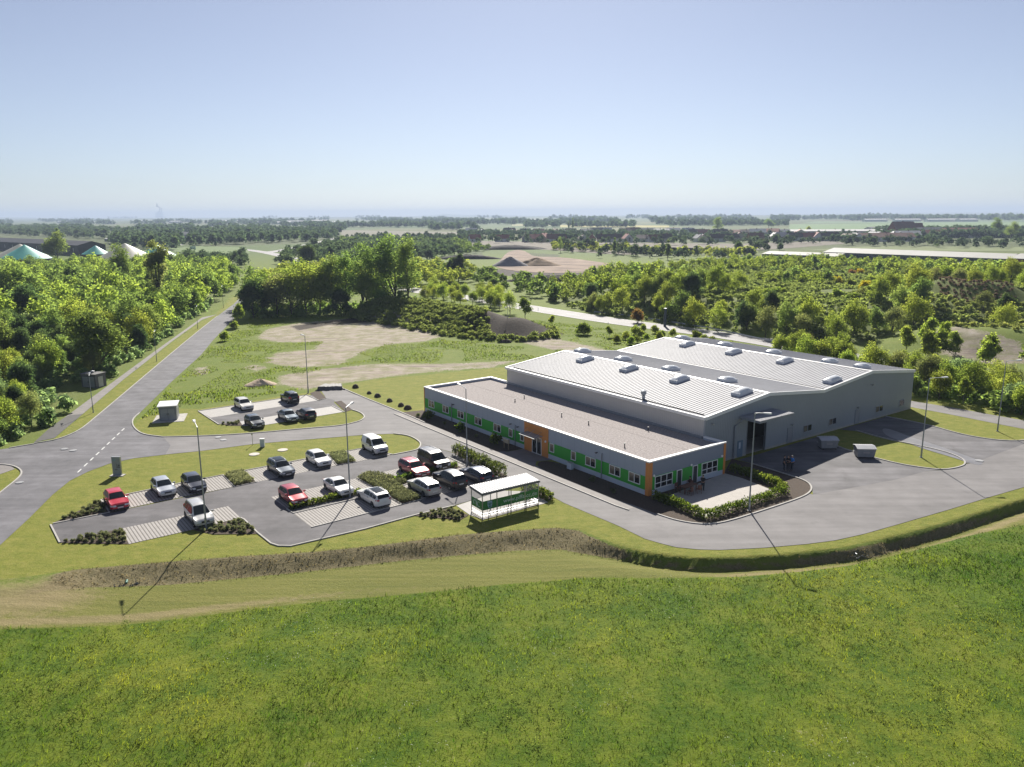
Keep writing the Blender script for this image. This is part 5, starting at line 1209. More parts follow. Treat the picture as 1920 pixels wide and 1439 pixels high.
    hb.add(vs, [(i*N+k, i*N+(k+1)%N, (i+1)*N+(k+1)%N, (i+1)*N+k) for i in range(5) for k in range(N) if not (i >= 3 and 7 <= k <= 10)]); hb.build('hair', hair, root, 60)
    fc = MB()
    for s in (1, -1): fc.disc((s*.034,-.118,1.655), .012, 'y', .012, 8); 
    fc.box(-.024, .024, -.117, -.110, 1.582, 1.590); fc.build('face_features', M_BLACK, root)
    er = MB()
    for s in (1, -1): er.tube([(s*.085,-.02,1.62),(s*.102,-.012,1.645),(s*.092,-.01,1.67)], [.012,.016,.010], 6)
    er.build('ears', M_SKIN, root, 60)
    return root
C_BLK = mat('black_cloth', (.014,.013,.015), .9, var=.3, scale=9); C_BLUE = mat('bright_blue_cloth', (.02,.20,.62), .85, var=.1, scale=9); C_JEAN = mat('dark_jeans', (.018,.024,.036), .9, var=.2, scale=9)
C_DKRED = mat('dark_brown_cloth', (.05,.022,.020), .9, var=.2, scale=9); C_HD = mat('dark_hair', (.025,.017,.012), .8, var=.3, scale=20); C_HG = mat('grey_hair', (.30,.28,.25), .8, var=.2, scale=20)
person(G(1469.5,883), math.radians(70), 'person in black clothes standing in the shade facing two others in the yard', C_BLK, C_JEAN, C_HD, 'down')
person(G(1477,883.5), math.radians(-40), 'person in black top holding a small pale thing, standing between two others', C_BLK, C_BLK, C_HD, 'phone')
person(G(1484,883), math.radians(-75), 'person in bright blue shirt standing at the right of the yard group', C_BLUE, C_JEAN, C_HG, 'hip')
tcx, tcy = AB(1.55, 4.2)
TZ0 = .04
person(AB(2.3, 5.55), math.radians(150), 'person in dark clothes standing beside the terrace table', C_BLK, C_JEAN, C_HD, 'table', z=TZ0)
person(AB(.95, 5.15), math.radians(-140), 'person seated at the terrace table in front of the dark door', C_DKRED, C_JEAN, C_HD, 'table', True, z=TZ0)
M_WOOD = mat('red_brown_wood', (.16,.065,.04), .6, var=.25, scale=5, stripes=(.14,0.,.1,(.06,.03,.02),.01))
tb = empty('terrace_table', (tcx, tcy, TZ0), AX+math.pi/2, 'long red brown wooden table on the terrace by the office window', 'table')
p = MB(); p.box(-1.0, 1.0, -.42, .42, .70, .75); p.build('tabletop', M_WOOD, tb)
for sx in (-.85,.85):
    for sy in (-.32,.32): p = MB(); p.box(sx-.04, sx+.04, sy-.04, sy+.04, 0, .70); p.build('leg', M_WOOD, tb)
def chair(a, b_, rz, label):
    o = empty('terrace_chair', (*AB(a, b_), TZ0), rz, label, 'chair', 'wooden chairs on the terrace')
    p = MB(); p.box(-.23,.23,-.23,.23,.42,.46); p.build('seat', M_WOOD, o); p = MB(); p.box(-.23,.23,.20,.24,.52,.92); p.build('backrest', M_WOOD, o)
    for sx in (-.2,.2):
        for sy in (-.2,.22): p = MB(); p.box(sx-.02,sx+.02,sy-.02,sy+.02,0,.92 if sy > 0 else .42); p.build('leg', M_WOOD, o)
chair(2.35, 3.6, AX+math.pi/2+math.pi*1.0+.2, 'wooden chair on the open side of the terrace table')
chair(2.45, 4.8, AX+math.pi/2+math.pi*1.0-.5, 'wooden chair drawn back beside the standing person')
chair(.85, 3.4, AX+math.pi/2, 'wooden chair between the terrace table and the big window')
chair(.95, 5.15, math.radians(-140)+0, 'wooden chair under the seated person')
# ------------------------------------------------------------------ foliage meshes
L_ROB = leafmat('robinia_leaf', (.145,.205,.040), (.305,.350,.080), .58, (1.8,1.75,.85), scale=.6)#, (0.149,0.210,0.032), (0.403,0.429,0.060), .55, (2.3,2.05,.75))
L_GRN = leafmat('green_leaf', (.115,.180,.050), (.235,.295,.085), .50, (1.75,1.75,.9), scale=.6)
L_FAR = leafmat('far_leaf', (.040,.070,.035), (.095,.130,.055), .25, (1.5,1.5,.9), scale=.06)#, (0.088,0.149,0.038), (0.228,0.289,0.070), .50, (2.2,2.1,.9))
L_DRK = leafmat('dark_leaf', (0.042,0.077,0.032), (0.112,0.160,0.058), .38, (2.,2.,1.))
L_OLV = leafmat('olive_leaf', (.125,.155,.055), (.28,.29,.105), .42, (1.7,1.65,.9))#, (0.136,0.152,0.042), (0.320,0.288,0.088), .5, (2.2,2.,.8))
L_GREY = leafmat('grey_green_leaf', (0.112,0.168,0.080), (0.256,0.320,0.152), .48, (2.,2.,1.1))
L_YEL = leafmat('broom_leaf', (0.240,0.228,0.024), (0.540,0.432,0.036), .4)
L_RUST = leafmat('rust_leaf', (0.150,0.090,0.038), (0.300,0.165,0.060), .3)
L_HEDGE = leafmat('hedge_leaf', (0.061,0.115,0.019), (0.203,0.257,0.049), .5, scale=2.2)
L_HEDGED = leafmat('dark_hedge_leaf', (0.042,0.081,0.020), (0.154,0.196,0.053), .42, scale=2.2)
L_SHRUB = leafmat('bed_shrub_leaf', (.10,.115,.055), (.26,.275,.14), .35, (1.6,1.5,.9), scale=2.2)#, (0.070,0.081,0.034), (0.196,0.210,0.087), .4, scale=2.2)
L_MOUND = leafmat('scrub_leaf', (.115,.145,.045), (.25,.285,.085), .42, (1.7,1.65,.9), scale=.3)#, (0.084,0.098,0.036), (0.196,0.210,0.077), .45, (2.,1.9,.9), scale=.3)
L_MEAD = leafmat('meadow_blade', (.045,.115,.004), (.205,.262,.024), .30, scale=.20, objvar=0, trcol=(1.6,1.6,.7), patch=.30)#, (0.115,0.182,0.019), (0.290,0.317,0.061), .30, scale=.22, objvar=0, trcol=(1.6,1.6,.7))
L_ROUGH = leafmat('rough_grass_blade', (.105,.175,.016), (.26,.295,.05), .3, scale=.15, objvar=0, trcol=(1.6,1.6,.7))#, (0.098,0.150,0.021), (0.247,0.273,0.058), .3, scale=.15, objvar=0, trcol=(1.6,1.6,.7))
L_DRY = leafmat('dry_blade', (.105,.09,.036), (.29,.235,.125), .3, scale=.6, objvar=0, trcol=(1.3,1.2,.9))#, (0.115,0.098,0.037), (0.276,0.218,0.109), .3, scale=.6, objvar=0, trcol=(1.4,1.3,.9))
M_BARK = mat('tree_bark', (.065,.050,.038), .95, var=.35, scale=6, bump=.03)
M_BARKP = mat('pale_bark', (.20,.18,.15), .9, var=.35, scale=6)
def leaves(C, nleaf, sig, ls, rs, up=.25, asp=.62):
    """leaf clusters round the points C -> quads"""
    n = len(C)*nleaf
    c = np.repeat(C, nleaf, 0)+rs.normal(0, 1, (n,3))*sig
    nn = rs.normal(0, 1, (n,3)); nn[:,2] = np.abs(nn[:,2])+up; nn /= np.linalg.norm(nn, axis=1)[:,None]
    t = np.cross(nn, rs.normal(0, 1, (n,3))); t /= np.linalg.norm(t, axis=1)[:,None]+1e-9
    b = np.cross(nn, t); s = (ls*rs.uniform(.55,1.35,n))[:,None]
    V = np.stack([c-t*s, c-b*s*asp*.8+t*s*.1, c+t*s, c+b*s*asp+t*s*.1], 1).reshape(-1,3)
    global LN
    LN = nn
    return V, np.arange(n*4).reshape(n,4)
def soft(V, nn, R, mid, a=.55, u=.55, w=.5):
    """leaf normals leaning outwards from the crown, so that light rolls softly over it"""
    c = V.reshape(-1,4,3).mean(1)-np.array(mid); c = c/R; N_ = c*a+nn*w; N_[:,2] += u; N_ /= np.linalg.norm(N_, axis=1)[:,None]+1e-9
    return np.repeat(N_, 4, 0)
def crown_points(rs, H, R, zb, nl, ncl, flat=.85):
    hh = (H-zb)/2; cen = [(0,0,zb+hh, R*.62, hh*.72)]
    for k in range(nl):
        a = rs.uniform(0, 6.283); q = R*rs.uniform(.30,.74); z = zb+(H-zb)*rs.uniform(.18,.84); 
        w = 1-.45*max(0, (z-zb)/(H-zb)-.5)*2; q *= w
        r = R*rs.uniform(.24,.44); cen.append((q*math.cos(a), q*math.sin(a), z, r, r*flat))
    cen.append((rs.uniform(-.2,.2)*R, rs.uniform(-.2,.2)*R, H-R*.25, R*.32, R*.34))
    P = []
    for x, y, z, r, rz in cen:
        m = max(6, int(ncl*r*r/(R*R)*2.6)); d = rs.normal(0,1,(m,3)); d /= np.linalg.norm(d,axis=1)[:,None]
        d[:,2] = np.where((d[:,2] < -.35) & (rs.rand(m) < .6), -d[:,2], d[:,2]); k = rs.uniform(.62,1.06,m)[:,None]
        P.append(np.array([x,y,z])+d*k*np.array([r,r,rz]))
    P = np.concatenate(P); return P[P[:,2] > zb*.8-.1+.15], cen
TREES = {}
def make_proto(key, seed, H, R, zb, nl, ncl, nleaf, ls, lm, bark=M_BARK, sig=None, tr=None):
    rs = np.random.RandomState(seed); P, cen = crown_points(rs, H, R, zb, nl, ncl)
    V, F = leaves(P, nleaf, sig or R*.10, ls, rs)
    NV = soft(V, LN, R, (0,0,zb+(H-zb)*.4)); cm = np_mesh('crown', V, F, lm, nrm=NV)
    t = MB(); r0 = tr or .03*H*.55
    top = (rs.uniform(-.3,.3), rs.uniform(-.3,.3), zb+(H-zb)*.62)
    t.tube([(0,0,-.4),(0,0,.3),(top[0]*.4,top[1]*.4,max(.5,zb)),top], [r0*1.3,r0,r0*.8,r0*.25], 7)
    for x, y, z, r, rz in cen[1:6]:
        zs = max(.4, zb*.7)+rs.uniform(0,.25)*(z-zb*.7); t.tube([(top[0]*.3,top[1]*.3,zs),(x*.5,y*.5,(zs+z)/2+.15),(x,y,z)], [r0*.5,r0*.32,r0*.12], 5)
    tm = bpy.data.meshes.new('trunk'); tm.from_pydata(t.v, [], t.f); tm.materials.append(bark); tm.shade_smooth()
    TREES.setdefault(key, []).append((cm, tm, H, V, NV))
for k in range(4): make_proto('robinia', 10+k, 7.5+.6*k, 3.3+.2*k, 1.5, 9, 120, 10, 0.17, L_ROB)
for k in range(3): make_proto('green', 20+k, 8.5, 3.4, 1.2, 8, 140, 10, 0.19, L_GRN)
for k in range(2): make_proto('dark', 30+k, 8., 3.2, .6, 8, 170, 13, 0.19, L_DRK)
for k in range(2): make_proto('olive', 40+k, 7.6, 3.3, 1.2, 9, 105, 10, 0.17, L_OLV)
for k in range(2): make_proto('grey', 50+k, 6.5, 3.2, .6, 8, 120, 10, 0.18, L_GREY)
for k in range(3): make_proto('tall', 60+k, 18., 4.6, 3.0, 13, 130, 9, .24, L_GRN, sig=.55, tr=.28)
make_proto('ivy', 70, 15., 2.6, 4.5, 9, 95, 13, .21, L_OLV, sig=.35, tr=.34)
for k in range(3): make_proto('slim', 80+k, 5.2, 1.5, 1.4, 6, 80, 10, .17, L_ROB, bark=M_BARKP, sig=.2, tr=.06)
for k in range(3): make_proto('bush', 90+k, 2.6, 1.7, .0, 6, 90, 6, .17, L_ROB, tr=.06)
for k in range(2): make_proto('scrub', 95+k, 1.9, 1.6, .0, 6, 90, 6, .14, L_MOUND, tr=.05)
make_proto('broom', 99, 1.8, 1.3, .0, 6, 80, 6, .13, L_YEL, tr=.05); make_proto('rust', 100, 2.4, 1.5, .0, 6, 80, 6, .15, L_RUST, tr=.05)
make_proto('conifer', 101, 9., 2.1, .4, 10, 190, 8, .22, L_DRK, tr=.16)
for k in range(2): make_proto('poplar', 103+k, 15., 1.7, .8, 12, 160, 8, .28, L_GRN, sig=.3, tr=.18)
def plant(key, x, y, s, seed, name, label, cat, group, dz=0., trunk=True, zs=1.):
    r = random.Random(seed); cm, tm, H, V, NV = r.choice(TREES[key])
    root = bpy.data.objects.new(name, None); root.empty_display_size = .5; COL.objects.link(root)
    root.location = (x, y, zat(x, y)+dz); root.rotation_euler = (0,0,r.uniform(0,6.28)); root.scale = (s, s, s*zs)
    tag(root, label, cat, group)
    link(bpy.data.objects.new('crown', cm), root)
    if trunk: link(bpy.data.objects.new('trunk', tm), root)
    return root
LODS = {}
def lod(key, nq, seed, grow=1.):
    """thinned crown with larger leaves, for woods that read as one mass"""
    if (key, nq, seed) not in LODS:
        rs = np.random.RandomState(seed); cm, tm, H, V, NV = TREES[key][seed%len(TREES[key])]
        Q = V.reshape(-1,4,3); pick = rs.choice(len(Q), min(nq, len(Q)), False); Q = Q[pick]; c = Q.mean(1, keepdims=True)
        LODS[(key, nq, seed)] = ((c+(Q-c)*grow*math.sqrt(len(V)/4/len(pick))*.8).reshape(-1,3), NV.reshape(-1,4,3)[pick].reshape(-1,3))
    return LODS[(key, nq, seed)]
def mass(name, items, m, label, cat):
    """many far plants as one object: items = (x, y, z, scale, key, nq, seed)"""
    out = []; nrm = []; r = np.random.RandomState(len(items))
    for x, y, z, s, key, nq, sd in items:
        V, NV = lod(key, nq, sd); a = r.uniform(0, 6.28); c_, s_ = math.cos(a), math.sin(a); sx = s if not isinstance(s, tuple) else s[0]; sz = s if not isinstance(s, tuple) else s[1]
        W_ = np.empty_like(V); W_[:,0] = (V[:,0]*c_-V[:,1]*s_)*sx+x; W_[:,1] = (V[:,0]*s_+V[:,1]*c_)*sx+y; W_[:,2] = V[:,2]*sz+z; out.append(W_); nrm.append(np.stack([NV[:,0]*c_-NV[:,1]*s_, NV[:,0]*s_+NV[:,1]*c_, NV[:,2]], 1))
    if not out: return None
    V = np.concatenate(out); o = link(bpy.data.objects.new(name, np_mesh(name, V, np.arange(len(V)).reshape(-1,4), m, nrm=np.concatenate(nrm))))
    return tag(o, label, cat, None, 'stuff')
def tree_lbl(spec, where):
    return {'robinia':'yellow green robinia ','green':'mid green broadleaf tree ','dark':'dark green dense tree ','olive':'olive toned loose tree ','grey':'grey green bushy tree ','slim':'slim young yellow green tree ','tall':'tall green tree ','conifer':'dark narrow conifer '}[spec]+where
NAMES = {'robinia':'robinia_tree','green':'broadleaf_tree','dark':'dark_tree','olive':'olive_tone_tree','grey':'bushy_tree','slim':'young_tree','tall':'tall_tree','conifer':'conifer','bush':'bush','scrub':'scrub_bush','broom':'broom_bush','rust':'rust_bush'}
def pick(r, table):
    q = r.uniform(0, sum(w for _, w in table))
    for k, w in table:
        q -= w
        if q <= 0: return k
    return table[-1][0]
def pts_by_near(P): return P[np.argsort(P[:,1])]
# --- wood left of the road: nearest trees one by one, the rest as a mass
P = pts_by_near(scatter(WOODP, 5.6, 1)); P = P[np.abs(sdpoly(P, WOODP)) > 1.6]
HUT = np.array(G(168, 730)); P = P[np.linalg.norm(P-HUT-np.array([.5,-2.5]), axis=1) > 6.5]
# only trees that the picture shows
def seen(P, mx=140):
    w = P[:,1]*math.cos(PITCH); u = 960+FPX*P[:,0]/(P[:,1]*math.cos(PITCH)+CAM_H*math.sin(PITCH)); return (u > -mx) & (u < 1920+mx)
P = P[seen(P)]
r = random.Random(3); massG = []; massR = []
NEARN = 105
for k, (x, y) in enumerate(P):
    big = vnoise(x, y, 30, 41); sp = pick(r, [('robinia',5),('green',2.2),('dark',1.2),('olive',1.2),('grey',1.6)] if big < .62 else [('green',4),('dark',2.5),('robinia',1.5),('grey',1)])
    s = r.uniform(.70,1.15)*(1.0 if y > 165 else .78)*(1 if y < 280 else .8)*(1.12 if big > .6 else 1)
    if y < 150: s *= .9
    if k < NEARN: plant(sp, x, y, s, k, NAMES[sp], tree_lbl(sp, 'in the dense wood left of the road'), 'tree', 'trees of the wood left of the road', -.2)
    else: (massR if sp in ('robinia','olive') else massG).append((x, y, zat(x, y)-.3, s*r.uniform(.95,1.2), sp, 900, k%4))
mass('woodland', massR, L_ROB, 'rear part of the dense wood left of the road, yellow green crowns', 'woodland')
mass('woodland', massG, L_GRN, 'rear part of the dense wood left of the road, dark green crowns', 'woodland')
U = scatter(WOODP, 3.1, 5); U = U[seen(U)]; U = U[(sdpoly(U, WOODP) > .3) & (U[:,1] < 260)]; U = U[np.linalg.norm(U-HUT-np.array([.5,-2.5]), axis=1) > 5.0]
mass('undergrowth', [(x, y, zat(x, y)-.2, r.uniform(.45,.95), 'bush', 170, k%3) for k, (x, y) in enumerate(U) if sdpoly(np.array([[x,y]]), WOODP)[0] < 30 ], L_GREY, 'leafy undergrowth along and inside the wood left of the road', 'undergrowth')
# distinct trees of that wood
def plant_px(key, u, v, topv, label, name=None, cat='tree', group=None, widen=1., seed=1):
    x, y = G(u, v); y_ = y; z0 = zat(x, y); H = TREES[key][0][2]
    h = (v-topv)*math.hypot(y, 0)/FPX*1.02; s = h/H
    o = plant(key, x, y, s*widen, seed, name or NAMES.get(key, 'tree'), label, cat, group, -.1, True, 1/widen); return o
plant_px('ivy', 302, 592, 462, 'tall narrow tree with dark forked trunk rising above the wood', 'tall_tree', seed=5)
plant_px('green', 190, 702, 585, 'broad green tree with a dark straight trunk behind the concrete hut', 'broadleaf_tree', widen=1.25, seed=2)
plant_px('tall', 232, 560, 465, 'dark tall tree in front of the beige domed tank', 'tall_tree', widen=1.05, seed=3)
plant_px('green', 40, 590, 498, 'large light green tree near the left edge of the wood', 'broadleaf_tree', widen=1.35, seed=7)
plant_px('dark', 55, 622, 540, 'round dark tree in front of the large light green tree', 'dark_tree', widen=1.3, seed=8)
plant_px('robinia', 25, 812, 765, 'thin young tree on the grass at the left edge beside the side street', 'young_tree', widen=.8, seed=9)
plant_px('slim', 448, 612, 572, 'small sparse tree on the road verge before the centre tree group', 'young_tree', seed=11)
plant_px('bush', 440, 618, 603, 'dark low bush beneath the small sparse tree on the verge', 'bush', 'bush', seed=12)
plant_px('bush', 422, 640, 622, 'low green bush on the edge of the main road', 'bush', 'bush', seed=13)
# --- centre group
for k, (u, v, t, key, w) in enumerate(((625,588,482,'tall',1.1),(650,585,476,'tall',1.0),(681,586,463,'tall',1.15),(741,583,452,'tall',1.35),(766,588,466,'tall',1.0),(712,580,512,'green',1.3),(600,588,505,'robinia',1.15),(575,590,512,'robinia',1.2),(548,592,520,'robinia',1.2),(520,594,518,'olive',1.25),(492,594,522,'green',1.3),(475,596,530,'dark',1.3),(560,582,505,'robinia',1.2),(690,590,535,'robinia',1.),(640,592,545,'dark',1.2),(500,582,510,'robinia',1.3),(480,575,505,'green',1.2),(860,528,480,'conifer',1.3),(845,527,489,'conifer',1.2),(577,505,463,'dark',1.3))):
    plant_px(key, u, v, t, tree_lbl(key, 'in the group behind the bare ground'), group='trees of the group behind the bare ground', widen=w, seed=k+40)
U = scatter(GP([(466,598),(610,595),(712,592),(800,590),(800,570),(690,575),(480,582)]), 3.6, 18)
mass('undergrowth', [(x, y, zat(x, y)-.2, r.uniform(.5,1.1), 'bush', 150, k%3) for k, (x, y) in enumerate(U)], L_GRN, 'dark undergrowth below the trees behind the bare ground', 'undergrowth')
YB = GP([(795,568),(880,577),(962,592),(975,584),(965,572),(900,556),(815,549)])
for k, (x, y) in enumerate(scatter(YB, 6.5, 8)): plant('robinia', x, y, r.uniform(.55,.75), k, 'robinia_tree', 'low yellow green robinia between the overgrown heap and the highway', 'tree', 'low robinias beside the highway', -.3)
for k, (u, v, t, lb) in enumerate(((985,603,560,'slim young tree at the near end of the visible highway stretch'), (1035,612,592,'thin sapling on the green behind the hall, left one'), (1093,628,607,'small round bush on the green behind the hall'), (1142,633,612,'thin sapling on the green behind the hall, right one'))):
    plant_px('slim' if k != 2 else 'bush', u, v, t, lb, 'young_tree' if k != 2 else 'bush', 'tree' if k != 2 else 'bush', widen=1.25, seed=k+70)
SB = GP([(1165,652),(1290,640),(1330,652),(1360,662),(1400,668),(1330,645),(1270,628),(1180,620),(1150,640)])
for k, (x, y) in enumerate(scatter(SB, 5.0, 9)): plant('bush', x, y, r.uniform(.6,.95), k, 'bush', 'leggy yellow green bush between the hall and the highway', 'bush', 'bushes between the hall and the highway')
# --- rows beside and behind the rear lane, right of the hall
RS = GP([(1440,676),(1560,702),(1700,744),(1760,750),(1920,782),(2060,812),(2060,776),(1920,742),(1780,712),(1640,688),(1480,660)])
for k, (x, y) in enumerate(pts_by_near(scatter(RS, 4.6, 10))[:75]):
    sp = pick(r, [('robinia',4),('slim',2.5),('grey',1),('olive',1.5)]); plant(sp, x, y, r.uniform(.6,.85)*(1.25 if sp == 'slim' else .86), k, NAMES[sp], tree_lbl(sp, 'in the row behind the lane right of the hall'), 'tree', 'trees of the row behind the rear lane', -.2)
U = scatter(RS, 2.4, 12)
mass('undergrowth', [(x, y, zat(x, y)-.15, r.uniform(.5,1.0), 'bush', 170, k%3) for k, (x, y) in enumerate(U)], L_GRN, 'dark green undergrowth below the row behind the rear lane', 'undergrowth')
R2 = GP([(1700,692),(1930,712),(1960,700),(1890,684),(1760,664),(1690,668)])
for k, (x, y) in enumerate(scatter(R2, 5.8, 13)): plant('slim', x, y, r.uniform(.95,1.35), k, 'young_tree', 'slender leggy tree before the bare gravel patch beyond the highway', 'tree', 'slender trees before the gravel patch')
# --- overgrown hill beyond the highway
P = pts_by_near(scatter(HILLP, 6.4, 14)); P = P[seen(P, 60)]; sdh = sdpoly(P, HILLP)
mr_, mg_ = [], []; nt_ = nb_ = 0
for k, (x, y) in enumerate(P):
    n_ = vnoise(x, y, 26, 44); edge_ = sdh[k] < 14
    if n_ < .44 and not edge_ or r.random() < .15: continue
    u = 960+FPX*x/y; dmb = pl_dist(np.array([[x,y]]), MOUNDB)[0]
    if dmb < 10 or (1750 < u < 1890 and 196 < y < MOUNDB[0][1]+3): continue
    if u > 1720 and y < 225 and r.random() < .5: continue
    sp = pick(r, [('robinia',5),('green',1.5),('olive',1.5),('dark',1.2)] if edge_ or n_ > .6 else [('bush',4),('scrub',2),('robinia',1.5),('broom',.25),('rust',.35)])
    tree_ = sp in ('robinia','green','olive','dark')
    s = r.uniform(.6,1.0)*(1 if y < 250 else .72) if tree_ else r.uniform(.8,1.5)
    if tree_ and nt_ < 75 or not tree_ and nb_ < 90:
        nt_ += tree_; nb_ += not tree_
        plant(sp, x, y, s, k, NAMES[sp], tree_lbl(sp, 'on the overgrown hill beyond the highway') if tree_ else {'bush':'bright green bush','scrub':'dull green scrub bush','broom':'yellow flowering broom bush','rust':'rust brown bush'}[sp]+' on the overgrown hill beyond the highway', 'tree' if tree_ else 'bush', 'trees and bushes of the hill beyond the highway', -.2, trunk=tree_)
    else: (mr_ if sp in ('robinia','olive','bush') else mg_).append((x, y, zat(x, y)-.2, s*1.1, sp if sp in TREES else 'bush', 420, k%3))
mass('woodland', mr_, L_ROB, 'yellow green trees and bushes on the rear of the overgrown hill', 'woodland')
mass('woodland', mg_, L_GRN, 'darker trees on the rear of the overgrown hill', 'woodland')
U = scatter(HILLP, 2.7, 15); U = U[seen(U, 60)]
mass('undergrowth', [(x, y, zat(x, y)-.1, r.uniform(.35,.85), 'scrub', 110, k%2) for k, (x, y) in enumerate(U) if vnoise(x, y, 14, 45) > .22 and pl_dist(np.array([[x,y]]), MOUNDB)[0] > 9], L_MOUND, 'dull green scrub covering the overgrown hill', 'undergrowth')
for k, (u, v) in enumerate(((1195,597),(1300,563),(1570,532),(1620,562))):
    x, y = G(u, v); z = zat(x, y)
    x, y = G(u, v, z+1); plant('broom' if k != 0 else 'rust', x, y, 1.5, k, 'broom_bush', ['rust and yellow bush at the foot of the hill beside the guard rail','yellow broom on the hill above the guard rail','yellow broom high on the hill towards the long shed','yellow broom on the hill towards the brown mound'][k], 'bush', None)
# scrub over the heap behind the bare ground and over the right mounds
HP = np.array(HEAPL); hp = []
for k, (x, y) in enumerate(scatter([(HP[:,0].min()-14, HP[:,1].min()-13), (HP[:,0].max()+11, HP[:,1].min()-13), (HP[:,0].max()+11, HP[:,1].max()+13), (HP[:,0].min()-14, HP[:,1].max()+13)], 1.45, 16)):
    d = pl_dist(np.array([[x,y]]), HEAPL)[0]
    if d < 12.5 and not (x > HP[-1,0]-6 and d < 9.5): hp.append((x, y, zat(x, y)-.25, r.uniform(.35,.68), 'scrub', 120, k%2))
mass('heap_scrub', hp, L_MOUND, 'dense dull green scrub covering the long heap behind the bare ground', 'undergrowth')
hp = [(x, y, zat(x, y)-.2, r.uniform(.3,.65), 'scrub', 110, k%2) for k, (x, y) in enumerate(scatter(GP([(1700,625),(1780,560),(1930,575),(2000,640),(1960,662),(1800,655)]), 2.8, 17)) if pl_dist(np.array([[x,y]]), MOUNDB)[0] > 10 or y > MOUNDB[0][1]+4]
L_BRN = leafmat('brown_scrub', (.085,.066,.045), (.19,.145,.10), .2, (1.3,1.2,1.), scale=.3)
mass('mound_scrub', [(x, y, zat(x, y)-.1, r.uniform(.22,.4), 'scrub', 110, k%2) for k, (x, y) in enumerate(scatter(GP([(1740,612),(1760,585),(1890,588),(1900,618)]), 1.5, 19)) if pl_dist(np.array([[x,y]]), MOUNDB)[0] < 10], L_BRN, 'brown dry scrub covering the bare mound on the right', 'undergrowth')
mass('mound_scrub', hp, L_MOUND, 'green scrub on the mounds at the right edge', 'undergrowth')

# --- middle distance woods as masses of single crowns
def belt(name, polys, step, sc, keys, nq, lm, label, seed):
    it = []; rr = random.Random(seed)
    for q, p in enumerate(polys):
        for k, (x, y) in enumerate(scatter(GP(p), step, seed+q)): 
            ky = pick(rr, keys); s_ = rr.uniform(*sc); it.append((x, y, zat(x, y)-.3, (s_*rr.uniform(1.05,1.5), s_*rr.uniform(.8,1.1)), ky, nq, k%3))
    return mass(name, it, lm, label, 'woodland')
KM = [('robinia',3),('green',3),('dark',1),('olive',1)]
belt('woodland', [[(470,548),(600,552),(700,548),(790,545),(900,528),(860,512),(760,500),(620,505),(500,520)]], 8.5, (.6,.95), KM, 420, L_ROB, 'yellow green wood between the two roads', 60)
belt('woodland', [[(500,500),(640,500),(760,496),(880,478),(820,462),(700,458),(610,462),(560,474)]], 12, (.75,1.15), KM, 260, L_FAR, 'green wood beyond the road fork', 61)
belt('woodland', [[(335,512),(430,505),(470,500),(455,486),(345,490)]], 9, (.7,1.1), KM, 330, L_FAR, 'green trees around the domed tanks', 62)
belt('woodland', [[(1415,515),(1560,512),(1920,535),(2050,540),(2050,505),(1900,500),(1560,494),(1430,497)]], 8, (.42,.6), [('robinia',4),('green',1.5)], 380, L_ROB, 'row of round yellow green trees before the long shed', 63)
belt('woodland', [[(206,466),(335,470),(345,450),(300,438),(215,440)],[(352,464),(470,458),(620,452),(640,444),(600,437),(360,440)]], 17, (.95,1.5), [('dark',3),('green',3)], 150, L_FAR, 'dark round trees of the wood beyond the domed tanks', 64)
belt('woodland', [[(640,452),(760,456),(880,455),(870,446),(760,447),(650,446)],[(1400,474),(1440,474),(1450,464),(1405,464)],[(1440,462),(1480,462),(1480,452),(1445,452)],[(1030,462),(1060,475),(1100,478),(1200,482),(1160,470),(1060,460)],[(1560,462),(1920,468),(1930,458),(1600,454)],[(1100,485),(1300,488),(1410,490),(1400,480),(1250,478),(1120,476)]], 17, (.6,1.1), KM, 130, L_FAR, 'scattered trees and bushes of the plain before the village', 65)
belt('woodland', [[(60,446),(200,450),(210,434),(100,430),(0,430),(0,440)]], 20, (.9,1.5), KM, 110, L_FAR, 'trees behind the dark long shed', 66)
belt('woodland', [[(640,470),(760,474),(880,478),(920,470),(860,456),(700,450),(640,452)],[(780,520),(850,535),(930,540),(940,528),(900,512),(830,505)],[(930,548),(1030,562),(1050,548),(1000,535),(940,532)]], 9, (.45,.85), KM, 260, L_GRN, 'green trees and bushes between the road fork and the quarry', 67)
belt('woodland', [[(860,456),(1400,462),(1640,455),(1640,450),(860,449)],[(870,444),(1640,449),(1640,441),(870,436)]], 22, (.5,1.0), KM, 90, L_FAR, 'garden trees between the houses of the village', 68)
belt('woodland', [[(1040,470),(1300,482),(1420,486),(1420,478),(1180,470),(1040,462)]], 10, (.4,.85), KM, 200, L_ROB, 'yellow green bushes right of the quarry', 69)
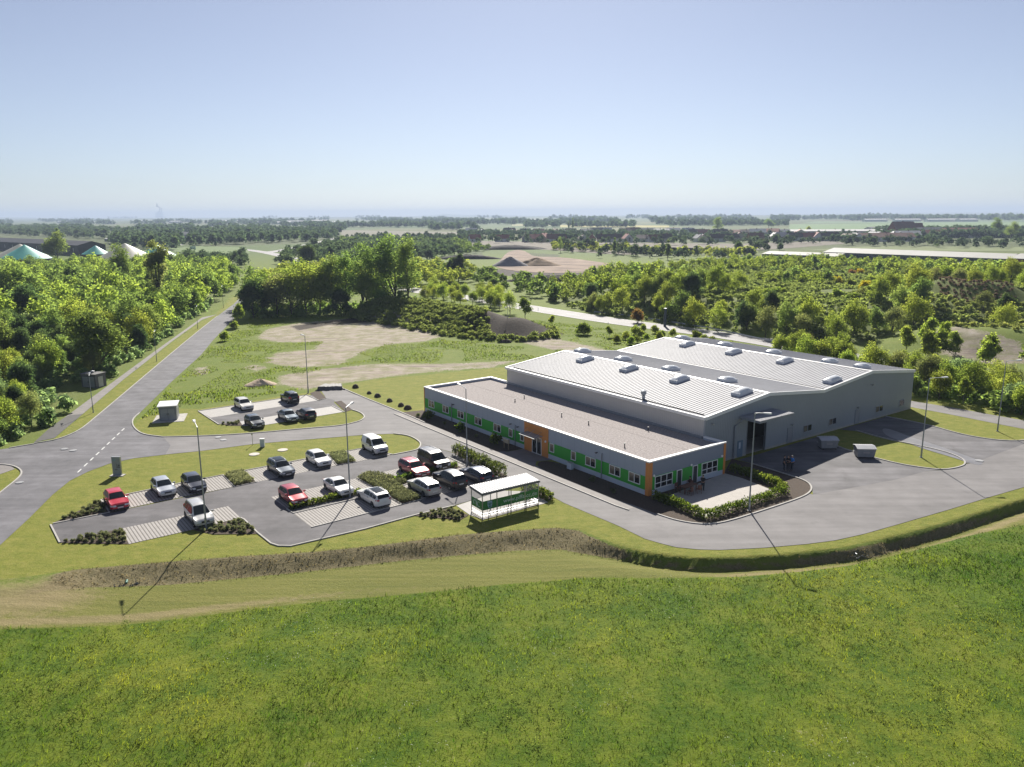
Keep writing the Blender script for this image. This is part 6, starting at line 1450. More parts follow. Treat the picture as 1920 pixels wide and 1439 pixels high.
# individual trees that stand out of the plain
for k, (u, v, t, key, w, lb) in enumerate(((1385,474,455,'dark',1.6,'round dark tree on the field edge left of the low sheds'),(1412,478,466,'green',1.5,'round light green tree beside the low sheds'),(1462,470,457,'dark',1.4,'pair of dark trees on the field, left of the long shed'),(1252,488,453,'poplar',1.3,'tall thin tree standing before the ploughed field'),(1152,478,448,'poplar',1.2,'tall sparse tree left of the field with the village behind'),(1051,474,446,'tall',.75,'tall tree at the right of the quarry bank'),(1074,432,411,'poplar',1.,'dark poplar above the village roofs'),(1066,432,417,'poplar',1.,'paler poplar beside the dark poplar above the roofs'),(1441,428,412,'green',1.6,'round tree alone on the far green field'),(1345,436,409,'tall',1.6,'large group of tall trees at the village edge'),(1866,445,411,'tall',1.3,'tall dark tree at the right village edge'),(1895,450,418,'tall',1.7,'broad tall tree at the right picture edge'),(112,476,432,'poplar',.8,'thin dark tree beside the dark long shed'),(108,492,440,'green',1.2,'large light tree among the domed tanks'),(1515,440,426,'slim',1.5,'small pale tree on the far green field'),(790,452,440,'green',1.6,'round tree on the plain left of the village'),(690,452,440,'dark',1.6,'dark tree on the plain beside the far highway'))):
    plant_px(key, u, v, t, lb, 'lone_tree', widen=w, seed=k+90)
# far tree lines, blue with distance
it = []; rr = random.Random(8)
for v0, u0, u1, n, hs in ((437,0,640,170,(1.,1.7)),(431,0,900,260,(1.,1.9)),(426,380,1200,260,(1.1,2.1)),(421,0,1250,330,(1.2,2.4)),(423,1250,1480,90,(1.1,2.)),(417,0,1420,420,(1.3,2.6)),(414,600,1920,420,(1.5,2.9)),(412,1300,1920,220,(1.6,3.0)),(441,860,1340,110,(.6,1.1)),(449,860,1640,130,(.5,1.0)),(438,1640,1920,110,(.8,1.5)),(446,1640,1920,110,(.7,1.4)),(452,1560,1760,60,(.6,1.0)),(410.5,0,1920,420,(1.8,3.6))):
    for k in range(int(n*2.5)):
        u = rr.uniform(u0, u1)
        if vnoise(np.array([u]), np.array([v0*37.]), 46, 12)[0] < .42 and v0 < 436: continue
        x, y = G(u, v0+rr.uniform(-1.2,1.2)); s = rr.uniform(*hs); it.append((x, y, zat(x, y)-1, (s*1.25, s), rr.choice(('green','dark','robinia')), 46 if y > 1500 else 80, k%3))
mass('far_woods', it, L_FAR, 'distant tree lines and woods across the plain', 'woodland')

# ------------------------------------------------------------------ shrubs of the beds, hedges
def small_proto(seed, H, R, ncl, nleaf, ls, lm):
    rs = np.random.RandomState(seed); P, c = crown_points(rs, H, R, 0, 5, ncl); V, F = leaves(P, nleaf, R*.12, ls, rs, .5); return np_mesh('shrub', V, F, lm, nrm=soft(V, LN, R, (0,0,H*.3)))
SH = [small_proto(200+k, .36, .28, 45, 4, .05, L_SHRUB) for k in range(3)]; SHG = [small_proto(210+k, .6, .45, 55, 4, .07, L_HEDGE) for k in range(3)]
def shrub_bed(px, step, meshes, label, sc=(.75,1.15), seed=1, group='shrubs of the parking beds', name='bed_shrub'):
    rr = random.Random(seed); Q = scatter(GP(px), step, seed, .3)
    for k, (x, y) in enumerate(Q):
        o = link(bpy.data.objects.new(name, rr.choice(meshes))); o.location = (x, y, .03); o.rotation_euler = (0,0,rr.uniform(0,6)); s = rr.uniform(*sc); o.scale = (s,s,s*rr.uniform(.85,1.15)); tag(o, label, 'shrub', group)
shrub_bed([(101,981),(190,941),(204,960)], .58, SH, 'low dark shrub in the narrow wedge bed beside the bright red hatchback', seed=1)
shrub_bed([(116,1018),(226,994),(240,1020),(160,1019)], .62, SH, 'low dark shrub in the bed at the west corner of the lot', seed=2)
shrub_bed([(364,996),(449,976),(480,1001),(402,1001)], .62, SH, 'low dark shrub in the bed beside the pale silver people carrier', seed=3)
shrub_bed([(778,969),(845,955),(876,967),(862,975)], .62, SH, 'low dark shrub in the bed left of the bicycle shelter', seed=4)
shrub_bed([(417,796),(449,792),(453,798),(432,798)], .6, SH, 'low dry shrub at the end of the front row in the upper lot', seed=5)
def leafmass(name, poly, h, n, ls, lm, label, cat, seed, kind=None, top=.12, z=.03):
    rs = np.random.RandomState(seed); Q = np.array(GP(poly)) if poly[0][0] > 60 else np.array(poly); lo, hi = Q.min(0), Q.max(0); P = rs.uniform(lo, hi, (n*3,2)); d = sdpoly(P, Q); P = P[d > 0][:n]; d = d[d > 0][:n]
    hh = h*np.clip(.55+d/.5, .5, 1)*(1-top+2*top*vnoise(P[:,0]+900, P[:,1]+900, .7, seed)); zz = z+hh*rs.power(2.2, len(P)); V, F = leaves(np.column_stack([P, zz]), 3, .06, ls, rs, .4)
    o = link(bpy.data.objects.new(name, np_mesh(name, V, F, lm, nrm=soft(V, LN, 1., (0,0,0), 0., .8, .6)))); return tag(o, label, cat, None, kind)
leafmass('shrub_cover', [(421,891.5),(457,885),(477,904),(441,912)], .42, 1500, .08, L_SHRUB, 'dense grey green shrub cover in the bed between the two row ends', 'ground cover', 1, 'stuff')
leafmass('shrub_cover', [(617,853),(646,849),(667,866.5),(633,872)], .42, 1500, .08, L_SHRUB, 'dense grey green shrub cover in the bed between white hatchback and van', 'ground cover', 2, 'stuff')
leafmass('shrub_cover', [(671,898),(689,889.5),(707,889.5),(762,904),(749,912),(790,937),(755,945)], .45, 4200, .08, L_SHRUB, 'dense grey green shrub cover in the long bed in the middle of the lot', 'ground cover', 3, 'stuff')
def hedge(line, w, h, n, lm, label, seed, ls=.085, lumpy=.6, zz=.03):
    rs = np.random.RandomState(seed); L_ = resample(line, .1); t = rs.randint(0, len(L_), n); P = L_[t]
    d = np.gradient(L_, axis=0); d /= np.linalg.norm(d, axis=1)[:,None]+1e-9; nn = np.stack([-d[:,1], d[:,0]], 1)[t]
    a = rs.uniform(0, math.pi, n); q = rs.uniform(.75, 1.05, n); lump_ = 1-.28*np.abs(np.sin(t*.1*math.pi/lumpy))**3 * (lumpy > 0) + (rs.rand(256)[(t*.1/max(lumpy,.1)).astype(int)%256]-.5)*.22
    off_ = np.cos(a)*w/2*q*lump_; z = np.where(rs.rand(n) < .5, h*lump_*(.62+.38*np.sin(a))*q, h*rs.uniform(.08,.95,n)*lump_); off_ = np.where(z < h*.6, np.sign(off_)*w/2*q*lump_*.95, off_)
    V, F = leaves(np.column_stack([P+nn*off_[:,None]+d[t]*rs.uniform(-.05,.05,(n,1)), zz+z]), 3, .05, ls, rs, .2)
    return tag(link(bpy.data.objects.new('hedge', np_mesh('hedge', V, F, lm, nrm=soft(V, LN, 1., (0,0,0), 0., .6, .6)))), label, 'hedge')
hedge(GP([(1226,936),(1277,955),(1323,975)]), .75, .95, 1500, L_HEDGE, 'clipped hedge along the left edge of the terrace', 1)
hedge(GP([(1325,975),(1398,951),(1474,926)]), .75, .95, 1800, L_HEDGE, 'clipped hedge along the front edge of the terrace by the drive', 2)
hedge(GP([(1470,922),(1455,913),(1404,894),(1371,884)]), .75, .95, 1800, L_HEDGE, 'clipped hedge along the yard side of the terrace', 3)
hedge(GP([(545,955.5),(610,940.5),(674,925.5)]), .6, .55, 1300, L_HEDGE, 'low bright green hedge between the red hatchback and the white estate', 4)
hedge(GP([(740,903),(775,895),(815,886),(855,875)]), .65, .6, 1300, L_HEDGE, 'low hedge strip between the wine red estate and the silver estate', 5)
hedge(GP([(855,850.5),(900,873),(943,895)]), 1.25, 1.35, 2600, L_HEDGED, 'tall dark hedge between the parking lot and the drive', 6, lumpy=.9)
hedge(GP([(984,917.5),(1008,928),(1032,939)]), .95, .9, 1200, L_HEDGE, 'short hedge behind the bicycle shelter', 7)
hedge(GP([(633,755.5),(645,763.5),(655,771)]), 1.3, 1.3, 1300, L_HEDGED, 'clipped hedge block at the front corner of the upper lot', 8, lumpy=0)
hedge(GP([(585,736),(594,743),(603,749)]), 1.25, 1.25, 1200, L_HEDGED, 'clipped hedge block at the back corner of the upper lot', 9, lumpy=0)
for k, (u, v, s, lb) in enumerate(((803,787,1.5,'pale leaved shrub at the far end of the office bed'),(862,811,1.6,'pale flowering shrub in the office bed below the third window'),(927,835,1.7,'spreading pale shrub beside the wooden notice board'),(834,796,.8,'small dark shrub second in the office bed'),(893,820,.8,'small dark shrub between the two pale shrubs of the office bed'),(1112,904,1.2,'dark shrub in the shaded bed right of the entrance'),(1150,925,1.0,'small dark shrub near the right end of the shaded bed'),(784,782,1.1,'small shrub on the sunlit end of the office bed'))):
    o = link(bpy.data.objects.new('bed_shrub', (SHG if k in (0,1,2) else SH)[k%3])); o.location = (*G(u, v), .03); o.scale = (s*1.2,s*1.2,s*1.3); tag(o, lb, 'shrub', 'shrubs of the office bed')

# ------------------------------------------------------------------ grass
def blades(P, Z, h, w, rs, lean=.45):
    n = len(P); a = rs.uniform(0, 6.283, n); dx, dy = np.cos(a)*w/2, np.sin(a)*w/2; b = rs.uniform(0, 6.283, n); l = h*np.abs(rs.normal(0, lean, n))
    ox, oy = np.cos(b)*l, np.sin(b)*l; V = np.empty((n,4,3))
    V[:,0] = np.stack([P[:,0]-dx, P[:,1]-dy, Z-.03], 1); V[:,1] = np.stack([P[:,0]+dx, P[:,1]+dy, Z-.03], 1)
    V[:,2] = np.stack([P[:,0]+dx*.35+ox, P[:,1]+dy*.35+oy, Z+h], 1); V[:,3] = np.stack([P[:,0]-dx*.35+ox, P[:,1]-dy*.35+oy, Z+h], 1)
    nv = np.stack([ox*1.2/np.maximum(h,.02)*.5+rs.normal(0,.28,n), oy*1.2/np.maximum(h,.02)*.5+rs.normal(0,.28,n), np.ones(n)], 1); nv /= np.linalg.norm(nv, axis=1)[:,None]
    global BN
    BN = np.repeat(nv, 4, 0)
    return V.reshape(-1,3), np.arange(n*4).reshape(n,4)
rs = np.random.RandomState(77)
N = 290000
Q = np.stack([rs.uniform(-52, 95, N), rs.uniform(32, 80, N)], 1); Q = Q[rs.rand(N) < np.clip((52/Q[:,1])**1.6, .2, 1)]
dme = sdpoly(Q, MEADOWP); u = 960+FPX*Q[:,0]/(Q[:,1]*.98+5); Q = Q[(dme > -.25+.5*vnoise(Q[:,0],Q[:,1],1.3,51)) & (u > -60) & (u < 1980)]
g1, g2 = vnoise(Q[:,0], Q[:,1], 1.1, 52), vnoise(Q[:,0], Q[:,1], 5.5, 53); g3 = vnoise(Q[:,0], Q[:,1], .45, 54)
hh = (.04+.11*g1**1.5+.15*g2**2+.09*g3**2)*rs.uniform(.6,1.25,len(Q)); Zq = height(Q)
V, F = blades(Q, Zq, hh, rs.uniform(.025,.06,len(Q))*np.clip(Q[:,1]/50,.8,1.6), rs, 1.3)
tag(link(bpy.data.objects.new('meadow_grass', np_mesh('meadow_grass', V, F, L_MEAD, nrm=BN))), 'lush uneven green meadow grass filling the foreground', 'grass', None, 'stuff')
# weed rosettes and flower specks in the meadow
cl = Q[rs.choice(len(Q), 900, False)]; cl = cl[vnoise(cl[:,0], cl[:,1], 7, 55) > .5]
V, F = leaves(np.column_stack([np.repeat(cl, 6, 0)+rs.normal(0,.22,(len(cl)*6,2)), np.repeat(height(cl), 6)+rs.uniform(.1,.45,len(cl)*6)]), 6, .09, .05, rs, .3)
tag(link(bpy.data.objects.new('meadow_weeds', np_mesh('meadow_weeds', V, F, L_HEDGED, nrm=soft(V, LN, 1., (0,0,0), 0., .8, .5)))), 'darker broad leaved weeds scattered in the meadow', 'weeds', None, 'stuff')
fl_ = Q[rs.choice(len(Q), 2600, False)]; fl_ = fl_[vnoise(fl_[:,0], fl_[:,1], 6, 56) > .62]
V, F = leaves(np.column_stack([fl_, height(fl_)+.42]), 2, .05, .028, rs, 2.)
tag(link(bpy.data.objects.new('meadow_flowers', np_mesh('meadow_flowers', V, F, mat('white_petal', (.62,.62,.52), .8)))), 'tiny white flower heads in the meadow', 'flowers', None, 'stuff')
# dry growth on the bank
N = 170000; Q = np.stack([rs.uniform(-48, 100, N), rs.uniform(48, 100, N)], 1); a_, b_ = sdpoly(Q, PADP), sdpoly(Q, FLDP); s = (a_ < .2-.5*sstep((Q[:,0]-3)/5)) & (b_ < .3) & (Q[:,0] > -38+5*vnoise(Q[:,0],Q[:,1],2,32)); Q = Q[s]
V, F = blades(Q, height(Q), rs.uniform(.03,.14,len(Q)), rs.uniform(.04,.10,len(Q)), rs, 1.3)
tag(link(bpy.data.objects.new('bank_grass', np_mesh('bank_grass', V, F, L_DRY, nrm=BN))), 'dry matted grass on the slope of the bank', 'grass', None, 'stuff')
# rough grass around the bare ground
RG = GP([(262,788),(345,761),(440,751),(528,737),(578,729),(640,716),(660,700),(720,705),(940,688),(1100,664),(1300,640),(1150,618),(1000,600),(970,598),(985,626),(910,630),(820,614),(720,592),(600,590),(470,598),(440,622),(400,645),(330,715)])
N = 150000; lo, hi = np.array(RG).min(0), np.array(RG).max(0); Q = rs.uniform(lo, hi, (N,2)); Q = Q[sdpoly(Q, RG) > 0]
bare = np.max([sdpoly(Q, p) for p in SAND], axis=0)+(vnoise(Q[:,0],Q[:,1],3.5,57)-.5)*7; Q = Q[(bare < -1.2) & (vnoise(Q[:,0],Q[:,1],6,58) > .25)]
hx = vnoise(Q[:,0], Q[:,1], 5, 59)*np.clip((165-Q[:,1])/45, .35, 1); V, F = blades(Q, height(Q), (.06+.36*hx)*rs.uniform(.6,1.3,len(Q)), rs.uniform(.10,.22,len(Q)), rs, .5)
tag(link(bpy.data.objects.new('rough_grass', np_mesh('rough_grass', V, F, L_ROUGH, nrm=BN))), 'rough uncut grass around the bare ground', 'grass', None, 'stuff')
# ------------------------------------------------------------------ highway and far roads
HW = resample(chaikin(GP([(2100,772),(1900,722),(1700,690),(1560,664),(1440,641.5),(1310,622.5),(1167,605.5),(1010,580.5),(930,568),(860,556),(800,549),(740,538),(690,526),(640,512),(590,497),(545,484),(500,474),(470,469.5),(440,467)]), 2), 6)
M_HWY = mat('highway_asphalt', (.29,.275,.275), .8, var=.1, scale=.15)
def ribbon(name, line, w, z, m, wfun=None):
    line = [tuple(p) for p in line]; a, b_ = offset_line(line, w/2), offset_line(line, -w/2); v = []
    for (p, q) in zip(a, b_): v += [(p[0], p[1], z), (q[0], q[1], z)]
    mb = MB(); mb.add(v, [(2*i, 2*i+2, 2*i+3, 2*i+1)[::-1] for i in range(len(line)-1)]); o = mb.build(name, m)
    if o.data.polygons[0].normal.z < 0: o.data.flip_normals()
    return struct(o)
ribbon('highway', HW, 9.2, .06, M_HWY)
for d, w in ((4.1,.18),(-4.1,.18)): ribbon('road_marking', offset_line([tuple(p) for p in HW], d), w, .075, M_LINE)
for k in range(0, len(HW)-1, 2): 
    ribbon('road_marking', HW[k:k+2], .16, .075, M_LINE) if k < 90 else None
ribbon('highway', resample(GP([(500,474),(530,470),(560,464),(586,457),(620,450),(648,443),(690,438),(720,434)]), 20), 11, .08, M_HWY)
ribbon('far_road', resample(GP([(330,455),(345,466),(352,475)]), 10), 7, .08, M_HWY)
M_FLD = lambda n, c: mat('field_'+n, c, .95, var=.12, scale=.02)
def field(n, px, c): return sheet('field', GP(px), .10 if n != 'gr' else .12, M_FLD(n, c))
field('pl', [(890,452),(1100,455),(1385,457.5),(1560,452),(1590,457),(1480,466),(1300,476),(1160,478),(1040,470),(880,461)], (.155,.13,.095))
field('pl2', [(640,432),(900,436.5),(885,446),(640,446.5)], (.15,.135,.085))
field('gr', [(985,434.5),(1290,439),(1280,449),(1000,445.5)], (.10,.19,.035)); field('gr2', [(1320,444),(1390,446),(1390,452),(1330,452)], (.10,.19,.035))
field('gr3', [(1480,421),(1920,416),(1990,416),(1990,434),(1480,433)], (.12,.20,.06)); field('gr4', [(1540,414),(1920,409.6),(1990,409.6),(1990,416),(1500,419.5)], (.10,.17,.06))
field('rape', [(1050,422.5),(1255,423.5),(1255,426.5),(1050,426.5)], (.36,.32,.09)); field('rape2', [(960,420.5),(1050,421),(1050,424),(960,424)], (.30,.30,.13))
field('tan', [(0,411.5),(95,412.5),(95,415.5),(0,415.5)], (.36,.31,.18)); field('grl', [(310,459),(460,465),(470,475),(440,478),(330,474)], (.11,.17,.035))
field('grm', [(560,462),(690,452),(690,458),(600,470)], (.13,.17,.045)); field('grq', [(1160,462),(1400,468),(1400,476),(1200,482)], (.12,.15,.045)); field('shed', [(1500,470),(1920,472),(1920,464),(1640,462)], (.14,.17,.05))
# ------------------------------------------------------------------ domed biogas tanks
M_TEAL = mat('teal_membrane', (.10,.42,.35), .5, var=.1, scale=.2); M_BEIGE = mat('beige_membrane', (.38,.37,.30), .5, var=.06, scale=.2); M_TANK = mat('tank_wall', (.09,.075,.075), .8, var=.15, scale=.3)
for u, v, av, rpx, m, lb in ((42,497,459.5,44,M_BEIGE,'beige domed tank mostly hidden behind the leftmost teal one'),(51,502,461,42,M_TEAL,'teal domed tank at the left picture edge'),(182,492,462,24,M_TEAL,'small pale teal domed tank in the middle of the tank row'),(239,506,458.5,57,M_BEIGE,'largest beige domed tank behind the dark tree'),(298,500,461,38,M_TEAL,'teal domed tank at the right end of the tank row')):
    x, y = G(u, v); k = y/FPX; R_ = rpx*k; ht = (v-av)*k*1.02; hw_ = 5.2 if ht > 9 else ht*.5
    o = empty('biogas_tank', (x, y, 0), 0, lb, 'tank', 'domed biogas tanks')
    w = MB(); w.tube([(0,0,-.5),(0,0,hw_)], R_, 40); w.build('wall', M_TANK, o, 40)
    d = MB(); d.tube([(0,0,hw_),(0,0,hw_+(ht-hw_)*.33),(0,0,hw_+(ht-hw_)*.72),(0,0,hw_+(ht-hw_)*.95),(0,0,ht)], [R_*1.02,R_*.68,R_*.29,R_*.06,R_*.012], 40); d.build('dome', m, o, 50)
# ------------------------------------------------------------------ long sheds
def gshed(name, c, ang, L_, W_, h, rise, wall, roof, label, cat='building', win=0, group=None, chim=None, wm=None):
    o = empty(name, (*c, zat(*c)), ang, label, cat, group)
    w = MB(); w.add([(-L_/2,-W_/2,-1),(L_/2,-W_/2,-1),(L_/2,W_/2,-1),(-L_/2,W_/2,-1),(-L_/2,-W_/2,h),(L_/2,-W_/2,h),(L_/2,W_/2,h),(-L_/2,W_/2,h),(-L_/2,0,h+rise-.1),(L_/2,0,h+rise-.1)], [(0,1,5,4),(1,2,6,9,5),(2,3,7,6),(3,0,4,8,7)]); w.build('wall', wall, o)
    e = .4; t = .18; r_ = MB()
    for s in (-1, 1):
        k = rise/(W_/2); y0, z0 = s*(W_/2+e), h-k*e; q = [(-L_/2-e,y0,z0),(L_/2+e,y0,z0),(L_/2+e,0,h+rise),(-L_/2-e,0,h+rise)]
        f = [(0,1,2,3),(7,6,5,4),(0,4,5,1),(1,5,6,2),(2,6,7,3),(3,7,4,0)]; r_.add([(a,b_,c_+t) for a, b_, c_ in q]+q, f if s < 0 else [g[::-1] for g in f])
    ro = r_.build('roof', roof, o)
    if chim is not None: cm_ = MB(); cm_.box(chim-.4, chim+.4, -.4, .4, h+rise*.6, h+rise+1.1); cm_.build('chimney', mat('brick_chimney', (.22,.10,.07), .9, var=.2), ro)
    for k in range(win):
        x = -L_/2+L_*(k+.5)/win; p = MB(); p.box(x-min(.6,L_/win*.32), x+min(.6,L_/win*.32), -W_/2-.06, -W_/2, h*.35, h*.72); p.build('window', wm or M_GLASS, o)
    return o
def between(p, q, depth_off):
    a, b_ = np.array(G(*p)), np.array(G(*q)); d = b_-a; L_ = float(np.linalg.norm(d)); n = np.array([-d[1], d[0]])/L_; return (a+b_)/2+n*depth_off, math.atan2(d[1], d[0]), L_
W_DK = mat('shed_wall_dark', (.085,.095,.105), .8, var=.1, scale=.3); R_GY = mat('shed_roof_grey', (.36,.35,.32), .7, var=.08, scale=.1); R_WT = mat('shed_roof_white', (.60,.60,.58), .6, var=.05, scale=.1); W_RED = mat('brick_red', (.21,.055,.04), .85, var=.15, scale=.3)
c, a, L_ = between((1544,487), (1886,503), 11); gshed('long_shed', c, a, L_, 22, 4.6, 2.2, W_DK, R_GY, 'very long dark walled shed with grey roof behind the trees', win=40)
c, a, L_ = between((1888,503), (1960,507), 11); gshed('red_hall', c, a, L_, 22, 5.0, 2.0, W_RED, R_GY, 'red brick hall at the right end of the long shed', win=3, wm=M_WHITE)
c, a, L_ = between((1428,486), (1568,492), 9); gshed('low_shed', c, a, L_, 17, 3.2, 1.4, W_DK, R_GY, 'low grey roofed shed left of the long shed', win=16)
c, a, L_ = between((1466,494), (1570,498), 4); gshed('flat_shed', c, a, L_, 8, 2.4, .6, W_DK, R_WT, 'white roofed low shed in front of the grey roofed one', win=8)
c, a, L_ = between((1640,500), (1860,507), 3); gshed('flat_shed', c, a, L_, 7, 2.4, .6, W_DK, R_WT, 'white roof strip seen through the trees before the long shed', win=10)
R_BK = mat('black_roof', (.03,.03,.033), .6, var=.15, scale=.2)
c, a, L_ = between((-60,466), (148,480), 10); gshed('dark_long_shed', c, a, L_, 20, 7.5, 2.8, R_BK, R_BK, 'long dark shed with black roof at the left edge of the plain', win=14, wm=mat('pale_goods', (.42,.40,.38), .8))
c, a, L_ = between((325,452), (348,453), 5); gshed('grey_house', c, a, L_, 10, 7, 3.5, mat('house_grey', (.30,.30,.31), .8), R_GY, 'grey house standing alone between the far woods', win=3)
c, a, L_ = between((196,453), (217,454), 4); gshed('flat_shed', c, a, L_, 8, 3, .5, W_DK, R_WT, 'small white roofed shed among the trees beyond the tanks', win=3)
bx_, by_ = G(362,471); ss = empty('road_sign', (bx_, by_, 0), .1, 'large pale blue road sign on the grass beside the far road', 'sign')
p = MB(); p.box(-2.3,2.3,-.06,.06,1.4,4.0); p.build('board', mat('sign_pale', (.45,.55,.60), .5, var=.05), ss)
for s in (-1.6,1.6): p = MB(); p.tube([(s,.1,0),(s,.1,3.8)], .1, 8); p.build('post', M_STEEL, ss)
# ------------------------------------------------------------------ village
WALLS = {'white':(.62,.61,.58),'cream':(.50,.45,.36),'grey':(.33,.33,.33),'brick':(.25,.10,.07),'ochre':(.42,.32,.18)}
ROOFS = {'dark brown':(.085,.05,.042),'red':(.26,.085,.06),'slate':(.07,.075,.085),'pale':(.50,.48,.47),'rusty':(.17,.075,.05)}
WM = {k: mat('house_wall_'+k, c_, .85, var=.06, scale=.2) for k, c_ in WALLS.items()}; RM = {k: mat('house_roof_'+k.replace(' ', '_'), c_, .75, var=.12, scale=.3) for k, c_ in ROOFS.items()}
rr = random.Random(12); nth = ['first','second','third','fourth','fifth','sixth','seventh','eighth','ninth','tenth','eleventh','twelfth','thirteenth','fourteenth','fifteenth','sixteenth','seventeenth','eighteenth','nineteenth','twentieth']
def row(us, v, tone, rowname, size, vj=.6):
    for k, u in enumerate(sorted(us)):
        wl = rr.choice(list(WALLS)); wl = rr.choice(('white','cream','white',wl)); rf = rr.choice(tone); x, y = G(u, v+rr.uniform(-vj,vj)); L_ = rr.uniform(*size)
        gshed('village_house', (x, y), rr.choice((0, 0, math.pi/2))+rr.uniform(-.4,.4), L_, L_*rr.uniform(.6,.75), rr.uniform(3.2,4.4), rr.uniform(3.4,5.0), WM[wl], RM[rf], '%s house, %s roof, %s from left in the %s' % (wl, rf, nth[k%20] if k < 20 else 'twenty-'+nth[k-20], rowname), 'house', 3, 'houses of the village', rr.uniform(-2,2), M_GLASS)
row([890,942,985,1006,1020,1036,1050,1092,1110,1130,1152,1176,1210,1226,1248,1310,1318,1345], 454.5, ['dark brown','dark brown','slate','rusty','red'], 'front village row', (11,19))
row([1372,1386,1416,1424,1452,1462,1488,1504,1516,1532,1548,1560,1590,1606,1625], 451.5, ['dark brown','red','slate','pale','rusty'], 'right front village row', (11,18))
row([884,905,930,955,962,985,1010,1040,1056,1070,1100,1118,1135,1172,1188,1200,1215,1240,1262,1290], 438.5, ['dark brown','slate','pale','rusty'], 'rear village row', (14,24))
row([1300,1318,1350,1372,1398,1420,1445,1470,1500], 441.5, ['dark brown','red','pale','rusty'], 'right rear village row', (14,24))
row([1640,1658,1680,1700,1722,1750,1775,1800,1830], 447, ['red','rusty','pale','dark brown'], 'right village end', (15,26))
for u, v, L_, W_, h, ri, wl, rf, lb in ((1690,444,26,20,9,9,W_RED,RM['rusty'],'steep red brick barn, left of the two at the right village end'),(1711,443,20,14,8,8,W_RED,RM['rusty'],'steep red brick barn, right of the two at the right village end'),(1728,444,42,16,7,4,W_RED,RM['slate'],'long dark roofed brick building beside the two steep barns'),(1655,437,48,18,6,2.5,WM['white'],RM['slate'],'long white walled hall with dark roof on the far green field'),(1790,441,55,16,5,4,WM['cream'],RM['red'],'long low pale building with red roof at the right village end'),(1660,453,55,16,4.5,4,WM['white'],RM['rusty'],'long white shed with rusty roof at the right of the village front'),(1565,440.5,120,24,5,2,WM['grey'],RM['pale'],'very long pale roofed shed behind the village houses'),(1010,417,60,22,9,3,WM['white'],RM['pale'],'white hall far off above the village, bright in the sun')):
    gshed('farm_building', G(u, v), rr.uniform(-.15,.15), L_, W_, h, ri, wl, rf, lb, 'building', 5, None, 0)
# small far white sheds and greenhouses on the plain
for k, u in enumerate((120,205,262,330,398,420,452,494,530,556,596,608,968,1310,1380,1640,1700,1765,1812)):
    x, y = G(u, rr.uniform(417,421) if k < 12 else 416); gshed('distant_shed', (x, y), rr.uniform(-.3,.3), rr.uniform(40,110), 25, 7, 2.5, WM['white'], RM['pale'], 'bright distant shed on the hazy plain, %s from the left' % nth[k], 'building', 0, 'distant sheds on the plain')
# ------------------------------------------------------------------ power station on the horizon with its plume
x, y = G(299.5, 408.6); k = y/FPX
ps_ = empty('power_station', (x, y, 0), 0, 'hazy power station with two chimneys on the horizon', 'power station'); M_PS = mat('power_station_wall', (.04,.045,.055), .8, var=.1, scale=.01)
p = MB(); p.box(-6.*k, 5.5*k, -4*k, 4*k, -5, 8.2*k); p.box(-3.5*k, 2*k, -3.5*k, 3.5*k, 8.2*k, 11*k); p.box(2.*k, 5.2*k, -3*k, 3*k, 8.2*k, 10*k); p.build('boiler_house', M_PS, ps_)
for dx, h in ((1.6,18.),(4.6,17.4)): p = MB(); p.tube([(dx*k,0,8*k),(dx*k,0,(h)*k)], [.8*k,.55*k], 12); p.build('chimney', M_PS, ps_, 40)
p = MB()
for dx, dz, r_ in ((1.2,18.6,.9),(.2,19.4,1.2),(-1.,19.8,1.5),(-2.4,20.3,1.7),(-3.2,21.6,1.5),(-2.6,23.4,1.2),(-3.4,25.4,1.)):
    n = 8
    p.tube([(dx*k, 0, (dz+r_*q)*k) for q in (-1,-.7,0,.7,1)], [r_*k*.1, r_*k*.72, r_*k, r_*k*.72, r_*k*.1], 10)
M_SMK = bpy.data.materials.new('steam'); M_SMK.use_nodes = True
nt = M_SMK.node_tree; bs_ = nt.nodes['Principled BSDF']; bs_.inputs['Base Color'].default_value = (.95,.95,.95,1); bs_.inputs['Roughness'].default_value = 1; bs_.inputs['Alpha'].default_value = .6
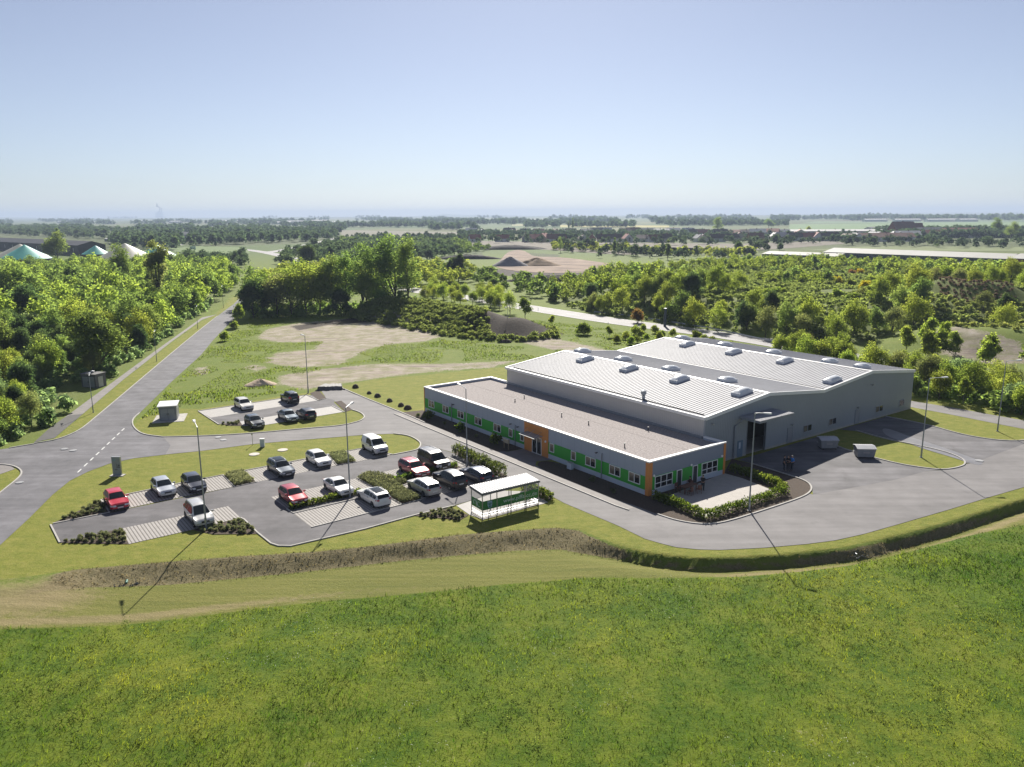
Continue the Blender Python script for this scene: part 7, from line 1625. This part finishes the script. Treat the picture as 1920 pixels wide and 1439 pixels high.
tag(p.build('steam_plume', M_SMK, None, 80, loc=(x, y, 0)), 'pale steam plume drifting left from the power station chimneys', 'steam', None, 'stuff')
# hills along the horizon
def ridge(u0, u1, y, prof, name):
    n = 60; v = []
    for i in range(n+1):
        u = u0+(u1-u0)*i/n; xx = (u-960)/FPX*y/1.0; hv = float(np.interp(i/n, [q[0] for q in prof], [q[1] for q in prof])); h = CAM_H+(404.-hv)/FPX*y+ (vnoise(np.array([u]), np.array([y]), 25, 3)[0]-.5)*.6/FPX*y
        v += [(xx, y-900, -30), (xx, y, h), (xx, y+1500, -30)]
    mb = MB(); mb.add(v, [(i*3+j, i*3+3+j, i*3+4+j, i*3+1+j) for i in range(n) for j in (0,1)])
    return struct(mb.build(name, mat('hill_cover', (.10,.125,.055), .95, var=.4, scale=.004), smooth=60))
ridge(-150, 520, 10500, [(0,401.5),(.25,403.),(.45,406),(.7,407),(1,410)], 'hills')
ridge(690, 1100, 13500, [(0,408),(.25,404.5),(.35,401.3),(.42,402.5),(.55,403.6),(.8,405.5),(1,408.5)], 'hills')
ridge(300, 2080, 12500, [(0,409),(.3,408),(.5,407.2),(.6,407.),(.7,404.6),(.85,403.6),(.93,403.8),(.96,401.6),(1,401.5)], 'hills')
ridge(1250, 2080, 9000, [(0,410),(.2,407),(.45,405.5),(.7,406),(1,405)], 'hills')
# ------------------------------------------------------------------ air
hz = MB(); hz.box(-11000, 11000, -60, 17500, -40, 130)
M_HAZE = bpy.data.materials.new('haze_air'); M_HAZE.use_nodes = True; nt = M_HAZE.node_tree
for n in list(nt.nodes): nt.nodes.remove(n)
on = nt.nodes.new('ShaderNodeOutputMaterial'); pv = nt.nodes.new('ShaderNodeVolumePrincipled'); pv.inputs['Density'].default_value = HAZE_DENSITY; pv.inputs['Color'].default_value = (.55,.665,.86,1); pv.inputs['Anisotropy'].default_value = .15
nt.links.new(pv.outputs[0], on.inputs['Volume'])
ho = hz.build('haze', M_HAZE); ho['kind'] = 'stuff'
